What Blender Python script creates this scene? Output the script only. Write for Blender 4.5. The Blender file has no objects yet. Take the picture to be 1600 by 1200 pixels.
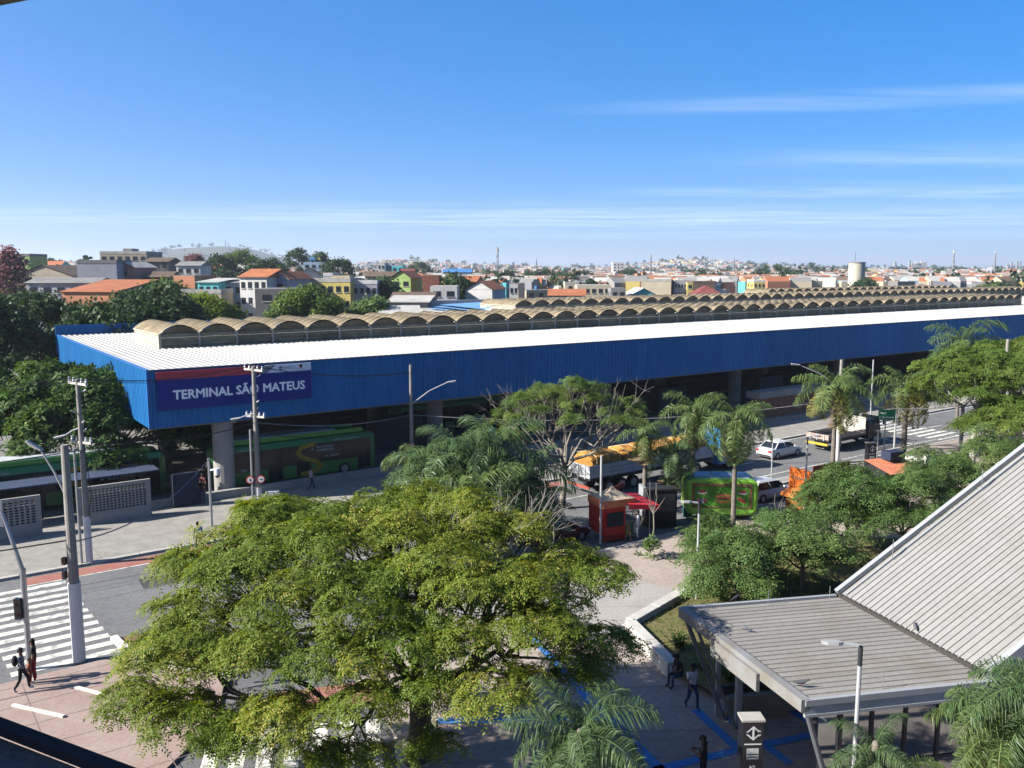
import bpy, bmesh, math, random
import numpy as np
from mathutils import Vector, Matrix
R = math.radians
sc = bpy.context.scene
# ---------------------------------------------------------------- camera
F, CZ = 1350.0, 16.0                     # focal length in photo pixels (1600 wide), eye height in metres
PITCH = math.atan(180.0 / F)
cam = bpy.data.cameras.new('camera'); cam.sensor_width = 36.0; cam.lens = F / 1600 * 36
cam.clip_start = 0.1; cam.clip_end = 40000
camo = bpy.data.objects.new('camera', cam); sc.collection.objects.link(camo)
camo.location = (0, 0, CZ); camo.rotation_euler = (math.pi / 2 - PITCH, 0, 0)
sc.camera = camo
# ---------------------------------------------------------------- sky and sun
SUN_EL, SUN_DIR = R(32.5), Vector((-0.962, -0.272))      # ground direction towards the sun
w = bpy.data.worlds.new('World'); sc.world = w; w.use_nodes = True
nt = w.node_tree; nt.nodes.clear()
def N(t, **k):
    n = nt.nodes.new(t)
    for a, b in k.items(): setattr(n, a, b)
    return n
sky = N('ShaderNodeTexSky'); sky.sky_type = 'NISHITA'; sky.sun_disc = False
sky.sun_elevation = SUN_EL; sky.sun_rotation = math.atan2(SUN_DIR.x, SUN_DIR.y)
sky.altitude = 760; sky.air_density = 0.5; sky.dust_density = 2.5; sky.ozone_density = 5.0
gm = N('ShaderNodeGamma'); gm.inputs[1].default_value = 0.5; nt.links.new(sky.outputs[0], gm.inputs[0])
hsv = N('ShaderNodeHueSaturation'); hsv.inputs['Saturation'].default_value = 1.9; hsv.inputs['Value'].default_value = 2.2; hsv.inputs['Hue'].default_value = 0.507
nt.links.new(gm.outputs[0], hsv.inputs['Color'])
# thin cirrus: noise on a plane far above (direction / z), stretched along the wind
tc = N('ShaderNodeTexCoord'); sep = N('ShaderNodeSeparateXYZ'); nt.links.new(tc.outputs['Generated'], sep.inputs[0])
zz = N('ShaderNodeMath', operation='MAXIMUM'); zz.inputs[1].default_value = 0.012; nt.links.new(sep.outputs['Z'], zz.inputs[0])
dv = []
for ax in ('X', 'Y'):
    d = N('ShaderNodeMath', operation='DIVIDE'); nt.links.new(sep.outputs[ax], d.inputs[0]); nt.links.new(zz.outputs[0], d.inputs[1]); dv.append(d)
cmb = N('ShaderNodeCombineXYZ'); nt.links.new(dv[0].outputs[0], cmb.inputs[0]); nt.links.new(dv[1].outputs[0], cmb.inputs[1])
mp = N('ShaderNodeMapping'); mp.inputs['Rotation'].default_value = (0, 0, R(11)); mp.inputs['Scale'].default_value = (0.36, 1.25, 1); mp.inputs['Location'].default_value = (3.1, 1.75, 0)
nt.links.new(cmb.outputs[0], mp.inputs[0])
n1 = N('ShaderNodeTexNoise'); n1.inputs['Scale'].default_value = 1.0; n1.inputs['Detail'].default_value = 8; n1.inputs['Roughness'].default_value = 0.62; n1.inputs['Distortion'].default_value = 0.6
nt.links.new(mp.outputs[0], n1.inputs['Vector'])
rp = N('ShaderNodeMapRange'); rp.inputs['From Min'].default_value = 0.34; rp.inputs['From Max'].default_value = 0.74
nt.links.new(n1.outputs[0], rp.inputs[0])
acc = None                                                # where the wisps hang: centre, turn, size on the cloud plane, thickness
for cx, cy, rot, sx_, sy_, am in ((2.2, 5.32, -11, 2.0, .42, .38), (4.0, 8.0, -8, 2.5, 1.3, .32), (3.7, 11.6, -6, 2.8, 1.6, .45), (6.3, 11.7, -3, 2.6, 1.4, .42), (3, 18, 0, 20, 5.4, .6), (-9, 17.5, 0, 3, 1.0, .3), (-9.5, 9.6, 0, .35, .25, .4), (9, 26, 0, 26, 6, .35), (-3, 14.2, 0, 1.6, .5, .2)):
    m_ = N('ShaderNodeMapping', vector_type='TEXTURE'); m_.inputs['Location'].default_value = (cx, cy, 0); m_.inputs['Rotation'].default_value = (0, 0, R(rot)); m_.inputs['Scale'].default_value = (sx_, sy_, 1); nt.links.new(cmb.outputs[0], m_.inputs[0])
    ln = N('ShaderNodeVectorMath', operation='LENGTH'); nt.links.new(m_.outputs[0], ln.inputs[0])
    mr_ = N('ShaderNodeMapRange', interpolation_type='SMOOTHSTEP'); mr_.inputs['From Min'].default_value = 1.15; mr_.inputs['From Max'].default_value = 0.1; mr_.inputs['To Max'].default_value = am; nt.links.new(ln.outputs['Value'], mr_.inputs[0])
    if acc is None: acc = mr_.outputs[0]
    else:
        ad = N('ShaderNodeMath', operation='MAXIMUM'); nt.links.new(acc, ad.inputs[0]); nt.links.new(mr_.outputs[0], ad.inputs[1]); acc = ad.outputs[0]
cm = N('ShaderNodeMath', operation='MULTIPLY'); nt.links.new(rp.outputs[0], cm.inputs[0]); nt.links.new(acc, cm.inputs[1])
mix = N('ShaderNodeMixRGB'); mix.inputs[2].default_value = (5.0, 5.6, 6.4, 1)
nt.links.new(cm.outputs[0], mix.inputs[0]); nt.links.new(hsv.outputs[0], mix.inputs[1])
bg = N('ShaderNodeBackground'); bg.inputs['Strength'].default_value = 0.066
out = N('ShaderNodeOutputWorld'); nt.links.new(mix.outputs[0], bg.inputs[0]); nt.links.new(bg.outputs[0], out.inputs[0])
sl = bpy.data.lights.new('sun', 'SUN'); sl.energy = 4.8; sl.angle = R(0.53); sl.color = (1.0, 0.955, 0.88)
so = bpy.data.objects.new('sun', sl); sc.collection.objects.link(so)
so.rotation_euler = Vector((-SUN_DIR.x * math.cos(SUN_EL), -SUN_DIR.y * math.cos(SUN_EL), -math.sin(SUN_EL))).to_track_quat('-Z', 'Y').to_euler()
sc.view_settings.view_transform = 'Standard'; sc.view_settings.look = 'None'; sc.view_settings.gamma = 1; sc.view_settings.exposure = 1.74
sc.view_settings.use_curve_mapping = False
sc.render.engine = 'CYCLES'
sc.cycles.use_denoising = True; sc.cycles.max_bounces = 6; sc.cycles.diffuse_bounces = 3; sc.cycles.glossy_bounces = 3
sc.cycles.transparent_max_bounces = 8; sc.cycles.transmission_bounces = 4; sc.cycles.volume_bounces = 0
sc.cycles.sample_clamp_indirect = 6
sc.cycles.caustics_reflective = sc.cycles.caustics_refractive = False

# ---------------------------------------------------------------- helpers
C = sc.collection
CP, SP = math.cos(PITCH), math.sin(PITCH)
def W(px, py, z=0.0):
    """ground point (or point at height z) that the photo shows at px, py"""
    yc = (py - 600) / F; d = (CZ - z) / (SP + yc * CP)
    return Vector(((px - 800) / F * d, d * (CP - yc * SP), z))
def WD(px, py, d):
    """point at axial depth d behind a photo pixel"""
    yc = (py - 600) / F
    return Vector(((px - 800) / F * d, d * (CP - yc * SP), CZ - d * (SP + yc * CP)))
ANG = R(54.5)
U = Vector((math.sin(ANG), math.cos(ANG), 0)); V = Vector((-math.cos(ANG), math.sin(ANG), 0))
TO = Vector((-24.0, 56.6, 0)); UROT = math.atan2(U.y, U.x)       # terminal corner, its long axis U, depth axis V
def S(s, t, z=0.0): return TO + U * s + V * t + Vector((0, 0, z))

def tag(o, label=None, cat=None, group=None, kind=None):
    if label: o['label'] = label
    if cat: o['category'] = cat
    if group: o['group'] = group
    if kind: o['kind'] = kind
    return o
def E(name, label, cat, loc=(0, 0, 0), rz=0, group=None):
    o = bpy.data.objects.new(name, None); C.objects.link(o); o.empty_display_size = .1
    o.location = loc; o.rotation_euler = (0, 0, rz)
    return tag(o, label, cat, group)
def E0(name, parent, loc=(0, 0, 0), rz=0):
    o = bpy.data.objects.new(name, None); C.objects.link(o); o.parent = parent; o.location = loc; o.rotation_euler = (0, 0, rz); return o
def obj(name, me, parent=None, loc=None, rz=None):
    o = bpy.data.objects.new(name, me); C.objects.link(o)
    if parent: o.parent = parent
    if loc is not None: o.location = loc
    if rz is not None: o.rotation_euler = (0, 0, rz)
    return o
def copy_tree(o, parent=None):
    c = o.copy(); C.objects.link(c)
    if parent: c.parent = parent
    for ch in o.children: copy_tree(ch, c)
    return c
class G:
    """collects faces for ONE mesh"""
    def __init__(s): s.v = []; s.f = []; s.m = []
    def add(s, vs, fs, m=0):
        b = len(s.v); s.v += [tuple(x) for x in vs]; s.f += [tuple(b + i for i in f) for f in fs]; s.m += [m] * len(fs)
        return s
    def quad(s, a, b, c, d, m=0): return s.add([a, b, c, d], [(0, 1, 2, 3)], m)
    def poly(s, pts, m=0): return s.add(pts, [tuple(range(len(pts)))], m)
    def bx(s, x0, x1, y0, y1, z0, z1, m=0):
        return s.add([(x0, y0, z0), (x1, y0, z0), (x1, y1, z0), (x0, y1, z0), (x0, y0, z1), (x1, y0, z1), (x1, y1, z1), (x0, y1, z1)],
                     [(3, 2, 1, 0), (4, 5, 6, 7), (0, 1, 5, 4), (1, 2, 6, 5), (2, 3, 7, 6), (3, 0, 4, 7)], m)
    def box(s, c, sz, rz=0, m=0, rx=0, ry=0):
        M = Matrix.Translation(c) @ Matrix.Rotation(rz, 4, 'Z') @ Matrix.Rotation(ry, 4, 'Y') @ Matrix.Rotation(rx, 4, 'X')
        x, y, z = sz[0] / 2, sz[1] / 2, sz[2] / 2
        vs = [M @ Vector(p) for p in ((-x, -y, -z), (x, -y, -z), (x, y, -z), (-x, y, -z), (-x, -y, z), (x, -y, z), (x, y, z), (-x, y, z))]
        return s.add(vs, [(3, 2, 1, 0), (4, 5, 6, 7), (0, 1, 5, 4), (1, 2, 6, 5), (2, 3, 7, 6), (3, 0, 4, 7)], m)
    def beam(s, a, b, wd, h, m=0):
        a, b = Vector(a), Vector(b); d = (b - a); L = d.length
        q = d.to_track_quat('X', 'Z').to_matrix().to_4x4(); M = Matrix.Translation((a + b) / 2) @ q
        x, y, z = L / 2, wd / 2, h / 2
        vs = [M @ Vector(p) for p in ((-x, -y, -z), (x, -y, -z), (x, y, -z), (-x, y, -z), (-x, -y, z), (x, -y, z), (x, y, z), (-x, y, z))]
        return s.add(vs, [(3, 2, 1, 0), (4, 5, 6, 7), (0, 1, 5, 4), (1, 2, 6, 5), (2, 3, 7, 6), (3, 0, 4, 7)], m)
    def tube(s, pts, rad, n=8, m=0, cap=True):
        pts = [Vector(p) for p in pts]; k = len(pts)
        if not hasattr(rad, '__len__'): rad = [rad] * k
        b = len(s.v); up = None
        for i, p in enumerate(pts):
            t = (pts[min(i + 1, k - 1)] - pts[max(i - 1, 0)])
            t = t.normalized() if t.length > 1e-9 else Vector((0, 0, 1))
            if up is None:
                up = Vector((0, 1, 0)) if abs(t.z) > .9 else Vector((0, 0, 1))
            a = up.cross(t)
            if a.length < 1e-6: a = Vector((1, 0, 0)).cross(t)
            a.normalize(); c = t.cross(a); up = c
            for j in range(n):
                th = 2 * math.pi * j / n
                s.v.append(tuple(p + (a * math.cos(th) + c * math.sin(th)) * rad[i]))
        for i in range(k - 1):
            for j in range(n):
                j2 = (j + 1) % n
                s.f.append((b + i * n + j, b + i * n + j2, b + (i + 1) * n + j2, b + (i + 1) * n + j)); s.m.append(m)
        if cap:
            s.f.append(tuple(b + j for j in reversed(range(n)))); s.f.append(tuple(b + (k - 1) * n + j for j in range(n))); s.m += [m, m]
        return s
    def cyl(s, c, r, z0, z1, n=16, m=0, r1=None):
        return s.tube([(c[0], c[1], z0), (c[0], c[1], z1)], [r, r if r1 is None else r1], n, m)
    def disc(s, c, nrm, r, th, n=20, m=0):
        c = Vector(c); nrm = Vector(nrm).normalized()
        return s.tube([c - nrm * th / 2, c + nrm * th / 2], [r, r], n, m)
    def ell(s, c, r, nu=12, nv=8, m=0, rz=0):
        c = Vector(c); b = len(s.v); M = Matrix.Rotation(rz, 3, 'Z')
        for i in range(1, nv):
            ph = math.pi * i / nv
            for j in range(nu):
                th = 2 * math.pi * j / nu
                s.v.append(tuple(c + M @ Vector((r[0] * math.sin(ph) * math.cos(th), r[1] * math.sin(ph) * math.sin(th), r[2] * math.cos(ph)))))
        top = len(s.v); s.v.append(tuple(c + Vector((0, 0, r[2])))); s.v.append(tuple(c - Vector((0, 0, r[2]))))
        for i in range(nv - 2):
            for j in range(nu):
                j2 = (j + 1) % nu
                s.f.append((b + i * nu + j, b + (i + 1) * nu + j, b + (i + 1) * nu + j2, b + i * nu + j2)); s.m.append(m)
        for j in range(nu):
            j2 = (j + 1) % nu
            s.f.append((top, b + j, b + j2)); s.f.append((top + 1, b + (nv - 2) * nu + j2, b + (nv - 2) * nu + j)); s.m += [m, m]
        return s
    def slab(s, pts, z0, z1, m=0, ms=None):
        k = len(pts); ms = m if ms is None else ms
        a = sum(pts[i][0] * pts[(i + 1) % k][1] - pts[(i + 1) % k][0] * pts[i][1] for i in range(k))
        if a < 0: pts = list(reversed(pts))
        lo = [(p[0], p[1], z0) for p in pts]; hi = [(p[0], p[1], z1) for p in pts]
        s.add(hi, [tuple(range(k))], m)
        s.add(lo + hi, [(i, (i + 1) % k, k + (i + 1) % k, k + i) for i in range(k)], ms)
        s.add(lo, [tuple(reversed(range(k)))], ms); return s
    def loft(s, rings, m=0, cap=True, closed=True):
        n = len(rings[0]); b = len(s.v)
        for r in rings: s.v += [tuple(p) for p in r]
        for i in range(len(rings) - 1):
            for j in range(n if closed else n - 1):
                j2 = (j + 1) % n
                s.f.append((b + i * n + j, b + i * n + j2, b + (i + 1) * n + j2, b + (i + 1) * n + j)); s.m.append(m)
        if cap:
            s.f.append(tuple(b + j for j in reversed(range(n)))); e = b + (len(rings) - 1) * n
            s.f.append(tuple(e + j for j in range(n))); s.m += [m, m]
        return s
    def mesh(s, name, mats, smooth=False):
        me = bpy.data.meshes.new(name); me.from_pydata(s.v, [], s.f)
        for x in (mats if isinstance(mats, (list, tuple)) else [mats]): me.materials.append(x)
        if any(s.m): me.polygons.foreach_set('material_index', s.m)
        if smooth: me.polygons.foreach_set('use_smooth', [True] * len(s.f))
        me.update(); return me
    def build(s, name, mats, parent=None, loc=None, rz=None, smooth=False):
        return obj(name, s.mesh(name, mats, smooth), parent, loc, rz)
def bevel(o, wdt=.03, seg=2):
    b = o.modifiers.new('bevel', 'BEVEL'); b.width = wdt; b.segments = seg; b.limit_method = 'ANGLE'; b.angle_limit = R(35); return o
def text_mesh(name, txt, size, m, parent=None, loc=(0, 0, 0), rot=(0, 0, 0), bold=0.0, ext=0.004, align='LEFT', sx=1.0, fat=0.0):
    cu = bpy.data.curves.new(name, 'FONT'); cu.body = txt; cu.size = size; cu.extrude = ext; cu.offset = 0; cu.align_x = align; cu.resolution_u = 2
    t = bpy.data.objects.new('t', cu); me = bpy.data.meshes.new_from_object(t); bpy.data.objects.remove(t); bpy.data.curves.remove(cu)
    fat = fat or bold * .9
    if fat:                                               # a bolder cut: the outline repeated a hair apart
        bm = bmesh.new(); bm.from_mesh(me); base_g = bm.verts[:] + bm.edges[:] + bm.faces[:]
        for i, (ax, ay) in enumerate(((1, 0), (-1, 0), (0, 1), (0, -1))):
            r_ = bmesh.ops.duplicate(bm, geom=base_g); bmesh.ops.translate(bm, verts=[q for q in r_['geom'] if isinstance(q, bmesh.types.BMVert)], vec=(ax * fat * size, ay * fat * size, .0006 * (i + 1)))
        bm.to_mesh(me); bm.free()
    me.name = name; me.materials.clear(); me.materials.append(m)
    o = obj(name, me, parent, loc); o.rotation_euler = rot; o.scale = (sx, 1, 1); return o

# ---------------------------------------------------------------- materials
MATS = {}
ALB = 0.6                                               # surfaces are this much darker than first picked; the exposure makes up for it
def mat(name, col, rough=.75, var=.14, scale=1.5, metal=0.0, bump=0.0, bscale=None, spec=.2, col2=None, lo=.35, hi=.7, fine=0.0, stretch=None, orand=0.0):
    """procedural: base colour broken up by two noises, optional second colour patches and relief"""
    if name in MATS: return MATS[name]
    col = tuple(c * ALB for c in col[:3]); col2 = tuple(c * ALB for c in col2[:3]) if col2 else None
    m = bpy.data.materials.new(name); m.use_nodes = True; t = m.node_tree; b = t.nodes['Principled BSDF']
    b.inputs['Roughness'].default_value = rough; b.inputs['Metallic'].default_value = metal
    b.inputs['Specular IOR Level'].default_value = spec
    geo = t.nodes.new('ShaderNodeNewGeometry'); src = geo.outputs['Position']
    if stretch:
        mpn = t.nodes.new('ShaderNodeMapping'); mpn.inputs['Scale'].default_value = stretch; t.links.new(src, mpn.inputs[0]); src = mpn.outputs[0]
    n = t.nodes.new('ShaderNodeTexNoise'); n.inputs['Scale'].default_value = scale; n.inputs['Detail'].default_value = 6; n.inputs['Roughness'].default_value = .62
    t.links.new(src, n.inputs['Vector'])
    mr = t.nodes.new('ShaderNodeMapRange'); mr.inputs['From Min'].default_value = lo; mr.inputs['From Max'].default_value = hi; t.links.new(n.outputs[0], mr.inputs[0])
    mx = t.nodes.new('ShaderNodeMixRGB'); t.links.new(mr.outputs[0], mx.inputs[0])
    c2 = col2 if col2 else tuple(min(1, c * (1 + var)) for c in col[:3]); c1 = col if col2 else tuple(c * (1 - var) for c in col[:3])
    mx.inputs[1].default_value = (*c1[:3], 1); mx.inputs[2].default_value = (*c2[:3], 1)
    outc = mx.outputs[0]
    if fine:
        n3 = t.nodes.new('ShaderNodeTexNoise'); n3.inputs['Scale'].default_value = scale * 14; n3.inputs['Detail'].default_value = 3; t.links.new(src, n3.inputs['Vector'])
        m3 = t.nodes.new('ShaderNodeMapRange'); m3.inputs['From Min'].default_value = .3; m3.inputs['From Max'].default_value = .7
        m3.inputs['To Min'].default_value = 1 - fine; m3.inputs['To Max'].default_value = 1 + fine; t.links.new(n3.outputs[0], m3.inputs[0])
        mm = t.nodes.new('ShaderNodeVectorMath'); mm.operation = 'SCALE'; t.links.new(outc, mm.inputs[0]); t.links.new(m3.outputs[0], mm.inputs['Scale']); outc = mm.outputs[0]
    if orand:
        oi = t.nodes.new('ShaderNodeObjectInfo'); m4 = t.nodes.new('ShaderNodeMapRange'); m4.inputs['To Min'].default_value = 1 - orand; m4.inputs['To Max'].default_value = 1 + orand; t.links.new(oi.outputs['Random'], m4.inputs[0])
        m5 = t.nodes.new('ShaderNodeVectorMath'); m5.operation = 'SCALE'; t.links.new(outc, m5.inputs[0]); t.links.new(m4.outputs[0], m5.inputs['Scale']); outc = m5.outputs[0]
    t.links.new(outc, b.inputs['Base Color'])
    if bump:
        n2 = t.nodes.new('ShaderNodeTexNoise'); n2.inputs['Scale'].default_value = bscale or scale * 8; n2.inputs['Detail'].default_value = 5; t.links.new(src, n2.inputs['Vector'])
        bp = t.nodes.new('ShaderNodeBump'); bp.inputs['Strength'].default_value = bump; bp.inputs['Distance'].default_value = .05
        t.links.new(n2.outputs[0], bp.inputs['Height']); t.links.new(bp.outputs[0], b.inputs['Normal'])
    MATS[name] = m; return m
def glassmat(name, tint=(.75, .85, .88), alpha=.35, rough=.04):
    """thin glazing: partly clear, partly mirror"""
    m = bpy.data.materials.new(name); m.use_nodes = True; t = m.node_tree; t.nodes.clear()
    o = t.nodes.new('ShaderNodeOutputMaterial'); tr = t.nodes.new('ShaderNodeBsdfTransparent'); tr.inputs[0].default_value = (*tint, 1)
    g = t.nodes.new('ShaderNodeBsdfGlossy'); g.inputs['Roughness'].default_value = rough; g.inputs[0].default_value = (.9, .95, 1, 1)
    fr = t.nodes.new('ShaderNodeFresnel'); fr.inputs[0].default_value = 1.5
    ad = t.nodes.new('ShaderNodeMath'); ad.operation = 'ADD'; ad.inputs[1].default_value = alpha * .4; t.links.new(fr.outputs[0], ad.inputs[0])
    mx = t.nodes.new('ShaderNodeMixShader'); t.links.new(ad.outputs[0], mx.inputs[0]); t.links.new(tr.outputs[0], mx.inputs[1]); t.links.new(g.outputs[0], mx.inputs[2]); t.links.new(mx.outputs[0], o.inputs[0])
    return m
def leafmat(name, c1, c2, c3=None, trl=.32, rough=.55, spec=.3):
    """foliage: colour from a per-leaf 'tint' attribute, reflected and let through"""
    m = bpy.data.materials.new(name); m.use_nodes = True; t = m.node_tree; b = t.nodes['Principled BSDF']; o = t.nodes['Material Output']
    AL = ALB * 1.18; c1, c2 = tuple(c * AL for c in c1), tuple(c * AL for c in c2); c3 = tuple(c * AL for c in c3) if c3 else None
    at = t.nodes.new('ShaderNodeAttribute'); at.attribute_name = 'tint'
    rp = t.nodes.new('ShaderNodeValToRGB'); e = rp.color_ramp.elements; e[0].color = (*c1, 1); e[1].color = (*c2, 1)
    if c3: x = e.new(.9); x.color = (*c2, 1); e[-1].color = (*c3, 1)
    t.links.new(at.outputs['Fac'], rp.inputs[0]); t.links.new(rp.outputs[0], b.inputs['Base Color'])
    b.inputs['Roughness'].default_value = rough; b.inputs['Specular IOR Level'].default_value = spec * .5
    tl = t.nodes.new('ShaderNodeBsdfTranslucent'); hs = t.nodes.new('ShaderNodeHueSaturation'); hs.inputs['Saturation'].default_value = 1.15; hs.inputs['Value'].default_value = 1.5; hs.inputs['Hue'].default_value = .485
    t.links.new(rp.outputs[0], hs.inputs['Color']); t.links.new(hs.outputs[0], tl.inputs[0])
    mx = t.nodes.new('ShaderNodeMixShader'); mx.inputs[0].default_value = trl; t.links.new(b.outputs[0], mx.inputs[1]); t.links.new(tl.outputs[0], mx.inputs[2]); t.links.new(mx.outputs[0], o.inputs[0])
    return m
def attrmat(name, rough=.85, attr='col'):
    m = bpy.data.materials.new(name); m.use_nodes = True; t = m.node_tree; b = t.nodes['Principled BSDF']; b.inputs['Roughness'].default_value = rough; b.inputs['Specular IOR Level'].default_value = .2
    at = t.nodes.new('ShaderNodeAttribute'); at.attribute_name = attr; t.links.new(at.outputs['Color'], b.inputs['Base Color']); return m
asphalt = mat('asphalt', (.15, .15, .153), .92, .16, .35, fine=.16, bump=.25, bscale=30, col2=(.20, .20, .20), lo=.3, hi=.75)
asphalt_old = mat('asphalt_old', (.15, .15, .152), .93, .16, .5, fine=.16, bump=.25, bscale=30)
plaza_m = mat('plaza_concrete', (.34, .28, .24), .9, .1, .3, fine=.12, bump=.2, bscale=14, col2=(.44, .37, .315), lo=.3, hi=.7)
plaza_grey = mat('plaza_grey', (.33, .31, .29), .9, .1, .5, fine=.12, col2=(.40, .375, .34))
pink_m = mat('pink_pavement', (.33, .235, .20), .9, .1, .6, fine=.12, col2=(.39, .305, .265), bump=.15)
mosaic_m = mat('stone_mosaic', (.26, .245, .215), .9, .1, 1.2, fine=.28, bump=.35, bscale=9, col2=(.37, .35, .31))
red_m = mat('red_paint', (.34, .125, .095), .85, .1, 1.0, fine=.15, col2=(.36, .18, .14))
white_p = mat('road_white', (.72, .70, .62), .8, .1, 2.6, fine=.3, col2=(.30, .295, .28), lo=.48, hi=.64)
blue_p = mat('blue_floor_paint', (.05, .22, .60), .75, .1, 1.0, fine=.15, col2=(.10, .28, .60), lo=.45, hi=.8)
kerb_m = mat('kerb_concrete', (.46, .44, .40), .9, .12, 1.4, fine=.12)
kerb_w = mat('kerb_whitewash', (.72, .69, .62), .85, .1, 1.5, fine=.1, col2=(.55, .5, .43), lo=.5, hi=.8)
soil_m = mat('soil', (.20, .115, .07), .95, .2, 2, fine=.3, bump=.6, bscale=10)
grass_dry = mat('dry_grass', (.19, .16, .065), .95, .2, 1.2, fine=.35, bump=.5, bscale=20, col2=(.11, .13, .04))
conc = mat('concrete', (.36, .345, .32), .9, .12, .8, fine=.08, bump=.15, bscale=8)
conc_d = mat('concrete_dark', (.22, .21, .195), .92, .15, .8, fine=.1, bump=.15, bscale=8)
conc_l = mat('concrete_light', (.52, .50, .46), .88, .1, 1.0, fine=.08)
pole_m = mat('pole_concrete', (.30, .285, .26), .9, .15, 2, fine=.1)
whitewash = mat('whitewash', (.78, .77, .76), .85, .08, 2, fine=.06, col2=(.62, .6, .57), lo=.5, hi=.85)
blue_dk = mat('fascia_blue', (.010, .145, .40), .55, .1, .55, spec=.15, orand=.09, stretch=(1, 1, .10), col2=(.020, .185, .46), fine=.15)
roof_w = mat('roof_white', (.44, .43, .405), .6, .05, .5, spec=.4, fine=.04, col2=(.34, .32, .285), lo=.5, hi=.8, stretch=(.35, .35, 1))
steel = mat('galvanised', (.50, .52, .54), .42, .12, 3, metal=.75, fine=.05)
steel_p = mat('grey_paint', (.42, .43, .44), .55, .08, 3)
dark_m = mat('dark_metal', (.035, .036, .04), .5, .1, 3)
black_m = mat('black_paint', (.012, .013, .018), .35, .1, 3, spec=.5)
white_m = mat('white_paint', (.78, .78, .77), .45, .05, 2, spec=.5)
wire_m = mat('wire', (.03, .03, .03), .6, .1, 2)
wire_l = mat('wire_light', (.25, .25, .25), .5, .1, 2)
rubber = mat('rubber', (.02, .02, .02), .85, .1, 5)
glass_dk = mat('tinted_glass', (.015, .02, .025), .08, .1, 2, spec=.6)
# ================================================================ the setting
def hill(x, y, cx, cy, a, wx, wy): return a * math.exp(-((x - cx) / wx) ** 2 - ((y - cy) / wy) ** 2)
def sm(a, b, x):
    x = min(1, max(0, (x - a) / (b - a))); return x * x * (3 - 2 * x)
def terrain(x, y):
    if y < 95: return -.2
    z = -.2 + 5.2 * sm(150, 330, y) + 2.2 * sm(330, 1500, y) + 1.0 * sm(1500, 3500, y)
    z += 6.0 * sm(-20, -110, x + .12 * y) * sm(125, 240, y) * (1 - sm(500, 1100, y))
    if y > 300: z += (math.sin(x * .0046 + 1.0) * math.cos(y * .0031) * 1.5 + math.sin(x * .0111 + y * .007) * .8) * sm(300, 900, y)
    if y > 1200:
        z += hill(x, y, -1090, 3400, 92, 225, 420) + hill(x, y, -1340, 3400, 48, 150, 420) + hill(x, y, -1900, 3300, 30, 300, 400)
        z += hill(x, y, 560, 2750, 30, 210, 500) + hill(x, y, -330, 2500, 25, 190, 400) + hill(x, y, 1050, 3000, 9, 420, 400)
        z += hill(x, y, -60, 2900, 16, 260, 400) + hill(x, y, 2100, 4200, 6, 900, 600) + hill(x, y, -2500, 5500, 40, 900, 600) + hill(x, y, 300, 5200, 14, 900, 500)
    return z
xs = np.concatenate([np.linspace(-9000, -1400, 22), np.linspace(-1300, 1500, 57), np.linspace(1700, 9000, 22)])
ys = np.concatenate([np.linspace(-300, 95, 5), np.linspace(110, 500, 27), np.linspace(530, 1500, 28), np.linspace(1560, 4400, 46), np.linspace(4600, 12000, 16)])
g = G(); nx, ny = len(xs), len(ys)
vs = [(x, y, terrain(x, y)) for y in ys for x in xs]
g.add(vs, [(j * nx + i, j * nx + i + 1, (j + 1) * nx + i + 1, (j + 1) * nx + i) for j in range(ny - 1) for i in range(nx - 1)])
terr_m = mat('city_ground', (.09, .085, .055), .95, .2, .02, fine=.3, col2=(.04, .058, .022), lo=.4, hi=.65)
tag(g.build('ground', terr_m, smooth=True), kind='structure')

def P2(*a): return [(p.x, p.y) for p in a]
# avenue
g = G(); g.slab(P2(S(-80, -8.8), S(-80, -24.6), S(230, -24.6), S(230, -8.8)), -.19, -.12)
av = tag(g.build('avenue', asphalt), kind='structure')
# side street between the corner and the plaza
g = G(); g.slab(P2(W(150, 1330), W(345, 1095), S(-1, -24.5), S(12, -24.5), W(610, 1080), W(660, 1330)), -.186, -.116)
tag(g.build('side_street', asphalt_old), kind='structure')
# far pavement (stone mosaic) in front of the terminal, with its kerb
g = G(); g.slab(P2(S(-60, -.2), S(-60, -9.35), S(230, -8.5), S(230, -.2)), -.19, 0)
tag(g.build('pavement', mosaic_m), kind='structure')
def kerb(name, pts, wd=.3, h=.13, z0=-.19, m=None, parent=None):
    g = G()
    for a, b in zip(pts[:-1], pts[1:]):
        d = (b - a).normalized(); g.beam(Vector((a.x, a.y, (z0 + h) / 2)) - d * .0, Vector((b.x, b.y, (z0 + h) / 2)) + d * .0, wd, h - z0)
    o = g.build(name, m or kerb_m, parent); return tag(o, kind='structure') if not parent else o
for k in range(-20, 60):                                  # kerb stones one by one
    a, b = k * 3.0, k * 3.0 + 2.94
    ta, tb = -9.42 + (a + 60) * .0029, -9.42 + (b + 60) * .0029
    if -62 < a < 150:
        g = G(); p, q = S(a, ta, -.06), S(b, tb, -.06); g.beam(p, q, .32, .17 + .004 * (k % 3)); g.build('kerb_stone', kerb_m, av)
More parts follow.
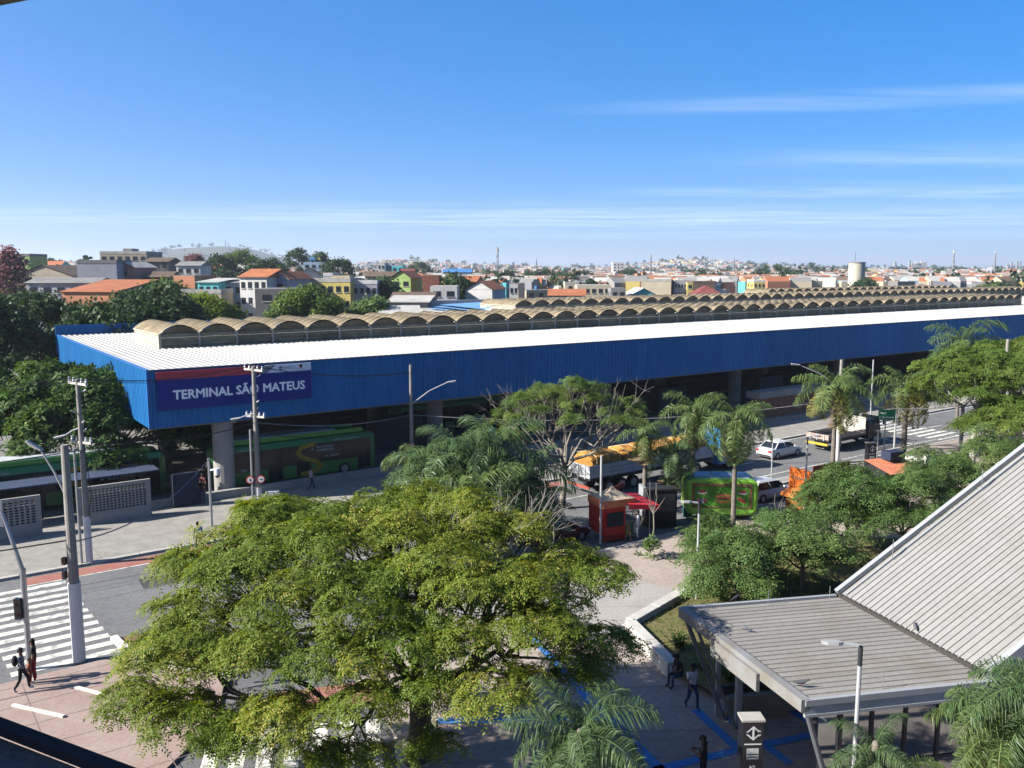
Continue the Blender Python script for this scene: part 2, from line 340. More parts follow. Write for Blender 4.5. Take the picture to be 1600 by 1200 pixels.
# corner pavement on the left and the plaza
g = G(); g.slab(P2(Vector((-60, -10, 0)), S(-46, -23.0), S(-7.2, -22.6), S(-5.2, -22.4), W(268, 1044), W(352, 1058), W(338, 1125), W(250, 1210), W(120, 1400)), -.19, 0)
tag(g.build('corner_pavement', pink_m), kind='structure')
plaza_pts = P2(S(9, -24.1), S(44, -24.1), S(50, -18.9), S(220, -18.9), Vector((190, 60, 0)), Vector((60, 4, 0)), Vector((-2, 6, 0)), W(700, 1330), W(640, 1180), W(560, 1060))
g = G(); g.slab(plaza_pts, -.19, 0); plaza = tag(g.build('plaza', plaza_m), kind='structure')
for a, b in ((S(9, -24.1), S(44, -24.1)), (S(44, -24.1), S(50, -18.9)), (S(50, -18.9), S(140, -18.9))):
    n = int((b - a).length / 2.0); d = (b - a) / n
    for i in range(n):
        p, q = a + d * i, a + d * (i + .98); g = G(); g.beam(p + Vector((0, 0, -.04)), q + Vector((0, 0, -.04)), .22, .13 + .003 * (i % 3)); g.build('kerb_stone', kerb_m, plaza)
# narrow island between avenue and lay-by
g = G(); g.slab(P2(S(26, -19.1), S(29, -20.2), S(43, -20.2), S(47, -18.95), S(26, -18.7)), -.19, .02); tag(g.build('traffic_island', plaza_grey), kind='structure')
# lighter strips of the plaza
g = G(); g.poly([W(770, 838, .005), W(985, 905, .005), W(1075, 925, .005), W(965, 985, .005), W(930, 1010, .005), W(700, 960, .005)]); tag(g.build('plaza_paving', plaza_grey), kind='structure')
g = G(); g.poly([W(1086, 917, .009), W(1094, 924, .009), W(977, 992, .009), W(962, 981, .009)]); tag(g.build('drain_strip', conc_l), kind='structure')
# cycle lane and crossings
g = G(); g.poly([S(-9, -9.7, -.112), S(-9, -10.9, -.112), S(27, -10.7, -.112), S(27, -9.5, -.112)]); tag(g.build('cycle_lane', red_m, av), None)
g = G(); g.poly([S(-9, -10.93, -.110), S(-9, -11.05, -.110), S(27, -10.85, -.110), S(27, -10.73, -.110)]); g.build('lane_edge_line', white_p, av)
g = G(); g.poly([W(392, 1106, .006), W(428, 1083, .006), W(560, 1066, .006), W(640, 1078, .006), W(560, 1100, .006), W(470, 1110, .006)]); tag(g.build('cycle_path', red_m), kind='structure')
def stripe(a, b, wd, name='crossing_stripe', z=-.108, par=None):
    g = G(); d = (b - a).normalized(); nrm = Vector((-d.y, d.x, 0)) * wd / 2
    g.poly([Vector((p.x, p.y, z)) for p in (a + nrm, a - nrm, b - nrm, b + nrm)]); return g.build(name, white_p, par or av)
for k in range(12):
    t = -11.5 - k * .93; sh = .28 * (k % 2) * 0; off = (t + 16) * -.06
    stripe(S(-11.0 + off, t), S(-6.9 + off, t), .47)
for k in range(4):
    t = -19.2 - k * .93; stripe(S(-16.5, t), S(-12.2, t), .42)
for t in (-13.9, -14.05, -17.0):                                # lane lines
    for k in range(-10, 40):
        if t == -13.9 or t == -17.0:
            if -16 < k * 6 < -4 or (k % 1): continue
            if t == -17.0 and k * 6 > 24: continue
            stripe(S(k * 6, t), S(k * 6 + 2.6, t), .13, 'lane_dash')
stripe(S(30, -17.6), S(120, -17.6), .13, 'lane_edge_line'); stripe(S(40, -9.6), S(120, -9.6), .13, 'lane_edge_line')
for k in range(9):                                              # crossing beyond the flatbed truck
    t = -9.9 - k * .98; stripe(S(66.5, t), S(71.5, t), .5)
stripe(S(62.6, -9.8), S(62.6, -17.8), .35, 'stop_line')
sd = Vector((-.19, .98, 0))
for k in range(8):                                              # crossing of the side street, bottom of the picture
    p = W(322 + k * 44, 1205 - k * 4); stripe(Vector((p.x, p.y, 0)) - sd * 1.1, Vector((p.x, p.y, 0)) + sd * 2.6, .5, z=-.108)
# repairs, covers and joints in the road and paving
dark_patch = mat('asphalt_patch', (.075, .076, .08), .93, .15, .8, fine=.15)
for k, (s0, t0, l, w_) in enumerate(((-4, -13.2, 5.5, 1.6), (3, -17.5, 3.2, 2.2), (31, -15.8, 7, 1.2), (44, -11.2, 4, 2), (57, -16.4, 6, 1.1), (-17, -15, 6, 1.8), (38, -22.6, 4.5, 1.3), (64, -12.5, 3, 1.5))):
    g = G(); g.poly([S(s0, t0, -.1165), S(s0 + l, t0 - .1, -.1165), S(s0 + l * .97, t0 - w_, -.1165), S(s0 - .1, t0 - w_ * 1.05, -.1165)]); g.build('asphalt_patch', dark_patch, av)
for s0, t0 in ((-2.5, -15.5), (33, -12), (46, -16.8), (60, -12.2)):
    p = S(s0, t0); g = G(); g.cyl((p.x, p.y), .36, -.13, -.109, 20); g.build('manhole_cover', conc_d, av)
joint = mat('joint_dirt', (.23, .19, .165), .95, .2, 2)
def groove(a, b, wd=.03, par=None, z=.006):
    d = (b - a).normalized(); nr = Vector((-d.y, d.x, 0)) * wd / 2; g = G(); g.poly([Vector((p.x, p.y, z)) for p in (a + nr, a - nr, b - nr, b + nr)]); g.build('paving_joint', joint, par)
for k in range(9): groove(S(-30, -23.4 - k * 1.7), S(-4 + k * .5, -23.2 - k * 1.75), .028, av)
for k in range(7): groove(S(-20 + k * 3.2, -23), S(-20 + k * 3.2 + .3, -38), .028, av, .0075)
for k in range(10): groove(W(700, 1010) + Vector((0, -k * 1.6 + 4, 0)), W(1080, 1000) + Vector((3, -k * 1.6 + 4, 0)), .028, plaza, .0075)
for k in range(30): groove(S(-30 + k * 5, -.4), S(-30 + k * 5, -9.1), .028, av, .005)
# white-washed kerb and planting bed on the corner
bed = [W(178, 998), W(190, 1010), W(215, 1026), W(245, 1037), W(275, 1044), W(315, 1049), W(352, 1051)]
g = G(); g.poly([Vector((p.x, p.y, .03)) for p in bed + [W(340, 1034), W(300, 1012), W(255, 998), W(212, 992)]]); tag(g.build('planting_bed', soil_m), kind='structure')
for a, b in zip(bed[:-1], bed[1:]):
    n = max(1, round((b - a).length / .9)); d = (b - a) / n
    for i in range(n):
        g = G(); g.beam(a + d * i + Vector((0, 0, .06)), a + d * (i + .97) + Vector((0, 0, .06)), .28, .18 + .006 * (i % 2)); g.build('kerb_stone', kerb_w, av)
for a, b in ((W(20, 1103), W(100, 1121)), (W(118, 1075), W(160, 1086))):
    g = G(); g.beam(a + Vector((0, 0, .03)), b + Vector((0, 0, .03)), .12, .1); g.build("edging_stone", kerb_w, av)
# blue painted guide path on the plaza
def paint(pts, wd, name='blue_path_line', z=.012):
    for i, (a, b) in enumerate(zip(pts[:-1], pts[1:])):
        g = G(); d = (b - a).normalized(); nr = Vector((-d.y, d.x, 0)) * wd / 2; zz_ = z + i * .003
        g.poly([Vector((p.x, p.y, zz_)) for p in (a - d * wd * .4 + nr, a - d * wd * .4 - nr, b + d * wd * .4 - nr, b + d * wd * .4 + nr)]); g.build(name, blue_p, plaza)
paint([W(806, 968), W(935, 1108), W(1030, 1200)], .38)
paint([W(690, 1127), W(935, 1125)], .36, z=.02)
paint([W(1090, 1112), W(1155, 1172), W(1020, 1204)], .36); paint([W(1125, 1112), W(1230, 1190)], .34)
paint([W(1155, 1172), W(1262, 1150)], .36, z=.022); paint([W(1203, 1090), W(1258, 1124)], .34)
# ================================================================ bus terminal
term = E('bus_terminal', 'long blue bus terminal with white ribbed roof, vaulted skylights and name sign', 'bus terminal', S(0, 0), UROT)
rnd0 = random.Random(4)
ZB, ZT, TL, TD = 5.45, 9.3, 240.0, 38.0
def corr_profile(L, pitch, dep):
    pts = []; n = int(L / pitch)
    for i in range(n):
        x = i * pitch; pts += [(x, 0), (x + pitch * .42, 0), (x + pitch * .5, dep), (x + pitch * .92, dep)]
    pts.append((n * pitch, 0)); return pts
# front fascia (terminal frame: x = along the avenue, y = depth, z = up)
prof = corr_profile(TL, .42, .05); g = G()
def zbot(x): return ZB if x < 97.5 else max(.6, ZB - (x - 97.5) * 2.6)
for k0 in range(0, len(prof) - 1, 60):                  # one sheet after another, each a hair off its neighbour
    pr = prof[k0:k0 + 61]; vs = []; g = G(); jz = rnd0.uniform(-.012, .012); jy = rnd0.uniform(-.012, .006)
    for x, d in pr: vs += [(x, -d + jy, zbot(x) + jz), (x, -d + jy, ZT)]
    g.add(vs, [(2 * i, 2 * i + 2, 2 * i + 3, 2 * i + 1) for i in range(len(pr) - 1)]); g.build('fascia_sheet', blue_dk, term)
prof = corr_profile(TD, .42, .05); g = G(); 
for k0 in range(0, len(prof) - 1, 40):
    pr = prof[k0:k0 + 41]; vs = []; g = G(); jy = rnd0.uniform(-.012, .006)
    for y, d in pr: vs += [(-.06 - d + jy, y, ZB), (-.06 - d + jy, y, ZT + .02)]
    g.add(vs, [(2 * i + 1, 2 * i + 3, 2 * i + 2, 2 * i) for i in range(len(pr) - 1)]); g.build('fascia_sheet', blue_dk, term)
g = G(); g.bx(-.16, .02, -.1, .02, ZB - .02, ZT + .05); g.build('corner_trim', mat('trim_blue', (.03, .15, .46), .45), term)
g = G(); g.bx(.06, TL, -.085, .1, ZT - .02, ZT + .07); g.build('eave_flashing', mat('flashing', (.10, .12, .17), .5), term)
g = G(); g.bx(-.14, .1, .06, TD, ZT + .03, ZT + .09); g.build('verge_flashing', mat('flashing_blue', (.05, .16, .42), .5), term)
g = G(); g.bx(.06, TL, .1, .25, ZB - .12, ZB + .15); g.build('fascia_foot_beam', conc_d, term)
# white roof sheets: one strip of ribbed sheet after another
prof = corr_profile(10.0, .5, .075); g = G(); vs = []
y0, y1 = .1, TD - .1
for x, d in prof: vs += [(x, y0, d), (x, y1, d + .05)]
g.add(vs, [(2 * i, 2 * i + 2, 2 * i + 3, 2 * i + 1) for i in range(len(prof) - 1)])
rme = g.mesh('roof_sheet', roof_w)
for k in range(24): obj('roof_sheet', rme, term, (.1 + 10.0 * k, 0, ZT - .08))
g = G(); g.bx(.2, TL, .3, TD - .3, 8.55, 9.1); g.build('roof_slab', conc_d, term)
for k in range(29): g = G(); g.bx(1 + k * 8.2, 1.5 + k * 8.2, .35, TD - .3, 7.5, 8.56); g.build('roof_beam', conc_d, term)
g = G(); g.bx(-.2, 62, TD, TD + .15, ZB + 2, ZT + 1.0); g.build('rear_parapet', blue_dk, term)
# wider rear roof further along
g = G(); g.bx(58, TL, TD + .2, 78, 8.6, 9.25); g.build('rear_roof', roof_w, term)
g = G(); g.bx(58, TL, 78, 78.6, 8.2, 10.2); g.build('rear_gutter', mat('zinc', (.45, .47, .50), .5, metal=.3), term)
# vaulted skylights
vault_m = mat('vault_sheet', (.31, .25, .16), .88, .25, .7, fine=.2, col2=(.17, .13, .08), lo=.35, hi=.7, orand=.22)
louv_m = mat('louvre_sheet', (.38, .315, .20), .85, .3, .9, fine=.15, stretch=(1, 1, 3), col2=(.20, .165, .10), orand=.25)
VW = 3.28
def vault_mesh(dep, wdt=VW, rise=.6):
    g = G(); ny_ = int(dep / .22); na = 12; vs = []
    for j in range(ny_ + 1):
        y = dep * j / ny_; e = .1 if j % 6 in (0, 1, 2) else 0.0
        for i in range(na + 1):
            x = -1 + 2 * i / na; vs.append((x * wdt / 2, y, (1 - x * x) * (rise + e) + e * .6))
    fs = [(j * (na + 1) + i, j * (na + 1) + i + 1, (j + 1) * (na + 1) + i + 1, (j + 1) * (na + 1) + i) for j in range(ny_) for i in range(na)]
    g.add(vs, fs)
    for y in (0, dep):                                  # thickness of the front and rear edges
        a = [((-1 + 2 * i / na) * wdt / 2, y, (1 - (-1 + 2 * i / na) ** 2) * rise) for i in range(na + 1)]
        for i in range(na): g.quad(a[i], a[i + 1], (a[i + 1][0], y, a[i + 1][2] - .09), (a[i][0], y, a[i][2] - .09))
    return g.mesh('vault', vault_m)
def louvre_mesh(wdt, h):
    g = G()
    for k in range(4):
        z0 = k * h / 4; g.add([(-wdt / 2, .02, z0), (wdt / 2, .02, z0), (wdt / 2, .16, z0 + h / 4 - .02), (-wdt / 2, .16, z0 + h / 4 - .02), (-wdt / 2, .16, z0), (wdt / 2, .16, z0)],
                              [(0, 1, 2, 3), (4, 5, 1, 0)])
    return g.mesh('louvre', louv_m)
def tymp_mesh(wdt, rise):
    g = G(); a = [((-1 + i / 6) * wdt / 2, .35, (1 - (-1 + i / 6) ** 2) * rise - .05) for i in range(13)]
    g.poly([(-wdt / 2, .35, -.1), (wdt / 2, .35, -.1)] + list(reversed(a))); return g.mesh('arch_panel', vault_m)
def post_mesh(h):
    g = G(); g.bx(-.07, .07, -.08, .1, 0, h); return g.mesh('post', mat('post_paint', (.50, .47, .40), .8))
VH = 1.3
lm, pm, tm = louvre_mesh(VW - .14, VH), post_mesh(VH), tymp_mesh(VW, .58)
def skylight_row(s0, n, t0, dep, z, first_end):
    vm = vault_mesh(dep)
    for k in range(n):
        e = E0('skylight', term, (s0 + VW * (k + .5), t0, z))
        obj('vault', vm, e, (0, 0, VH)); obj('louvre', lm, e); obj('arch_panel', tm, e, (0, 0, VH)); obj('post', pm, e, (-VW / 2, 0, 0))
        if k == 0:
            g = G()
            for q in range(4): g.add([(-.02, 0, q * .32), (-.02, dep, q * .32), (.12, dep, q * .32 + .31), (.12, 0, q * .32 + .31)], [(0, 1, 2, 3)])
            g.bx(-.08, .02, 0, dep, VH - .12, VH + .02); g.bx(-.12, .1, -.1, .1, 0, VH)
            g.build('end_louvre', mat('louvre_pale', (.52, .47, .37), .85, .2), e, (-VW / 2, 0, 0))
skylight_row(4.8, 47, 16.8, 9.5, 9.2, True)
skylight_row(61.5, 52, 44.0, 9.5, 9.3, True)
skylight_row(150.0, 25, 68.0, 7.0, 9.3, True)
# sign board with its lettering
sign = E0('sign_board', term, (.42, -.16, 6.6))
navy = mat('sign_navy', (.012, .030, .26), .45, .06, 1); g = G(); g.bx(0, 10.8, -.07, .07, 0, 2.05); g.build('sign_panel', navy, sign)
g = G(); g.bx(0, 7.0, -.071, .07, 2.055, 2.6); g.build('red_band', mat('sign_red', (.62, .075, .10), .5, .08, 1), sign)
g = G(); g.add([(7.01, -.072, 2.052), (10.8, -.072, 2.052), (10.8, -.072, 2.6), (7.35, -.072, 2.6), (7.01, .06, 2.052), (10.8, .06, 2.052), (10.8, .06, 2.6), (7.35, .06, 2.6)], [(0, 1, 2, 3), (3, 2, 6, 7), (1, 5, 6, 2)]); g.build('white_band', mat('sign_white', (.86, .90, 1.0), .5, .04, 1), sign)
g = G(); g.add([(7.0, -.075, 2.052), (7.5, -.075, 2.052), (8.2, -.075, 2.6), (7.4, -.075, 2.6)], [(0, 1, 2, 3)]); g.build('grey_flash', mat('sign_grey', (.22, .24, .30), .5, .3, 4), sign)
text_mesh('lettering', 'TERMINAL SÃO MATEUS', .86, mat('letter_white', (1.2, 1.22, 1.26), .5, .03, 1), sign, (1.02, -.085, .72), (math.pi / 2, 0, 0), fat=.03, sx=.99)
text_mesh('small_lettering', 'METROPOLITANO', .36, mat('letter_dim', (.44, .045, .06), .5, .05, 1), sign, (.45, -.085, 2.2), (math.pi / 2, 0, 0))
text_mesh('logo_lettering', 'EMTU', .30, mat('letter_grey', (.30, .32, .38), .5, .05, 1), sign, (9.0 - .25, -.085, 2.22), (math.pi / 2, 0, 0))
g = G(); g.disc((8.52, -.085, 2.34), (0, 1, 0), .13, .02, 18); g.build('round_logo', mat('logo_dark', (.05, .03, .06), .5), sign)
g = G(); g.bx(8.5, 8.55, -.105, -.095, 2.28, 2.4); g.build('logo_mark', mat('letter_white', ()), sign)
g = G(); g.ell((10.02, -.09, 2.42), (.12, .02, .12), 10, 6); g.bx(9.92, 10.12, -.1, -.08, 2.28, 2.33); g.build('crest', mat('crest_red', (.16, .02, .03), .5), sign)
text_mesh('crest_lettering', 'SÃO PAULO', .12, mat('letter_grey', ()), sign, (9.66, -.085, 2.14), (math.pi / 2, 0, 0))
# floor, platforms, columns under the roof
g = G(); g.bx(-14, 250, 0, 95, -.3, -.02); tag(g.build('terminal_yard', mat('yard_concrete', (.24, .23, .215), .9, .12, .5, fine=.1), None, S(0, 0), UROT), kind='structure')
for y0, y1 in ((-.18, .22),):
    for k in range(28):
        if k in (17, 18): continue
        g = G(); g.bx(-2.4 + k * 4.0, 1.57 + k * 4.0, y0, y1, -.05, .55 + .004 * (k % 2)); g.build('kerb_wall_block', conc, term)
for y0, y1 in ((5.6, 9.4), (15, 19), (25, 29)):
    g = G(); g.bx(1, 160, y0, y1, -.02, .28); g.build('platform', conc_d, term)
def colm(x, y):
    g = G(); g.cyl((x, y), .72, -.02, 5.2, 20); g.loft([[(x + a * r, y + b * r2, z) for a, b in ((-1, -1), (1, -1), (1, 1), (-1, 1))] for z, r, r2 in ((5.2, .75, .75), (5.6, 1.0, .8), (8.55, 2.2, .8))])
    o = g.build('column', conc, term); return o
for x in (5, 24.8, 44.7, 64.6, 84.5, 104):
    for y in (1.1 if x < 6 else 5.2, 17, 33.5): colm(x, y)
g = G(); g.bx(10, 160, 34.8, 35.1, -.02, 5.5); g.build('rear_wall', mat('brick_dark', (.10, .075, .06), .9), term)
for k in range(7): g = G(); g.bx(20 + k * 17, 24.5 + k * 17, 6.8, 8.6, .28, 3.0); g.build('platform_kiosk', mat('kiosk_grey', (.07, .075, .085), .7), term)
# lift shaft / ramp wing standing on the pavement side
g = G(); g.bx(61, 76, -1.2, .6, 2.2, 2.9); g.build('ramp_slab', conc, term)
g = G(); g.bx(61.5, 75.5, -1.0, .4, 0, 2.2); g.build('ramp_wall', mat('ramp_brick', (.33, .145, .085), .9, .2, 2), term)
# ================================================================ station entrance in the foreground
A, B, Cc, D = Vector((6.05, 29.3, 0)), Vector((12.06, 30.5, 0)), Vector((13.75, 24.35, 0)), Vector((8.15, 22.85, 0))
ex = (B - A).normalized(); ROTC = math.atan2(ex.y, ex.x); ey = Vector((ex.y, -ex.x, 0))         # ex: away from the tip, ey: towards the camera
ent = E('station_entrance', 'grey metal station entrance with flat ribbed canopy and sloping escalator roof', 'station entrance', A, ROTC)
CW, CL, CH = (D - A).length, (B - A).length, 4.0
def cl(x, y, z): return (x, -y, z)                        # local: x along ex, y towards the camera
zinc_a = mat('canopy_sheet', (.27, .255, .23), .72, .1, .5, metal=.0, fine=.1, spec=.35, orand=.07, col2=(.22, .18, .13), lo=.5, hi=.85)
zinc_b = mat('escalator_roof_sheet', (.265, .262, .25), .65, .05, .4, fine=.07, spec=.4, orand=.05, col2=(.215, .205, .185), lo=.5, hi=.8)
edge_m = mat('edge_flashing', (.26, .265, .265), .6, .1, 1, fine=.08, col2=(.20, .18, .15))
trim_l = mat('trim_light', (.33, .345, .355), .5, .06, 1)
shear = (D - A).dot(ex) / CW                               # the canopy is a slight parallelogram
np_ = 24; pw = CW / np_
for k in range(np_):                                        # every sheet of the canopy
    y0, y1 = k * pw, (k + 1) * pw; x0, x1 = .12 + shear * y0, CL + shear * y0 * .93
    g = G(); z = CH
    g.add([cl(x0, y0, z), cl(x1, y0, z), cl(x1, y1 - .07, z), cl(x0, y1 - .07, z), cl(x0, y1 - .05, z + .032), cl(x1, y1 - .05, z + .032), cl(x1, y1, z + .032), cl(x0, y1, z + .032), cl(x0, y1 + .01, z), cl(x1, y1 + .01, z)],
          [(3, 2, 1, 0), (4, 5, 2, 3), (7, 6, 5, 4), (8, 9, 6, 7)])
    g.build('roof_sheet', zinc_a, ent)
def xl(y): return shear * y                                 # left (tip) edge
g = G(); g.add([cl(xl(0) - .12, -.1, CH + .09), cl(xl(CW) - .12, CW + .1, CH + .09), cl(xl(CW) + .16, CW + .1, CH + .09), cl(xl(0) + .16, -.1, CH + .09),
                cl(xl(0) - .12, -.1, CH - .27), cl(xl(CW) - .12, CW + .1, CH - .27), cl(xl(CW) + .16, CW + .1, CH - .27), cl(xl(0) + .16, -.1, CH - .27)], [(3, 2, 1, 0), (0, 1, 5, 4), (1, 2, 6, 5), (2, 3, 7, 6), (3, 0, 4, 7), (4, 5, 6, 7)]); g.build('front_edge', edge_m, ent)
g = G(); g.add([cl(xl(2.3) - .24, 2.3, CH - .06), cl(xl(4.9) - .24, 4.9, CH - .06), cl(xl(4.9) - .125, 4.9, CH - .06), cl(xl(2.3) - .125, 2.3, CH - .06),
                cl(xl(2.3) - .24, 2.3, CH - .62), cl(xl(4.9) - .24, 4.9, CH - .62), cl(xl(4.9) - .125, 4.9, CH - .62), cl(xl(2.3) - .125, 2.3, CH - .62)], [(3, 2, 1, 0), (0, 1, 5, 4), (1, 2, 6, 5), (3, 0, 4, 7), (4, 5, 6, 7)]); g.build('fascia_box', edge_m, ent)
x1_ = CL + shear * CW * .93
g = G(); g.bx(xl(CW), x1_ - .1, -CW - .14, -CW, CH - .1, CH + .08); g.build('eave_gutter', trim_l, ent)
g = G(); g.bx(xl(CW), x1_ - .1, -CW - .10, -CW + .05, CH - .36, CH - .1); g.build('eave_beam', mat('beam_grey', (.30, .35, .38), .5), ent)
g = G(); g.bx(xl(CW), x1_ - .1, -CW - .13, -CW - .02, CH - .44, CH - .36); g.build('lower_trim', trim_l, ent)
g = G(); g.bx(.0, CL - .1, .0, .14, CH - .3, CH + .1); g.build('rear_gutter', trim_l, ent)
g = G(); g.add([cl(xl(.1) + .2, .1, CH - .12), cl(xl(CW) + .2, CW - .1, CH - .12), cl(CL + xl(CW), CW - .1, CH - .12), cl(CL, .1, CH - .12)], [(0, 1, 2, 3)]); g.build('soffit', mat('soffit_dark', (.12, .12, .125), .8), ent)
# sloping escalator roof: long standing-seam sheets rising away from the canopy
RZ, RL = R(34.5), 30.0
ng = 26; wd = (Cc - B).length + .1; pw2 = wd / ng; bx_ = CL + .06; by = shear * .9
dx, dz = math.cos(RZ), math.sin(RZ)
for k in range(ng):
    y0 = k * pw2; a = Vector((bx_ + by * y0, -y0, CH + .12)); b = a + Vector((dx * RL, 0, dz * RL)); o2 = Vector((by * (pw2 - .04), -(pw2 - .04), 0)); o3 = Vector((by * pw2, -pw2, 0)); up = Vector((-dz * .035, 0, dx * .035))
    g = G(); g.add([a, b, b + o2, a + o2, a + o2 + up, b + o2 + up, b + o3 + up, a + o3 + up, a + o3, b + o3], [(3, 2, 1, 0), (4, 5, 2, 3), (7, 6, 5, 4), (8, 9, 6, 7)]); g.build('seam_sheet', zinc_b, ent)
a = Vector((bx_ - .1, .02, CH + .16)); b = a + Vector((dx * RL, 0, dz * RL))
g = G(); g.beam(a + Vector((0, .12, 0)), b + Vector((0, .08, -.03)), .2, .16); g.build('verge_beam', trim_l, ent)
g = G(); g.beam(a + Vector((.2, -.25, .02)), b + Vector((0, -.25, .02)), .06, .12); g.build('verge_rib', trim_l, ent)
g = G(); g.beam((bx_ - .05, 0, CH + .09), (bx_ + by * wd, -wd, CH + .09), .14, .12); g.build('joint_flashing', mat('joint_dark', (.06, .055, .05), .8), ent)
a = Vector((bx_ + by * wd, -wd - .05, CH - .1)); g = G(); g.beam(a, a + Vector((dx * RL, 0, dz * RL)), .2, .5); g.build('verge_beam', trim_l, ent)
# lower body under the slope
g = G(); y0, y1 = .1, wd - .1
sl_ = lambda x, y, z: (bx_ + x + by * y, -y, z)
g.add([sl_(0, y0, 0), sl_(28, y0, 0), sl_(28, y0, CH + 28 * dz / dx - .6), sl_(0, y0, CH - .5)], [(0, 1, 2, 3)]); g.add([sl_(0, y1, 0), sl_(28, y1, 0), sl_(28, y1, CH + 28 * dz / dx - .6), sl_(0, y1, CH - .5)], [(3, 2, 1, 0)])
g.build('side_wall', mat('hall_wall', (.30, .27, .235), .85, .1, 1), ent)
strut_m = mat('strut_steel', (.20, .21, .23), .4, .1, 3, metal=.3)
# supports: leaning struts, posts and rails at the tip
g = G(); g.tube([cl(1.45, .55, 0), cl(xl(.1) + .05, .1, CH - .2)], .085, 10); g.build('leaning_strut', strut_m, ent)
g = G(); g.tube([cl(1.62, 1.15, 0), cl(xl(.5) + .16, .5, CH - .2)], .06, 8); g.build('leaning_strut', strut_m, ent)
def post(x, y, sz=.3): g = G(); g.bx(x - sz / 2, x + sz / 2, -y - sz / 2, -y + sz / 2, 0, CH - .42); return g.build('post', steel_p, ent)
post(1.75, 1.0, .2); post(1.35, .15, .14); post(5.9, .15, .16)
g = G(); g.bx(1.43, 5.82, -.2, -.1, 2.35, 2.47); g.build('rail', dark_m, ent)
g = G(); g.bx(1.43, 5.82, -.2, -.1, .95, 1.1); g.build('rail', dark_m, ent)
g = G(); g.bx(1.6, 5.8, -.45, -.2, .0, .75); g.build('low_wall', mat('low_wall_conc', (.30, .27, .215), .9, .15, 1), ent)
# near glazed side of the hall
yg = CW - .35; xa, xb = xl(yg) + .55, CL + 1.6
glass = glassmat('hall_glass', (.62, .70, .70), .75)
g = G(); g.tube([cl(xa + .95, yg, 0), cl(xl(CW) + .1, CW - .05, CH - .2)], .085, 10); g.build('leaning_strut', strut_m, ent)
mul = [0, .85, 1.9, 3.0, 4.1, 5.2]
for i, m_ in enumerate(mul):
    g = G(); g.bx(xa + m_ + .9 * (i == 0) - .05, xa + m_ + .9 * (i == 0) + .05, -yg - .06, -yg + .06, 0 if i else 0, CH - .45); g.build('mullion', dark_m, ent)
for z in (.05, 1.55): g = G(); g.bx(xa + .95, xb, -yg - .05, -yg + .05, z, z + .1); g.build('transom', dark_m, ent)
for i in range(len(mul) - 1):
    l = xa + mul[i] + (.95 if i == 0 else .05); r_ = xa + mul[i + 1] - .05
    if r_ <= l: l = xa + mul[i] + .2
    for z0, z1 in ((.15, 1.55), (1.65, CH - .46)): g = G(); g.bx(l + .002, r_ - .002, -yg - .008, -yg + .008, z0, z1); g.build('pane', glass, ent)
g = G(); g.bx(xb, xb + 2.4, -yg - .1, -yg + .1, 0, CH - .45); g.build('end_wall', conc, ent)
g = G(); g.bx(xl(0) + 4.5, xb + .5, -2.4, -2.2, 0, CH - .5); g.build('inner_wall', conc_l, ent)
# escalator balustrade arch seen through the glass
g = G(); arc = [cl(xa + 2.3 + 1.0 * math.cos(th), yg - 1.6, 1.25 + 1.15 * math.sin(th)) for th in np.linspace(math.pi, 0, 12)]
g.tube(arc, .13, 8); g.build('handrail_arch', rubber, ent)
g = G(); g.poly([cl(xa + 2.3 + .9 * math.cos(th), yg - 1.6, 1.25 + 1.05 * math.sin(th)) for th in np.linspace(math.pi, 0, 12)]); g.build('arch_panel', dark_m, ent)
g = G(); g.bx(xa + 1.1, xa + 3.9, -yg + 1.0, -yg + 2.2, 2.45, 2.7); g.build('ceiling_unit', conc_l, ent)
for k in range(2): g = G(); g.bx(xa + 1.05 + .0 * k, xa + 1.5, -yg + .05 + .03 * k, -yg + .07 + .03 * k, 1.0 - .9 * k + .2, 1.6 - .9 * k + .2); g.build('notice', mat('notice_white', (.7, .72, .74), .6), ent)
g = G(); g.bx(xa + .98, xa + 1.35, -yg + .3, -yg + .32, 1.65, 2.35); g.build('green_poster', mat('poster_green', (.10, .55, .10), .6, .3, 9), ent)
# lightning-rod spikes
for p in ((xl(.2) + .25, .15), (3.2, .15), (5.6, .2), (2.6 + xl(CW), CW - .2)):
    g = G(); g.cyl((p[0], -p[1]), .012, CH, CH + .55, 6); g.build('lightning_rod', steel, ent)
for q in (2.2, 6.5, 11):
    a = Vector((bx_ + dx * q, -.3, CH + .2 + dz * q)); g = G(); g.tube([a, a + Vector((0, 0, .75))], .013, 6); g.build('lightning_rod', steel, ent)

# the concrete ledge and eave of the station the picture is taken from
stn = E('station_ledge', 'dark concrete window ledge in deep shade at bottom corner', 'ledge', (-3.2, 1.2, 0))
dl = (Vector((-.82, 2.1, 0)) - Vector((-1.55, 2.47, 0))).normalized(); nl = Vector((-dl.y, dl.x, 0)); nl = nl if nl.y > 0 else -nl
o0 = Vector((-1.55, 2.47, 14.585)) - stn.location
ledge_m = mat('ledge_concrete', (.26, .26, .265), .9, .2, 3, fine=.12, bump=.3, bscale=22)
for k in range(4):
    a = o0 + dl * (-3.0 + k * 1.25); b = o0 + dl * (-3.0 + k * 1.25 + 1.235)
    g = G(); g.add([a, b, b - nl * 1.3, a - nl * 1.3] + [p - Vector((0, 0, .3)) for p in (a, b, b - nl * 1.3, a - nl * 1.3)], [(0, 1, 2, 3), (4, 5, 1, 0), (1, 5, 6, 2), (3, 7, 4, 0), (7, 6, 5, 4)]); bevel(g.build('ledge_slab', ledge_m, stn), .015)
g = G(); a = o0 + dl * -3 + nl * .012; b = o0 + dl * 2 + nl * .012
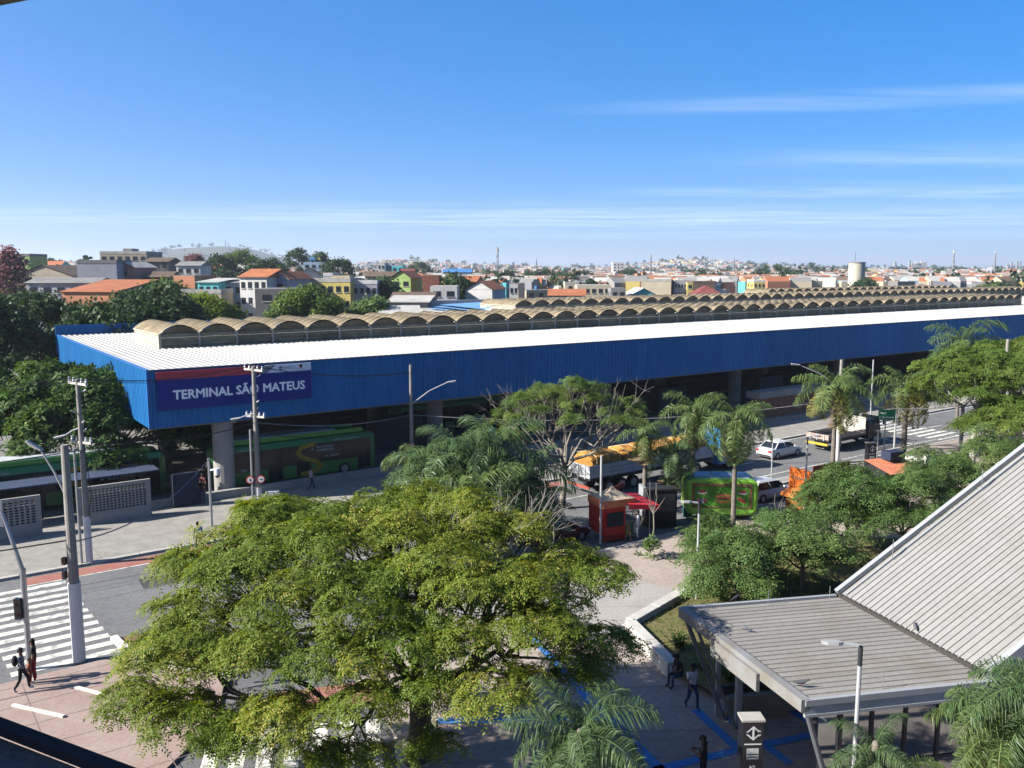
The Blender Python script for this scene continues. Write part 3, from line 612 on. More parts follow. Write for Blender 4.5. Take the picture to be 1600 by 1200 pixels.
g.beam(a + Vector((0, 0, .03)), b + Vector((0, 0, .012)), .04, .03); g.build('ledge_lip', mat('lip_dark', (.04, .042, .05), .8), stn)
eave = G(); q = [WD(-30, -30, 3.2), WD(60, -8, 3.2), WD(32, 6.5, 3.2), WD(-30, 12, 3.2)]
e1 = Vector((-1.95, 3.0, 18.14)) - stn.location
g = G(); g.slab([(x - stn.location.x, y - stn.location.y) for x, y in ((-9, 10.1), (-4.53, 8.0), (-4.17, 7.83), (-1, 6.3), (1.5, 0), (-3, -3), (-9, -3))], 18.3, 18.55); g.build('eave', ledge_m, stn)
g = G(); a = o0 - nl * 1.3; g.beam(a + dl * -4 + Vector((0, 0, 1.9)), a + dl * -1.0 + Vector((0, 0, 1.9)), .2, 4.2); g.build('side_wall', ledge_m, stn)  # wall added out of view to keep the ledge in shade
# ================================================================ vegetation
rng = np.random.default_rng(11); rnd = random.Random(5)
bark = mat('bark', (.085, .068, .052), .95, .3, 3, fine=.2, bump=.5, bscale=12)
bark_l = mat('bark_pale', (.24, .215, .18), .95, .25, 3, fine=.15, bump=.4, bscale=12)
bark_p = mat('palm_bark', (.20, .175, .145), .95, .3, 2, fine=.2, stretch=(1, 1, 5), bump=.4, bscale=9)
lf_tip = leafmat('leaf_tipuana', (.075, .135, .015), (.17, .215, .024), (.30, .28, .05), trl=.36)
lf_gar = leafmat('leaf_garden', (.060, .120, .032), (.12, .185, .05), (.16, .21, .07))
lf_flat = leafmat('leaf_flat', (.055, .11, .016), (.125, .18, .028), (.20, .22, .05))
lf_dark = leafmat('leaf_dark', (.022, .050, .016), (.048, .088, .026), (.075, .12, .035), trl=.22)
lf_mang = leafmat('leaf_mango', (.030, .070, .018), (.085, .15, .035), (.17, .23, .055), trl=.25, rough=.6, spec=.2)
lf_brt = leafmat('leaf_bright', (.055, .11, .02), (.12, .18, .035), (.18, .22, .05))
lf_palm = leafmat('leaf_palm', (.07, .125, .036), (.145, .20, .06), (.24, .25, .09), trl=.3, rough=.45, spec=.45)
lf_palmd = leafmat('leaf_palm_dark', (.055, .105, .040), (.105, .165, .06), (.16, .205, .085), trl=.3, rough=.45, spec=.5)
lf_palmy = leafmat('leaf_palm_yellow', (.13, .145, .03), (.23, .215, .05), (.33, .28, .09), trl=.25)
lf_dead = leafmat('leaf_dead', (.16, .11, .06), (.26, .19, .11), (.36, .28, .18), trl=.1)
lf_pink = leafmat('leaf_pink', (.16, .07, .07), (.28, .13, .12), (.34, .20, .17))

def arr_mesh(name, Vv, Ff, mats, tint=None, smooth=False, midx=None):
    me = bpy.data.meshes.new(name); nv, nf, k = len(Vv), len(Ff), Ff.shape[1]
    me.vertices.add(nv); me.vertices.foreach_set('co', np.ascontiguousarray(Vv, np.float32).ravel())
    me.loops.add(nf * k); me.loops.foreach_set('vertex_index', np.ascontiguousarray(Ff, np.int32).ravel())
    me.polygons.add(nf); me.polygons.foreach_set('loop_start', np.arange(0, nf * k, k, dtype=np.int32))
    try: me.polygons.foreach_set('loop_total', np.full(nf, k, np.int32))
    except Exception: pass
    for x in (mats if isinstance(mats, (list, tuple)) else [mats]): me.materials.append(x)
    if midx is not None: me.polygons.foreach_set('material_index', np.asarray(midx, np.int32))
    me.update(calc_edges=True)
    if tint is not None:
        a = me.attributes.new('tint', 'FLOAT', 'FACE'); a.data.foreach_set('value', np.clip(tint, 0, 1).astype(np.float32))
    return me
def rot_from_z(nrm, spin):
    """rotation matrices taking z to nrm, with a spin about it"""
    n = nrm / np.linalg.norm(nrm, axis=1, keepdims=True)
    ref = np.where(np.abs(n[:, 2:3]) > .95, np.array([[1., 0, 0]]), np.array([[0, 0, 1.]]))
    a = np.cross(ref, n); a /= np.linalg.norm(a, axis=1, keepdims=True); b = np.cross(n, a)
    c, s_ = np.cos(spin)[:, None], np.sin(spin)[:, None]
    return np.stack([a * c + b * s_, b * c - a * s_, n], axis=2)
def scatter(proto, P, nrm, spin, scl, tint, jit=.16):
    pv, pf, pt = proto; Rm = rot_from_z(nrm, spin); n = len(P)
    Vv = np.einsum('nij,kj->nki', Rm, pv) * scl[:, None, None] + P[:, None, :]
    Ff = pf[None] + (np.arange(n) * len(pv))[:, None, None]
    T = tint[:, None] + pt[None] + rng.normal(0, jit, (n, len(pf)))
    return Vv.reshape(-1, 3), Ff.reshape(-1, pf.shape[1]), T.ravel()
def leaf_quad(V_, F_, p, d, side, L, wd, fold=0.0):
    b = len(V_); V_ += [p, p + d * L * .5 + side * wd / 2, p + d * L, p + d * L * .5 - side * wd / 2]; F_.append((b, b + 1, b + 2, b + 3))
def nz(v): return v / (np.linalg.norm(v) + 1e-9)
def proto_pinnate(nleaf=8, pairs=5, L=.46, ll=.13, lw=.055, droop=.5, seed=0):
    r = np.random.default_rng(seed); V_, F_ = [], []
    for i in range(nleaf):
        az = 2 * math.pi * i / nleaf + r.uniform(-.3, .3); el = r.uniform(-.1, .6); h = np.array([math.cos(az), math.sin(az), 0]); side = np.array([-math.sin(az), math.cos(az), 0])
        Lr = L * r.uniform(.75, 1.15)
        for k in range(pairs):
            f = (k + .6) / pairs; e = el - droop * f * 1.6
            p = h * Lr * f * math.cos(el * .6) + np.array([0, 0, math.sin(el) * Lr * f - droop * Lr * f * f * .8])
            dr = nz(h * math.cos(e) + np.array([0, 0, math.sin(e)]))
            for sg in (1, -1):
                d = nz(side * sg * .85 + dr * .55 + np.array([0, 0, r.uniform(-.35, .1)])); sd = nz(np.cross(d, nz(np.array([0, 0, 1]) + r.normal(0, .35, 3))))
                leaf_quad(V_, F_, p, d, sd, ll * r.uniform(.8, 1.2), lw)
    return np.array(V_), np.array(F_), r.normal(0, .05, len(F_))
def proto_rosette(n=10, L=.3, wd=.09, seed=1, droop=.4):
    r = np.random.default_rng(seed); V_, F_ = [], []
    for i in range(n):
        az = 2 * math.pi * i / n * 1.62 + r.uniform(-.2, .2); el = r.uniform(-.5, .9); h = np.array([math.cos(az), math.sin(az), 0]); side = np.array([-math.sin(az), math.cos(az), 0])
        d = nz(h * math.cos(el) + np.array([0, 0, math.sin(el)])); l = L * r.uniform(.7, 1.2); b = len(V_)
        m_ = d * l * .5; e_ = d * l + np.array([0, 0, -droop * l * .5])
        V_ += [d * .03, m_ + side * wd / 2, e_, m_ - side * wd / 2]; F_.append((b, b + 1, b + 2, b + 3))
    return np.array(V_), np.array(F_), r.normal(0, .06, len(F_))
def proto_clump(n=16, R_=.8, sz=.34, seed=2):
    r = np.random.default_rng(seed); V_, F_ = [], []
    for i in range(n):
        p = r.normal(0, 1, 3); p = nz(p) * R_ * r.uniform(.35, 1); p[2] *= .75
        nrm = nz(p + r.normal(0, .5, 3) + np.array([0, 0, .4])); a = nz(np.cross(nrm, r.normal(0, 1, 3))); c = np.cross(nrm, a); b = len(V_); s1, s2 = sz * r.uniform(.6, 1.2), sz * r.uniform(.5, 1)
        V_ += [p - a * s1 / 2, p + c * s2 / 2, p + a * s1 / 2, p - c * s2 / 2]; F_.append((b, b + 1, b + 2, b + 3))
    return np.array(V_), np.array(F_), r.normal(0, .05, len(F_))
PIN = [proto_pinnate(seed=k) for k in range(3)]
PINB = [proto_pinnate(8, 6, .46, .105, .05, .5, seed=30 + k) for k in range(4)]
PINF = [proto_pinnate(7, 4, .5, .16, .06, .65, seed=10 + k) for k in range(3)]
ROS = [proto_rosette(seed=k) for k in range(3)]
CLU = [proto_clump(seed=k) for k in range(3)]

def skeleton(g, node, tips, dirv, r_tip=.012, k=3, lift=.25, depth=0, power=.5, n=6, straight=.42):
    """limbs from a node to all tips: split the tips into clusters, walk to each, repeat"""
    m = len(tips)
    if m == 0: return
    rad = lambda q: r_tip * q ** power
    if m <= 2 or depth > 7:
        for t in tips:
            mid = (node + t) / 2 + rng.normal(0, .06, 3) * np.linalg.norm(t - node); g.tube([node, mid, t], [rad(1.2), rad(1.0), rad(.5)], 4, cap=False)
        return
    kk = min(k if depth else k + 2, m); c = tips[rng.choice(m, kk, replace=False)].copy()
    for _ in range(6):
        lab = np.argmin(((tips[:, None] - c[None]) ** 2).sum(2), 1)
        for j in range(kk):
            if (lab == j).any(): c[j] = tips[lab == j].mean(0)
    for j in range(kk):
        sub = tips[lab == j]; q = len(sub)
        if not q: continue
        to = c[j] - node; L = np.linalg.norm(to)
        if q > 2:
            end = node + to * (straight + .14 * (q < 8)) + np.array([0, 0, -lift * L * .3]) * (depth < 2) + rng.normal(0, .05 * L, 3)
            mid = (node + end) / 2 + rng.normal(0, .05 * L, 3) + dirv * L * .08
            r0 = rad(q) if depth else rad(q) * 1.05
            g.tube([node, mid, end], [r0, r0 * .92, rad(q) * .85], 8 if depth < 2 else 5, cap=False)
            skeleton(g, end, sub, nz(end - node), r_tip, 3, lift, depth + 1, power, n, straight)
        else:
            skeleton(g, node, sub, dirv, r_tip, k, lift, 9, power)
def pads_points(pads, dens, up=1.0):
    P, Nn, T = [], [], []
    for (c, rx, ry, rz, tn) in pads:
        k = max(3, int(rx * ry * math.pi * dens)); a = rng.uniform(0, 2 * math.pi, k); r_ = np.sqrt(rng.uniform(0, 1, k)) * (1 + rng.normal(0, .07, k))
        u, v = r_ * np.cos(a), r_ * np.sin(a); z = np.sqrt(np.clip(1 - r_ ** 2, 0, 1)) * rz * rng.uniform(-.25, 1, k) + rng.normal(0, .08, k)
        P.append(np.stack([c[0] + u * rx, c[1] + v * ry, c[2] + z - .25 * rz * r_ ** 3], 1)); nr = np.stack([u * .75, v * .75, np.full(k, up)], 1) + rng.normal(0, .28, (k, 3)); Nn.append(nr)
        T.append(np.full(k, tn) + rng.normal(0, .1, k))
    return np.concatenate(P), np.concatenate(Nn), np.concatenate(T)
def make_tree(name, label, base, fork_h, pads, dens, protos, lmat, scl=(.8, 1.25), trunk_r=.28, bmat=None, lean=(0, 0), group=None, r_tip=.012, skel_every=3, extra_tips=None, power=.5, cat='tree', up=1.0):
    t = E(name, label, cat, base, group=group); b = np.array(base, float)
    P, Nn, T = pads_points(pads, dens, up); P = P - b
    tips = P[rng.permutation(len(P))[:max(6, len(P) // skel_every)]] - np.array([0, 0, .1])
    g = G(); fork = np.array([lean[0], lean[1], fork_h]); m_ = fork * .5 + np.array([rnd.uniform(-.1, .1), rnd.uniform(-.1, .1), 0])
    g.tube([(0, 0, -.2), (0, 0, .05), tuple(m_), tuple(fork + np.array([0, 0, .15]))], [trunk_r * 1.35, trunk_r * 1.15, trunk_r * .95, trunk_r * .9], 10)
    skeleton(g, fork, tips, np.array([0, 0, 1.]), r_tip, power=power)
    g.build('trunk', bmat or bark, t, smooth=True)
    if extra_tips is not None:
        g = G(); skeleton(g, fork, np.array(extra_tips) - b, np.array([0, 0, 1.]), .009, power=.52, straight=.5); g.build('bare_branches', mat('bark_bleached', (.30, .275, .24), .95, .25, 3, fine=.15), t, smooth=True)
    n = len(P); which = rng.integers(0, len(protos), n); Vs, Fs, Ts, o = [], [], [], 0
    for q, pr in enumerate(protos):
        s_ = which == q
        if not s_.any(): continue
        a, f, tt = scatter(pr, P[s_], Nn[s_], rng.uniform(0, 6.28, s_.sum()), rng.uniform(scl[0], scl[1], s_.sum()), T[s_]); Vs.append(a); Fs.append(f + o); Ts.append(tt); o += len(a)
    obj('crown', arr_mesh('crown', np.concatenate(Vs), np.concatenate(Fs), lmat, np.concatenate(Ts)), t)
    return t
def dome_pads(c, rx, ry, ztop, zrim, n, pr, thick, tint=(.35, .65), seed=0, hole=0, front_low=None):
    r = np.random.default_rng(seed); out_ = []
    for i in range(n):
        f = math.sqrt((i + .5) / n); a = i * 2.39996 + r.uniform(-.25, .25)
        x, y = c[0] + f * rx * math.cos(a), c[1] + f * ry * math.sin(a); z = ztop - (ztop - zrim) * f ** 2.2 + r.normal(0, .28)
        s_ = r.uniform(*pr) * (1.08 - .25 * f); out_.append(((x, y, z), s_ * r.uniform(.9, 1.3), s_ * r.uniform(.8, 1.15), thick * r.uniform(.7, 1.3), r.uniform(*tint)))
    return out_
# ---- the big spreading tree in the foreground
base = W(655, 1172); base = Vector((-3.1, 26.6, 0))
pads = dome_pads((-4.1, 26.3), 7.1, 4.5, 7.3, 5.9, 58, (1.05, 1.6), .4, (.35, .85), 3)
pads = [((p[0][0], p[0][1], p[0][2] + .36 * (p[0][1] - 26.3)), *p[1:]) for p in pads]
pads += [((-11.2, 24.4, 3.3), 1.4, 1.1, .3, .55), ((-9.9, 23.6, 3.4), 1.4, 1.1, .3, .6), ((-9.0, 22.9, 3.3), 1.5, 1.0, .35, .4), ((-7.6, 22.7, 3.1), 1.2, .9, .35, .35), ((-5.9, 22.5, 2.7), 1.2, .9, .3, .5), ((-4.4, 22.6, 2.6), 1.1, .8, .3, .55), ((-2.4, 23.0, 2.7), 1.0, .8, .3, .4), ((-7.0, 23.6, 3.4), 1.2, .9, .3, .5),
         ((-10.6, 25.6, 4.6), 1.4, 1.2, .35, .6), ((3.0, 26.2, 4.3), 1.3, 1.2, .4, .4), ((2.2, 24.9, 4.1), 1.2, 1.0, .4, .3), ((.6, 24.3, 3.9), 1.0, .8, .35, .3)]
bare = [np.array([x, y, z]) for x, y, z in zip(rng.uniform(-3.0, 2.2, 230), rng.uniform(26.5, 31.2, 230), rng.uniform(6.4, 8.5, 230))]
keep = []
for p in pads:                                            # the back right of the crown is thin and twiggy
    if p[0][0] > -1.6 and p[0][1] > 27.5: p = (p[0], p[1] * .8, p[2] * .75, p[3] * .6, .85)
    keep.append(p)
make_tree('tipuana_tree', 'huge spreading tree with feathery yellow green layers filling the foreground', base, 2.1, keep, 10.6, PINB, lf_tip, (.75, 1.2), .36, bark, (.1, -.1), extra_tips=bare, skel_every=4, r_tip=.013)
# ---- garden trees behind the canopy: fine drooping foliage
def gtree(label, px, py, h, r_, n=12, seed=0, lm=lf_gar, tint=(.25, .65)):
    b = W(px, py); p = dome_pads((b.x, b.y), r_, r_ * .95, h, h * .5, n, (.75, 1.15), .5, tint, seed)
    p += [((b.x + a, b.y + c, h * .62), .9, .8, .4, .35) for a, c in ((.8, -.9), (-1.1, -.7), (.2, -1.3))]
    return make_tree('feathery_tree', label, b, h * .33, p, 9.5, PINF, lm, (.8, 1.25), .12, bark_l, skel_every=3, r_tip=.011, group='feathery trees in the plaza garden')
gtree('bushy feathery tree beside plaza lamp post, nearest to the paved path', 1150, 948, 3.05, 2.3, 13, 21)
gtree('feathery tree directly behind the flat canopy roof', 1252, 930, 4.0, 2.6, 14, 22)
gtree('wide feathery tree half hiding the orange snack stall', 1322, 866, 4.6, 2.9, 16, 23)
gtree('dark feathery tree touching the edge of sloping escalator roof', 1408, 880, 4.7, 2.8, 15, 24, tint=(.15, .5))
gtree('feathery tree in front of the small white shed', 1462, 826, 4.3, 2.7, 14, 25)
gtree('yellowish feathery tree beside escalator roof, farthest along the garden', 1548, 792, 4.8, 2.9, 15, 26, tint=(.45, .9))
gtree('low feathery sapling in front of the green food trailer', 1112, 872, 1.9, 1.3, 7, 27)
# ---- flat-topped trees on the right
def ftree(label, px, py, h, r_, n, seed, fork=.55, tint=(.35, .7), lean=(0, 0), c=None, trunk=.22, zr=.68):
    b = W(px, py); cc = c or (b.x, b.y); p = dome_pads(cc, r_, r_ * .9, h, h * zr, n, (1.2, 1.8), .5, tint, seed)
    return make_tree('flat_topped_tree', label, b, h * fork, p, 5.2, PIN, lf_flat, (1.1, 1.65), trunk, mat('bark_painted', (.42, .40, .37), .9, .3, 1.5), lean, skel_every=3, r_tip=.014, group='flat-topped street trees')
ftree('tall flat-topped tree with pale trunk beside the traffic light', 1518, 742, 9.4, 5.2, 22, 31)
ftree('flat-topped street tree at picture edge below the blue wall', 1590, 722, 10.0, 5.6, 22, 32)
ftree('small flat-topped tree hanging over the zebra crossing', 1500, 700, 6.8, 3.6, 13, 33, tint=(.2, .5), trunk=.16)
ftree('lower flat-topped tree at picture edge above escalator roof', 1600, 765, 6.4, 4.4, 18, 34)
# ---- sparse, nearly leafless tree in front of the terminal
b = W(878, 792); pp = dome_pads((b.x + .3, b.y), 5.6, 4.6, 8.3, 5.6, 44, (.6, 1.0), .28, (.35, .95), 41)
tw = [np.array([b.x + x, b.y + y, z]) for x, y, z in zip(rng.uniform(-6.6, 6.2, 190), rng.uniform(-4, 4, 190), rng.uniform(6.0, 8.8, 190))]
tw = [q for q in tw if (q[0] - b.x) ** 2 / 40 + (q[1] - b.y) ** 2 / 18 < 1]
make_tree('sparse_tree', 'half bare tree with grey twigs and few yellow green tufts before terminal', b, 2.6, pp, 7, PIN, lf_brt, (.7, 1.0), .2, bark_l, (.2, .1), extra_tips=tw, skel_every=2, r_tip=.016)
# ---- left: broad-leaved tree and the dark mass behind it
b = W(40, 742); pp = dome_pads((-33.0, 64.5), 9.8, 7.0, 8.1, 2.6, 80, (1.2, 1.8), .9, (.2, .75), 51)
make_tree('mango_tree', 'broad leaved glossy tree in front of the blue terminal end wall', b, 2.6, pp, 7.5, ROS, lf_mang, (1.5, 2.4), .3, bark_l, skel_every=5, r_tip=.016)
b = W(-70, 760); pp = dome_pads((b.x - 1, b.y + 1), 7, 6, 8.6, 4.2, 34, (1.2, 1.8), .8, (.2, .75), 53)
make_tree('mango_tree', 'glossy leaved tree cut by picture edge above the perforated wall', b, 2.6, pp, 6, ROS, lf_mang, (1.5, 2.4), .3, bark_l, skel_every=5, r_tip=.016)
def mass_tree(label, x, y, z0, h, r_, seed, lm=lf_dark, tint=(.1, .7), n=26, name='shade_tree', group=None, dens=3.2, sc_=(1.0, 1.7), zr=.42, pr=(1.5, 2.3)):
    p = dome_pads((x, y), r_, r_ * .9, z0 + h, z0 + h * zr, n, pr, 1.1, tint, seed)
    return make_tree(name, label, (x, y, z0), h * .35, p, dens, CLU, lm, sc_, .35, bark, skel_every=9, r_tip=.02, group=group, up=.6)
grp = 'dark trees behind the terminal end'
mass_tree('tall dark tree at far picture edge behind the mango tree', -56, 88, -.2, 13.0, 8.5, 61, group=grp, n=34)
mass_tree('dark rounded tree just behind the terminal end wall', -44, 96, -.2, 11.8, 8.0, 62, group=grp, n=34)
mass_tree('dark tree between the lilac house and the terminal roof', -46, 112, -.2, 12.6, 8.0, 63, group=grp, tint=(.2, .9), n=30)
mass_tree('dark tree in the gap left of the blue end wall', -58, 104, -.2, 12.5, 8.5, 64, group=grp, n=30)
mass_tree('green umbrella tree rising behind the first skylights', -47, 128, 0, 11.0, 6.6, 65, lm=lf_tip, tint=(.1, .5), group=grp, zr=.75)
mass_tree('bright round tree behind the skylights, beside the white house', -31, 131, 0, 12.2, 6.4, 66, lm=lf_brt, tint=(.2, .8))
mass_tree('small olive tree behind skylights left of the navy hall', -22, 135, 0, 10.8, 3.8, 67, lm=lf_gar, tint=(.2, .7), n=14)
# ---- palms: every frond its own object, drawn from shared meshes
def frond_mesh(L, ll, n, lmat, seed, droop=1.25, plume=.55, wd=.048, arch=.9):
    r = np.random.default_rng(seed); V_, F_, T_ = [], [], []
    pts = []
    for k in range(n + 1):
        f = k / n; ang = arch - droop * f * 1.35; pts.append(ang)
    p = np.zeros(3); pos = [p.copy()]; dirs = []
    for k in range(n):
        d = np.array([math.cos(pts[k]), 0, math.sin(pts[k])]); p = p + d * L / n; pos.append(p.copy()); dirs.append(d)
    for k in range(n):                                   # midrib
        w0, w1 = .035 * (1 - k / n) + .008, .035 * (1 - (k + 1) / n) + .008; b = len(V_); sd = np.array([0, 1., 0])
        V_ += [pos[k] - sd * w0, pos[k] + sd * w0, pos[k + 1] + sd * w1, pos[k + 1] - sd * w1]; F_.append((b, b + 1, b + 2, b + 3)); T_.append(.7)
    for k in range(2, n):
        f = k / n; l0 = ll * math.sin(math.pi * (.12 + .83 * f)) ** .7 + .05
        for sg in (1, -1):
            for q in range(2):
                pr = r.uniform(-plume, plume); d = nz(np.array([0, sg * 1.0, 0]) + dirs[k] * r.uniform(.35, .8) + np.array([0, 0, pr])); l = l0 * r.uniform(.8, 1.15)
                p0 = pos[k] + dirs[k] * (q * .5 * L / n); m_ = p0 + d * l * .5; e_ = p0 + d * l * .86 + np.array([0, 0, -l * r.uniform(.2, .75)]); sd = nz(np.cross(d, np.array([.3, 0, 1.]) + r.normal(0, .4, 3))) * wd / 2
                b = len(V_); V_ += [p0, m_ + sd, e_, m_ - sd]; F_.append((b, b + 1, b + 2, b + 3)); T_.append(.45 + r.normal(0, .2))
    return arr_mesh('frond', np.array(V_), np.array(F_), lmat, np.array(T_))
FR = {}
def fronds(kind):
    if kind not in FR:
        near = kind.isupper(); m_ = {'g': lf_palm, 'd': lf_palmd, 'y': lf_palmy, 'x': lf_dead}[kind.lower()]
        FR[kind] = [frond_mesh(2.7, .66, 72 if near else 38, m_, 70 + k + 9 * ord(kind), droop=(1.15, 1.35, 1.55, .95)[k] + (.5 if kind == 'x' else 0), plume=(1.0 if near else .7) if kind not in 'xX' else .3, wd=.032 if near else .048) for k in range(4)]
    return FR[kind]
def palm(label, base, h, size=1.0, n=15, kind='g', dead=2, seed=0, yellow=0, trunk_r=.13, lean=(0, 0), group='queen palms', frac=(1.2, -.75)):
    r = random.Random(seed); t = E('palm_tree', label, 'palm tree', base, group=group); g = G()
    k = 9; pts = [(lean[0] * (i / k) ** 2, lean[1] * (i / k) ** 2, -.15 + (h + .15) * i / k) for i in range(k + 1)]
    g.tube(pts, [trunk_r * (1.25 - .35 * i / k) * (1 + .05 * (i % 2)) for i in range(k + 1)], 10); g.ell((pts[-1][0], pts[-1][1], h + .12), (trunk_r * 1.1, trunk_r * 1.1, .38), 8, 6)
    g.build('trunk', bark_p, t, smooth=True)
    for i in range(n + dead):
        kd = 'x' if i >= n else ('y' if i >= n - yellow else kind); kd = kd.upper() if kind.isupper() else kd; f = i / max(1, n - 1); ms = fronds(kd); o = obj('frond', r.choice(ms), t, (pts[-1][0], pts[-1][1], h + .25 - .25 * min(f, 1)))
        pitch = frac[0] + (frac[1] - frac[0]) * min(f, 1) + r.uniform(-.12, .12) - .85
        if i >= n: pitch = -1.5 + r.uniform(-.2, .1)
        o.rotation_euler = (r.uniform(-.25, .25), -pitch, i * 2.39996 + r.uniform(-.3, .3)); s_ = size * 1.3 * r.uniform(.85, 1.12); o.scale = (s_, s_, s_)
    return t
palm('slender young palm before the tarpaulin truck, beside black booth', W(1006, 818), 5.6, .62, 11, 'g', 4, 1)
palm('drooping dark palm right of the black booth', W(1049, 812), 4.3, .72, 13, 'd', 5, 2)
palm('full palm in front of the trailer, hiding truck side', W(1080, 800), 6.5, .8, 15, 'g', 2, 3)
palm('palm with pale leaning trunk rising in front of the green food trailer', W(1145, 826), 6.7, .85, 17, 'g', 1, 4)
palm('tall yellowish palm beside white based pole at the avenue edge', W(1301, 728), 6.2, 1.1, 16, 'g', 1, 5, yellow=5, trunk_r=.16, frac=(1.3, -.3))
palm('stout palm beside green street sign at the avenue edge', W(1411, 712), 5.5, 1.0, 16, 'g', 1, 6, yellow=6, trunk_r=.2, frac=(1.3, -.3))
palm('large palm on terminal side below the end of the blue wall', W(1494, 668), 8.6, 1.35, 16, 'd', 1, 7)
cl_ = 'clump of dark feathery palms behind the big tree'
for i, (px, py, h, s_, kd, lb) in enumerate(((668, 838, 3.6, 1.15, 'd', 'lowest dark palm of the central clump, beside lamp pole'), (715, 842, 5.0, 1.2, 'd', 'dark palm of the central clump nearest the electric bus'), (770, 842, 5.2, 1.3, 'd', 'tallest palm in the middle of the central clump'),
                                         (822, 846, 3.9, 1.15, 'd', 'dark palm of the central clump nearest the sparse tree'), (842, 850, 2.3, .8, 'd', 'small drooping palm of the central clump nearest the red stall'), (745, 868, 3.4, 1.15, 'g', 'front palm of the central clump half under big tree'), (655, 800, 3.2, .9, 'g', 'pale palm at the outer end of the central clump'))):
    palm(lb, W(px, py), h - .3, s_ * .84, 24, kd, 0, 80 + i, group=cl_, frac=(1.35, -.9))
# foreground palms
p = WD(905, 1175, 22.5); palm('palm seen from above at bottom centre over the blue line', (p.x, p.y, 0), 3.7, .66, 22, 'D', 0, 21)
p = WD(1580, 1110, 19.5); palm('large bright palm at bottom corner against the escalator roof', (p.x, p.y, 0), 5.5, .56, 24, 'G', 4, 22, yellow=4, trunk_r=.16)
p = WD(1408, 1190, 21.0); palm('low bright green palm in front of the hall glass', (p.x, p.y, 0), 3.3, .42, 16, 'G', 1, 23)
p = WD(1368, 1165, 21.3); palm('small palm beside the bare lamp post before the glass', (p.x, p.y, 0), 4.0, .4, 12, 'D', 0, 24)
p = WD(1650, 1045, 18.8); palm('dark palm half cut by the picture edge', (p.x, p.y, 0), 6.4, .62, 20, 'D', 1, 25)
# ---- saplings, strap-leaved plants
def sapling(label, px, py, h, seed, leafy=True):
    r = np.random.default_rng(seed); b = W(px, py); t = E('sapling', label, 'sapling', b); g = G()
    g.tube([(0, 0, 0), (.25, .05, h * .4), (.2, .1, h * .7)], [.05, .04, .03], 6)
    for k in range(6):
        a = r.uniform(0, 6.28); e = np.array([.2 + math.cos(a) * .7, .1 + math.sin(a) * .5, h * r.uniform(.75, 1.05)]); g.tube([(.2, .1, h * .6), tuple((np.array([.2, .1, h * .6]) + e) / 2 + r.normal(0, .08, 3)), tuple(e)], [.025, .018, .008], 5)
    g.build('stem', bark_l, t)
    P = r.normal(0, .35, (40, 3)) + np.array([.1, 0, .55]); P[:, 2] = np.abs(P[:, 2])
    a, f, tt = scatter(ROS[0], P, r.normal(0, .5, (40, 3)) + np.array([0, 0, 1.]), r.uniform(0, 6, 40), r.uniform(.8, 1.2, 40), np.full(40, .5)); obj('foliage', arr_mesh('foliage', a, f, lf_gar, tt), t)
sapling('nearly bare sapling with leaf tuft at its foot on the plaza', 1014, 872, 4.2, 91)
sapling('thin leaning sapling beside the orange snack stall', 1208, 842, 2.6, 92)
def strap_plant(label, loc, s_, seed):
    r = np.random.default_rng(seed); V_, F_, T_ = [], [], []
    for k in range(46):
        a = r.uniform(0, 6.28); el = r.uniform(.5, 1.35); l = s_ * r.uniform(.6, 1.1); h = np.array([math.cos(a), math.sin(a), 0]); sd = np.array([-math.sin(a), math.cos(a), 0]) * .03 * s_ * 1.4
        p0 = r.normal(0, .06, 3) * np.array([1, 1, 0]); m_ = p0 + h * l * .5 * math.cos(el) + np.array([0, 0, l * .6 * math.sin(el)]); e_ = m_ + h * l * .45 + np.array([0, 0, l * .05]); b = len(V_)
        V_ += [p0 - sd, p0 + sd, m_ + sd, m_ - sd, e_, e_]; F_ += [(b, b + 1, b + 2, b + 3), (b + 3, b + 2, b + 4, b + 5)]; c = r.uniform(.2, 1); T_ += [c, c]
    o = obj('strap_plant', arr_mesh('strap_plant', np.array(V_), np.array(F_), lf_brt, np.array(T_)), None, loc); return tag(o, label, 'plant', 'strap-leaved plants in the garden bed')
strap_plant('strap leaved plant alone inside the garden wall corner', W(1062, 1012, .35), .95, 1)
for k, (px, py, lb) in enumerate(((1140, 1062, 'strap leaved clump under the canopy, nearest the leaning struts'), (1168, 1058, 'middle strap leaved clump under the canopy'), (1196, 1052, 'strap leaved clump under the canopy, farthest from the struts'), (1150, 1046, 'strap leaved clump at the back of the bed under the canopy'), (1095, 1042, 'small strap leaved plant behind the seated man'))):
    strap_plant(lb, W(px, py, .35), .95 if k < 4 else .6, 5 + k)
for k in range(10):
    px, py = 1110 + k * 22 + rnd.uniform(-8, 8), 936 + rnd.uniform(-10, 14) - k * 3; strap_plant(('first', 'second', 'third', 'fourth', 'fifth', 'sixth', 'seventh', 'eighth', 'ninth', 'last')[k] + ' low tuft from the lamp post in the bed behind the canopy', W(px, py, .35), .6, 20 + k)
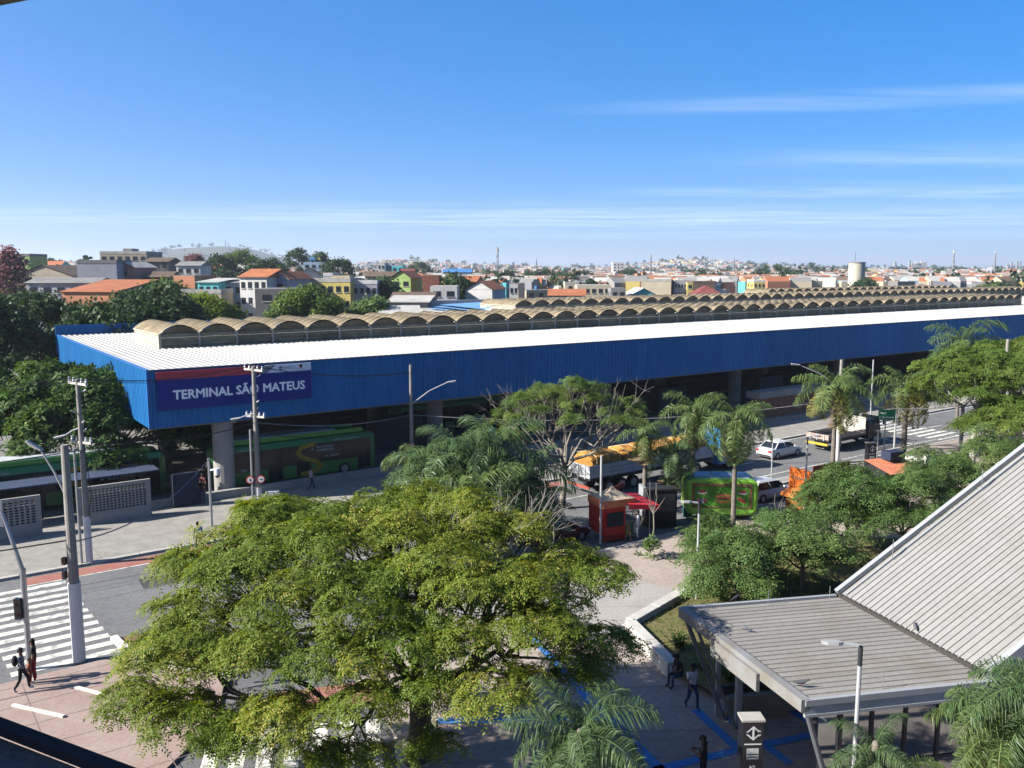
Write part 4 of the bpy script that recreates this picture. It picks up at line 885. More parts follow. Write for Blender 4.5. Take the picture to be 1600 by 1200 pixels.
# ================================================================ street furniture
def zat(py, base):
    yc = (py - 600) / F; return CZ - base.y * (SP + yc * CP) / (CP - yc * SP)
def pxat(px, py, base): return WD(px, py, base.y * 1.0 / (CP - (py - 600) / F * SP))
ins_m = mat('insulator', (.62, .63, .66), .3, .1, 4)
lamp_g = mat('lamp_head_grey', (.38, .38, .37), .5, .06, 3, metal=.1)
lens_m = mat('lamp_lens', (.75, .76, .72), .25, .05, 3)
def ground_at(px, py): return W(px, py)
def utility_pole(label, px, py, ytop, r0=.2, white=2.2, m=None, arms=True, trafo=False, lamp=None, second=False, base_extra=False):
    b = W(px, py); h = zat(ytop, b); t = E('utility_pole', label, 'utility pole', b)
    g = G(); g.tube([(0, 0, -.1), (0, 0, h)], [r0, r0 * .62], 14); g.build('shaft', m or pole_m, t, smooth=False)
    if white: g = G(); g.tube([(0, 0, -.05), (0, 0, white)], [r0 * 1.06, r0 * 1.03], 14); g.build('whitewashed_foot', whitewash, t)
    if arms:
        for z, l in ((h - .25, 1.9), (h * .66, 1.5)):
            d = U * (l / 2) if z < h - 1 else (U * .55 + V * -.83).normalized() * l / 2; d = (U * .3 - V * .95).normalized() * l / 2 if z > h - 1 else (U * .5 - V * .85).normalized() * l / 2
            g = G(); g.beam(Vector((0, 0, z)) - d, Vector((0, 0, z)) + d, .11, .13); g.build('cross_arm', conc_l, t)
            for k in (-.95, -.45, .45, .95):
                p = Vector((0, 0, z)) + d * k; g = G(); g.tube([p + Vector((0, 0, .06)), p + Vector((0, 0, .14)), p + Vector((0, 0, .2)), p + Vector((0, 0, .3))], [.05, .075, .045, .06], 8); g.build('insulator', ins_m, t)
        for k in range(5):
            z = h - .7 - .55 * k; a = k * 1.9; g = G(); p = Vector((math.cos(a) * .2, math.sin(a) * .2, z)); g.tube([p, p + Vector((math.cos(a) * .22, math.sin(a) * .22, .12))], [.045, .03], 6); g.build('bracket', ins_m, t)
        g = G(); a = [(.22 + .05 * math.sin(i * 1.3), .05 * math.cos(i), h - .4 - i * (h * .72) / 8) for i in range(9)]; g.tube(a, .022, 5); g.tube([(x - .42, y + .1, z) for x, y, z in a], .02, 5); g.build('cable_drop', wire_m, t)
    if trafo:
        g = G(); g.tube([(.0, -.42, h * .56), (.0, -.42, h * .56 + 1.0)], .28, 14); g.build('transformer', steel_p, t); g = G(); g.bx(-.06, .06, -.3, 0, h * .6, h * .6 + .1); g.build('transformer_arm', steel, t)
    if lamp:
        (lx, ly), attach = lamp; e = pxat(lx, ly, b) - b; a = Vector((0, 0, zat(attach, b))); mid = (a + e) / 2 + Vector((0, 0, .06 * (e - a).length))
        g = G(); g.tube([a, mid, e], [.045, .04, .035], 8); g.build('lamp_arm', steel_p, t); d = (e - mid); d.z *= .35; d.normalize()
        g = G(); g.beam(e - d * .1, e + d * .62, .24, .1); o = bevel(g.build('lamp_head', lamp_g, t), .04); g = G(); c = e + d * .36 - Vector((0, 0, .062)); g.beam(c - d * .2, c + d * .2, .18, .03); g.build('lamp_lens', lens_m, o)
    return t, b, h
P1, b1, h1 = utility_pole('cluttered utility pole with crossarms standing on pavement before the mango tree', 140, 878, 592, .175, 2.6, lamp=((102, 680), 668))
P2_, b2, h2 = utility_pole('stout leaning concrete pole with white foot beside the zebra crossing', 124, 1030, 695, .235, 3.3, lamp=((63, 702), 782), arms=False)
P5, b5, h5 = utility_pole('utility pole in front of the terminal sign, with crossarms and cables', 405, 800, 572, .2, 1.7, lamp=((375, 653), 646))
P6, b6, h6 = utility_pole('slim concrete lamp pole rising against the blue wall', 644, 742, 570, .17, 1.3, arms=False, lamp=((700, 597), 632))
P7, b7, h7 = utility_pole('white footed lamp pole behind the yellowish palm', 1307, 724, 562, .2, 4.4, arms=False, lamp=((1248, 570), 606))
P8, b8, h8 = utility_pole('lamp pole hidden among the flat-topped trees', 1560, 728, 530, .2, 2.0, arms=False, lamp=((1457, 573), 612))
# box on the stout pole, steel conduit beside the first one
g = G(); g.bx(-.36, -.2, -.2, -.02, 4.1, 4.4); g.build('meter_box', mat('box_red', (.16, .09, .07), .6), P2_); g = G(); g.bx(-.37, -.22, -.2, -.04, 3.5, 3.85); g.build('signal_box', dark_m, P2_)
g = G(); g.cyl((-.32, -.22), .07, 0, 6.4, 10); g.build('conduit_pipe', steel, P1); g = G(); g.cyl((-.32, -.2), .075, 0, 5.6, 10); g.build('conduit_pipe', steel, P5)
# no-entry style round signs on the second pole
def round_sign(par, loc, arrow):
    e = E0('round_sign', par, loc, R(8)); g = G(); g.disc((0, 0, 0), (0, 1, 0), .27, .03, 24); g.build('rim', mat('sign_rim_red', (.5, .03, .03), .5), e)
    g = G(); g.disc((0, -.012, 0), (0, 1, 0), .2, .025, 24); g.build('face', white_m, e); g = G()
    if arrow: g.bx(-.11, .04, -.035, -.028, -.02, .02); g.poly([(.03, -.032, -.07), (.13, -.032, 0), (.03, -.032, .07)])
    else: g.bx(-.025, .025, -.035, -.028, -.1, .1); g.disc((0, -.03, 0), (0, 1, 0), .055, .01, 10)
    g.build('symbol', black_m, e)
round_sign(P5, (-.42, -.28, 2.25), False); round_sign(P5, (.3, -.3, 2.3), True)
round_sign(P6, (.0, -.24, 2.35), False); round_sign(P6, (.02, -.24, 1.7), True)
g = G(); g.bx(-.43, .43, -.25, .25, 0, 1.4); g.bx(-.3, .3, -.27, -.252, .2, 1.2); bevel(g.build('junction_cabinet', mat('cabinet_grey', (.62, .63, .64), .6), None, W(427, 799), R(10)), .02); o = bpy.data.objects[[x.name for x in bpy.data.objects if x.name.startswith('junction_cabinet')][-1]]; tag(o, 'pale junction cabinet right of the pole before the terminal sign', 'cabinet')
# pole with traffic camera
b = W(331, 822); t = E('camera_pole', 'thin galvanised pole carrying a dome surveillance camera', 'pole', b); h = zat(716, b)
g = G(); g.cyl((0, 0), .085, 0, h, 10); g.build('shaft', steel, t); g = G(); g.tube([(0, 0, h - .75), (.4, -.15, h - .68)], .03, 6); g.tube([(0, 0, h - .1), (-.25, .1, h - .6)], .02, 5); g.build('bracket', steel, t)
g = G(); g.cyl((.58, -.22), .19, h - 1.0, h - .6, 14); g.build('camera_housing', white_m, t); g = G(); g.ell((.58, -.22, h - 1.02), (.16, .16, .18), 12, 8); g.build('camera_dome', glass_dk, t, smooth=True)
# traffic-signal mast near the people on the left
b = W(47, 1042); t = E('signal_mast', 'galvanised traffic signal mast with arm reaching over the crossing', 'signal mast', b); h = zat(888, b)
g = G(); g.cyl((0, 0), .11, 0, h, 12); g.build('shaft', steel, t); e = pxat(8, 815, b) - b; e2 = e + (e - Vector((0, 0, h))) * 1.6
g = G(); g.tube([(0, 0, h - .1), (e.x * .5, e.y * .5 - .05, (h + e.z) / 2 + .1), e, e2], [.09, .075, .065, .06], 10); g.build('arm', steel, t)
g = G(); g.box((e.x - .5, e.y - .1, e.z + .35), (.9, .05, 1.1), R(10)); g.build('back_of_sign', steel_p, t)
e3 = E0('signal_head', t, (-.2, -.14, 2.1)); g = G(); g.bx(-.13, .13, -.1, .1, 0, .85); g.build('housing', black_m, e3)
for k in range(2): g = G(); g.disc((0, -.11, .2 + .42 * k), (0, 1, 0), .09, .03, 14); g.build('lens', mat('lens_dark', (.03, .012, .012), .3), e3)
# plaza lamps
def plaza_lamp(label, base, h, arm, rz, two=False):
    t = E('plaza_lamp', label, 'lamp post', base, rz, 'slim plaza lamp posts'); g = G(); g.cyl((0, 0), .07, 0, h, 10, r1=.05); g.build('post', steel_p, t); g = G(); g.cyl((0, 0), .06, h - .5, h - .0, 10); g.build('sleeve', dark_m, t)
    for sg in ((1, -1) if two else (1,)):
        g = G(); g.beam((sg * .05, 0, h + .02), (sg * arm * .55, 0, h + .05), .07, .06); g.build('arm', steel_p, t)
        e = E0('lamp_head', t, (sg * arm * .5, 0, h + .05)); g = G(); g.loft([[(sg * x, y * w_, z_) for y, z_ in ((-1, -.03), (1, -.03), (.8, .05), (-.8, .05))] for x, w_ in ((0, .05), (.1, .1), (.36, .11), (.5, .04))]); g.build('housing', lamp_g, e)
        g = G(); g.bx(min(sg * .1, sg * .38), max(sg * .1, sg * .38), -.085, .085, -.045, -.031); g.build('lens', lens_m, e)
    return t
b = W(1088, 945); plaza_lamp('pale plaza lamp post before the garden trees', b, zat(786, b), .75, R(178))
b = W(1074, 800); plaza_lamp('plaza lamp post behind the green food trailer', b, zat(692, b), .7, R(20))
b = W(1256, 812); plaza_lamp('plaza lamp post beside the orange snack stall', b, zat(683, b), .7, R(5))
p = WD(1345, 1010, 21.6); plaza_lamp('tall lamp post standing in front of station glass', (p.x, p.y, 0), p.z, .9, R(172))
p = WD(818, 1128, 24.0); plaza_lamp('lamp post seen from above near the bottom palm', (p.x, p.y, 0), p.z - .1, 1.0, R(25))
b = W(938, 850); t = E('slim_post', 'bare slim steel post in front of the red stall', 'post', b); g = G(); g.cyl((0, 0), .07, 0, zat(712, b), 8); g.build('shaft', steel_p, t)
b = W(672, 1175); t = E('slim_post', 'slim grey post beside the trunk of the big tree', 'post', b); g = G(); g.cyl((0, 0), .06, 0, 4.0, 8); g.build('shaft', steel_p, t)
b = W(1205, 752); t = E('slim_post', 'slim grey post on island behind the white sedan', 'post', b); g = G(); g.cyl((0, 0), .05, 0, zat(692, b), 8); g.build('shaft', steel_p, t)
b = W(1359, 668); t = E('slim_post', 'tall thin post on terminal pavement above the flatbed truck', 'post', b); g = G(); g.cyl((0, 0), .07, 0, zat(562, b), 8); g.build('shaft', steel_p, t)
b = W(1370, 716); t = E('slim_post', 'short white post beside the station totem', 'post', b); g = G(); g.cyl((0, 0), .06, 0, zat(672, b), 8); g.bx(-.2, .8, -.03, .03, zat(672, b) - .1, zat(672, b)); g.build('shaft', white_m, t)
# traffic light at the far crossing
b = W(1397, 700); t = E('traffic_light', 'traffic light on curved grey mast arm over the avenue', 'traffic light', b); h = zat(607, b)
g = G(); g.cyl((0, 0), .09, 0, h, 10); g.build('shaft', steel_p, t); e = pxat(1440, 592, b) - b
g = G(); g.tube([(0, 0, h - .1), (e.x * .35, e.y * .3, h + .75), (e.x * .7, e.y * .7, e.z + .1), e], [.07, .065, .06, .055], 8); g.build('arm', steel_p, t)
s_ = E0('signal_head', t, (e.x + .25, e.y, e.z - .55)); g = G(); g.bx(-.28, .28, -.1, .1, -.2, 1.1); g.build('backboard', black_m, s_)
for k, c in enumerate(((.05, .20, .07), (.30, .20, .03), (.40, .03, .02))): g = G(); g.disc((0, -.12, .05 + .4 * k), (0, 1, 0), .13, .05, 14); g.build('lens', mat('signal_%d' % k, c, .35), s_)
# green street sign
b = W(1380, 722); t = E('street_sign', 'green street direction sign on a slim post by the stout palm', 'street sign', b, R(6)); h = zat(640, b)
g = G(); g.cyl((0, 0), .05, 0, h, 8); g.build('post', steel_p, t); p = E0('panel', t, (.05, -.07, h - .85)); g = G(); g.bx(-.75, .75, -.02, .02, 0, .85); g.build('board', mat('sign_green', (.015, .26, .13), .5, .06, 2), p)
wl = mat('letter_white', ()); text_mesh('lettering', 'Metrô', .24, wl, p, (-.68, -.03, .5), (math.pi / 2, 0, 0), bold=.02); text_mesh('lettering', 'R. São Mateus', .22, wl, p, (-.68, -.03, .15), (math.pi / 2, 0, 0), bold=.02)
# station totems
def totem(label, loc, rz, w_, h, big):
    t = E('station_totem', label, 'totem', loc, rz); g = G(); g.bx(-w_ / 2, w_ / 2, -.22, .22, 0, h); bevel(g.build('body', black_m, t), .015); g = G(); g.bx(-w_ / 2 - .03, w_ / 2 + .03, -.25, .25, h + .002, h + .06); g.build('cap', mat('totem_cap', (.42, .40, .36), .8), t)
    s_ = w_ * .36; wm = white_m; L = E0('arrow_logo', t, (0, -.225, h - w_ * .55)); y = -.012
    for sg in (1, -1):
        g = G(); k = .22 * s_
        g.poly([(0, y, sg * s_), (s_ * .98, y, sg * k * .55), (s_ * .98, y, sg * k * 1.6), (s_ * .85, y, sg * k * 1.6), (0, y, sg * (s_ - k * 1.6))][:3] + [(s_ * .72, y, sg * k * .55), (0, y, sg * (s_ - k * 1.35))]); g.poly([(0, y, sg * s_), (-s_ * .98, y, sg * k * .55), (-s_ * .72, y, sg * k * .55), (0, y, sg * (s_ - k * 1.35))]); g.build('arrow_head', wm, L)
    g = G(); g.bx(-s_ * .12, s_ * .12, y - .002, y + .004, -s_ * .75, s_ * .75); g.build('arrow_shaft', wm, L)
    g = G(); g.bx(-w_ * .4, w_ * .4, -.235, -.224, h - w_ * 1.13, h - w_ * 1.08); g.build('white_bar', wm, t)
    g = G(); g.bx(-w_ * .28, w_ * .28, -.235, -.224, h - w_ * 1.85, h - w_ * 1.32); g.build('line_plate', mat('plate_silver', (.55, .56, .52), .3, .15, 6), t)
    for k in range(2): g = G(); g.bx(-w_ * .25, w_ * .25, -.24, -.2355, h - w_ * (1.62 + .14 * k), h - w_ * (1.57 + .14 * k)); g.build('plate_line', dark_m, t)
    o = text_mesh('lettering', 'SÃO MATEUS', w_ * .36, wm, t, (w_ * .13, -.228, h - w_ * 2.15), (math.pi / 2, 0, 0), bold=.03, align='RIGHT'); o.rotation_euler = (math.pi / 2, -math.pi / 2, 0)
    return t
p = WD(1174, 1122, 25.2); totem('tall black station totem with white double arrow logo at bottom', (p.x, p.y, 0), R(2), .62, p.z, True)
b = W(1359, 732); totem('dark station totem by the avenue near orange stall', b, R(14), .78, zat(692, b), False)

# ================================================================ walls
b = S(-4.3, -1.75)
def cobogo(label, s0, s1, t0, h, nx_, nz_, margin=.28):
    L = s1 - s0; t = E('perforated_wall', label, 'wall', S(s0, t0), UROT, 'perforated concrete walls'); g = G(); x0, x1, z0, z1 = margin, L - margin, .75, h - .22; cw, ch = (x1 - x0) / nx_, (z1 - z0) / nz_
    g.bx(0, L, -.09, .09, -.1, z0); g.bx(0, L, -.09, .09, z1, h); g.bx(0, x0, -.088, .088, z0, z1); g.bx(x1, L, -.088, .088, z0, z1); g.build('frame', conc, t)
    g = G()
    for i in range(nx_ + 1): x = x0 + i * cw; g.bx(x - cw * .17, x + cw * .17, -.035, .035, z0, z1)
    for k in range(nz_ + 1): z = z0 + k * ch; g.bx(x0, x1, -.032, .032, max(z0, z - ch * .19), min(z1, z + ch * .19))
    o = g.build('block_screen', conc, t); g = G(); g.bx(.05, L - .05, .3, .36, 0, h - .1); g.build('inner_wall', mat('hole_shade', (.04, .04, .045), .9), t); return t  # near-black sheet behind the screen: shade in the holes put into its colour
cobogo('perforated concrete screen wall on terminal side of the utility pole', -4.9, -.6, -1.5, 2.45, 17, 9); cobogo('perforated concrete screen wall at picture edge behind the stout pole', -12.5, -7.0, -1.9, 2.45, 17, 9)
t = E('waiting_shelter', 'low blue grey walkway roof behind the perforated walls', 'shelter', S(-13, .6), UROT); g = G(); g.bx(0, 13.5, 0, 2.2, 2.4, 2.5); g.build('roof', mat('shelter_roof', (.06, .08, .13), .6), t)
for k in range(5): g = G(); g.bx(.4 + k * 3, .5 + k * 3, 1.0, 1.1, 0, 2.4); g.build('post', dark_m, t)
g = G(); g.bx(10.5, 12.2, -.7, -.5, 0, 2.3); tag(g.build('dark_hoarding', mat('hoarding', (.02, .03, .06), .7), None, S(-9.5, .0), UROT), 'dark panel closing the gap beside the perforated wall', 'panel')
t = E('yard_wall', 'sunlit pale wall seen under the terminal corner', 'wall', S(-4, 40), UROT); g = G(); g.bx(0, 26, 0, .3, -.1, 2.6); g.build('wall', conc_l, t)
for k in range(5): g = G(); g.bx(k * 5 + 2, k * 5 + 2.2, -.08, 0, -.1, 2.65); g.build('pilaster', conc, t)
# garden wall around the planted bed
gw = E('garden_wall', 'low pale concrete wall bounding the planted garden bed', 'wall', W(984, 988)); o0_ = W(984, 988)
wpts = [W(1092, 925), W(984, 988), W(1052, 1058)]
for a, b in zip(wpts[:-1], wpts[1:]):
    n = max(2, int((b - a).length / 1.6)); d = (b - a) / n
    for i in range(n):
        g = G(); p, q = a + d * i - o0_, a + d * (i + .985) - o0_; g.beam(p + Vector((0, 0, .3)), q + Vector((0, 0, .3)), .5, .62 + .008 * (i % 2)); bevel(g.build('wall_block', conc_l, gw), .03)
g = G(); g.poly([Vector((p.x, p.y, .3)) for p in (W(1094, 922), W(988, 990), W(1052, 1056), W(1110, 1092), W(1252, 1075))] + [Vector((13.2, 31.2, .3)), Vector((22, 40, .3)), Vector((30, 48, .3)), Vector((17.5, 50, .3)), Vector((11.5, 44, .3))]); tag(g.build('garden_bed', grass_dry), kind='structure')
# grass blades on the bed
bed_poly = [(W(1094, 922).x, W(1094, 922).y), (W(988, 990).x, W(988, 990).y), (W(1110, 1092).x, W(1110, 1092).y), (13, 31), (26, 46), (13, 44)]
def inpoly(x, y, pts):
    c = False; j = len(pts) - 1
    for i in range(len(pts)):
        if (pts[i][1] > y) != (pts[j][1] > y) and x < (pts[j][0] - pts[i][0]) * (y - pts[i][1]) / (pts[j][1] - pts[i][1]) + pts[i][0]: c = not c
        j = i
    return c
V_, F_, T_ = [], [], []
for k in range(16000):
    x, y = rng.uniform(5, 27), rng.uniform(27, 47)
    if not inpoly(x, y, bed_poly): continue
    a = rng.uniform(0, 6.28); h = rng.uniform(.06, .2); dx_, dy_ = math.cos(a) * .025, math.sin(a) * .025; b = len(V_); V_ += [(x - dx_, y - dy_, .3), (x + dx_, y + dy_, .3), (x + rng.normal(0, .06), y + rng.normal(0, .06), .3 + h)]; F_.append((b, b + 1, b + 2)); T_.append(rng.uniform(0, 1))
tag(obj('grass', arr_mesh('grass', np.array(V_), np.array(F_), leafmat('leaf_grass', (.07, .10, .025), (.17, .16, .05), (.26, .22, .10)), np.array(T_))), 'short patchy grass in the walled garden bed', 'grass', kind='stuff')

# ================================================================ stalls and booths
red_t = mat('tarp_red', (.55, .03, .02), .6, .15, 2); orange_t = mat('paint_orange', (.72, .17, .025), .6, .1, 1.5)
b = W(958, 836); t = E('snack_stall', 'red and orange street food stall with red awning and beige tent top', 'stall', b, R(24))
g = G(); g.bx(-1.2, -1.13, -.9, .9, .35, 2.0); g.bx(-1.2, .9, .83, .9, .35, 2.0); g.bx(-1.2, .3, -.9, -.83, .35, 2.0); g.build('side_panel', red_t, t)
g = G(); g.bx(-1.2, .3, -.92, -.83, 0, .35); g.build('skirt', mat('skirt_red', (.35, .02, .015), .7), t)
g = G(); g.bx(-1.25, .95, -.95, -.88, 2.0, 2.45); g.bx(-1.25, -1.18, -.87, .95, 2.0, 2.45); g.bx(-1.17, .95, .88, .95, 2.0, 2.45); g.build('valance', mat('valance_orange', (.70, .22, .10), .65), t)
g = G(); g.bx(-1.0, .15, -.945, -.925, .85, 1.7); g.build('blackboard', mat('blackboard', (.02, .022, .03), .7, .3, 6), t)
g = G(); g.loft([[(x * r_ - .15, y * r_, z) for x, y in ((-1, -.9), (1, -.9), (1, .9), (-1, .9))] for z, r_ in ((2.45, 1.05), (2.6, .6), (2.85, .22), (3.05, .04))]); g.build('tent_top', mat('tent_beige', (.50, .40, .29), .8), t)
g = G(); g.quad((.3, -1.25, 2.2), (2.3, -1.5, 2.0), (2.3, 1.0, 2.1), (.3, .95, 2.42)); g.quad((.3, -1.25, 2.2), (.3, -1.27, 1.9), (2.3, -1.52, 1.72), (2.3, -1.5, 2.0)); g.quad((2.3, -1.5, 2.0), (2.35, -1.5, 1.74), (2.35, 1.0, 1.85), (2.3, 1.0, 2.1)); g.build('awning', mat('awning_red', (.62, .035, .05), .6, .12, 2), t)
g = G(); g.beam((.35, .98, 2.45), (1.3, .98, 2.75), .05, .35); g.build('top_board', mat('board_maroon', (.16, .03, .03), .6), t)
g = G(); g.bx(.3, 1.25, -.75, .75, .95, 1.05); g.bx(.35, 1.2, -.7, .7, 0, .95); g.build('counter', mat('counter_grey', (.30, .30, .28), .6, .3, 5), t)
for x in (1.95,):
    for y in (-.95, .95): g = G(); g.cyl((x, y), .03, 0, 2.0, 6); g.build('awning_post', steel, t)
for k, c in enumerate(((.5, .42, .12), (.04, .16, .10), (.55, .55, .5))): g = G(); g.bx(.42 + .25 * k, .62 + .25 * k, -.86, -.8, .25, .85); g.build('leaning_crate', mat('crate_%d' % k, c, .7), t)
b = W(981, 842); t = E('wooden_stool', 'small wooden stool in front of the red stall', 'stool', b); wood = mat('wood', (.36, .21, .10), .7, .2, 6); g = G(); g.cyl((0, 0), .19, .62, .67, 14); g.build('seat', wood, t)
for sx in (-1, 1):
    for sy in (-1, 1): g = G(); g.tube([(sx * .17, sy * .17, 0), (sx * .1, sy * .1, .62)], .025, 6); g.build('leg', wood, t)
g = G(); g.bx(-.14, .14, -.015, .015, .25, .29); g.build('stretcher', wood, t)
b = W(1028, 818); t = E('black_booth', 'black boxy kiosk shut up beside the red stall', 'kiosk', b, R(8)); g = G(); g.bx(-.95, .95, -.8, .8, 0, 2.35); bevel(g.build('body', mat('booth_black', (.012, .013, .016), .6, .2, 3), t), .03)
g = G(); g.bx(-1.0, 1.0, -.86, .86, 2.352, 2.45); g.build('roof', dark_m, t); g = G(); g.bx(-.8, .8, -.83, -.802, 1.0, 2.1); g.build('shutter', dark_m, t); g = G(); g.bx(-1.15, -.97, -.5, .5, .6, 2.5); g.build('grey_locker', mat('locker', (.32, .33, .35), .6), t)
# green food trailer
b = W(1122, 806); t = E('food_trailer', 'bright green food trailer with snack pictures and rounded corners', 'food trailer', b, R(-4)); t.scale = (1.04, 1, 1.14); grn = mat('trailer_green', (.20, .50, .04), .4, .12, 1.2, spec=.5, col2=(.28, .60, .06)); grl = mat('trailer_lime', (.36, .55, .05), .45, .12, 1.2)
ring = []
for k in range(24):
    a = 2 * math.pi * k / 24; c_, s__ = math.cos(a), math.sin(a); ring.append((2.2 * math.copysign(abs(c_) ** .28, c_), 1.35 + 1.05 * math.copysign(abs(s__) ** .3, s__)))
g = G(); g.loft([[(x, y, z) for x, z in ring] for y in (-1.05, 1.05)]); g.loft([[(x * .975, -1.06 - .0, 1.35 + (z - 1.35) * .965) for x, z in ring], [(x * .93, -1.12, 1.35 + (z - 1.35) * .9) for x, z in ring]]); g.build('body', grn, t)
g = G(); g.bx(-2.225, -2.19, -.75, .75, .65, 2.1); g.build('end_panel', grl, t)
fr = mat('frame_brown', (.20, .10, .06), .6)
g = G(); g.bx(-1.8, 1.8, -1.19, -1.115, 2.0, 2.13); g.bx(-1.8, -1.66, -1.18, -1.115, .75, 2.0); g.bx(1.66, 1.8, -1.18, -1.115, .75, 2.0); g.bx(-1.66, 1.66, -1.165, -1.115, .75, .82); g.build('hatch_frame', fr, t)
h_ = E0('hatch_panel', t, (0, -1.13, .82)); g = G(); g.bx(-1.655, 1.655, -.02, .02, 0, 1.175); g.build('board', mat('hatch_green', (.06, .22, .025), .5, .2, 2), h_)
for k in range(4): g = G(); g.add([(-1.5 + k * .9, -.0225, 0), (-1.35 + k * .9, -.0225, 0), (-.75 + k * .75, -.0225, 1.17), (-.85 + k * .75, -.0225, 1.17)], [(0, 1, 2, 3)]); g.build('light_ray', mat('hatch_ray', (.14, .34, .05), .5), h_)
bun, meat, sal, wht = mat('bun', (.45, .20, .07), .6, .2, 8), mat('filling', (.28, .05, .035), .6, .3, 9), mat('salad', (.12, .32, .05), .6), mat('print_white', (.7, .68, .62), .6)
for cx, cz, s_, kk in ((-1.2, .85, .3, 0), (1.25, .85, .3, 0), (-1.2, .32, .32, 1), (1.2, .38, .28, 2), (.1, .52, .55, 3)):
    e = E0('printed_picture', t, (cx, -1.158, .82 + cz))
    if kk in (0,):
        g = G(); g.ell((0, 0, -.06), (s_, .006, .09), 16, 6); g.build('plate', wht, e); g = G(); g.ell((0, -.006, .02), (s_ * .8, .006, .09), 14, 6); g.build('snack', meat, e)
    elif kk == 1:
        for q in range(4): g = G(); g.bx(-.28 + q * .15, -.17 + q * .15, -.006, .004, -.12, .13); g.build('can', mat('can_%d' % (q % 3), ((.35, .06, .12), (.10, .08, .3), (.4, .4, .42))[q % 3], .4), e)
    elif kk == 2:
        g = G(); g.box((0, 0, 0), (.5, .01, .2), 0, 0, 0, R(25)); g.build('snack', meat, e)
    else:
        for q, (z_, m_, rr) in enumerate(((-.2, bun, .5), (-.08, sal, .55), (.0, meat, .5), (.1, bun, .5))): g = G(); g.ell((0, -.004 * q, z_), (rr, .008, .13), 18, 8); g.build('burger_layer', m_, e)
for k in range(3): g = G(); g.bx(-1.6 + k * 1.2, -.6 + k * 1.2, -.7, .8, 2.41, 2.43); g.build('solar_panel', mat('solar', (.03, .05, .11), .2, .1, 3), t)
g = G(); g.bx(-1.7, 1.7, -.8, .9, 2.385, 2.41); g.build('roof_deck', mat('deck_grey', (.45, .47, .5), .6), t)
for x in (-.6, .5):
    for y in (-.9, .9): g = G(); g.disc((x, y, .28), (0, 1, 0), .28, .16, 14); g.build('wheel', rubber, t)
g = G(); g.beam((2.2, 0, .35), (3.2, 0, .35), .1, .1); g.build('drawbar', dark_m, t)
b = W(1107, 812); g = G(); g.cyl((0, 0), .16, 0, .06, 12); g.tube([(0, 0, .05), (0, 0, .4), (0, 0, .55), (0, 0, .85)], [.13, .11, .06, .05], 12); tag(g.build('fire_extinguisher', mat('extinguisher', (.5, .02, .02), .4), None, b), 'red bottle standing in front of the green trailer', 'bottle')
b = W(1075, 806); t = E('drinks_fridge', 'pale blue drinks cooler at the end of the green trailer', 'cooler', b, R(-8)); g = G(); g.bx(-.3, .3, -.3, .3, .6, 1.7); g.build('body', mat('cooler_blue', (.42, .55, .62), .5, .2, 4), t); g = G(); g.bx(-.32, .32, -.32, .32, 0, .6); g.build('base', mat('teal', (.02, .16, .15), .6), t)
# orange snack stall
b = W(1262, 800); t = E('snack_stall', 'orange snack stall with lettered sign board on its roof', 'stall', b, R(30))
g = G(); g.bx(-.9, -.82, -.9, .9, 0, 2.35); g.bx(-.82, 2.8, .82, .9, 0, 2.35); g.bx(2.72, 2.8, -.9, .82, 0, 2.35); g.bx(-.82, 2.72, -.9, -.82, 0, 1.0); g.build('side_panel', orange_t, t)
g = G(); g.bx(-.95, 2.85, -.95, .95, 2.35, 2.42); g.build('roof', conc_d, t)
for nm, ax in (('sign_board', 0), ('sign_board', 1)):
    s_ = E0(nm, t, (-.92, -.92, 2.42) if ax else (-.85, -.96, 2.42), 0 if not ax else R(90)); g = G(); g.bx(.0 if ax else .05, 1.75 if ax else 3.55, -.03, .03, .0, .62 if ax else .95); g.build('board', mat('board_rust', (.32, .07, .025), .7, .15, 2) if not ax else orange_t, s_)
    text_mesh('lettering', 'JR', .5 if not ax else .42, mat('letter_black', (.05, .02, .015), .6), s_, (.7 if not ax else .95, -.04, .25 if not ax else .1), (math.pi / 2, 0, 0) if not ax else (math.pi / 2, 0, 0), bold=.02)
    text_mesh('lettering', 'GREGO', .42, mat('letter_grego', (.42, .24, .16), .6) if not ax else mat('letter_white', ()), s_, (1.75, -.04, .25) if not ax else (.05, -.04, .1), (math.pi / 2, 0, 0), bold=.02, sx=1 if not ax else .55)
g = G(); g.quad((-.9, -.95, 1.65), (-1.7, -.95, 1.4), (-1.7, .85, 1.4), (-.9, .85, 1.65)); g.quad((-1.7, -.95, 1.4), (-1.7, -.95, 1.2), (-1.7, .85, 1.2), (-1.7, .85, 1.4)); g.build('awning', mat('awning_orange', (.75, .24, .05), .6), t)
g = G(); g.bx(-1.35, -.95, -.8, .7, 0, .95); g.build('counter', orange_t, t); g = G(); g.bx(-.6, 2.4, -.5, .5, .1, 1.2); g.build('shelf', dark_m, t)
for k, c in enumerate(((.6, .45, .05), (.5, .05, .04), (.55, .55, .5))): g = G(); g.cyl((-.75 + .3 * k, -.98), .13, 1.05, 1.6, 8); g.build('hanging_snack', mat('snack_%d' % k, c, .6, .3, 8), t)
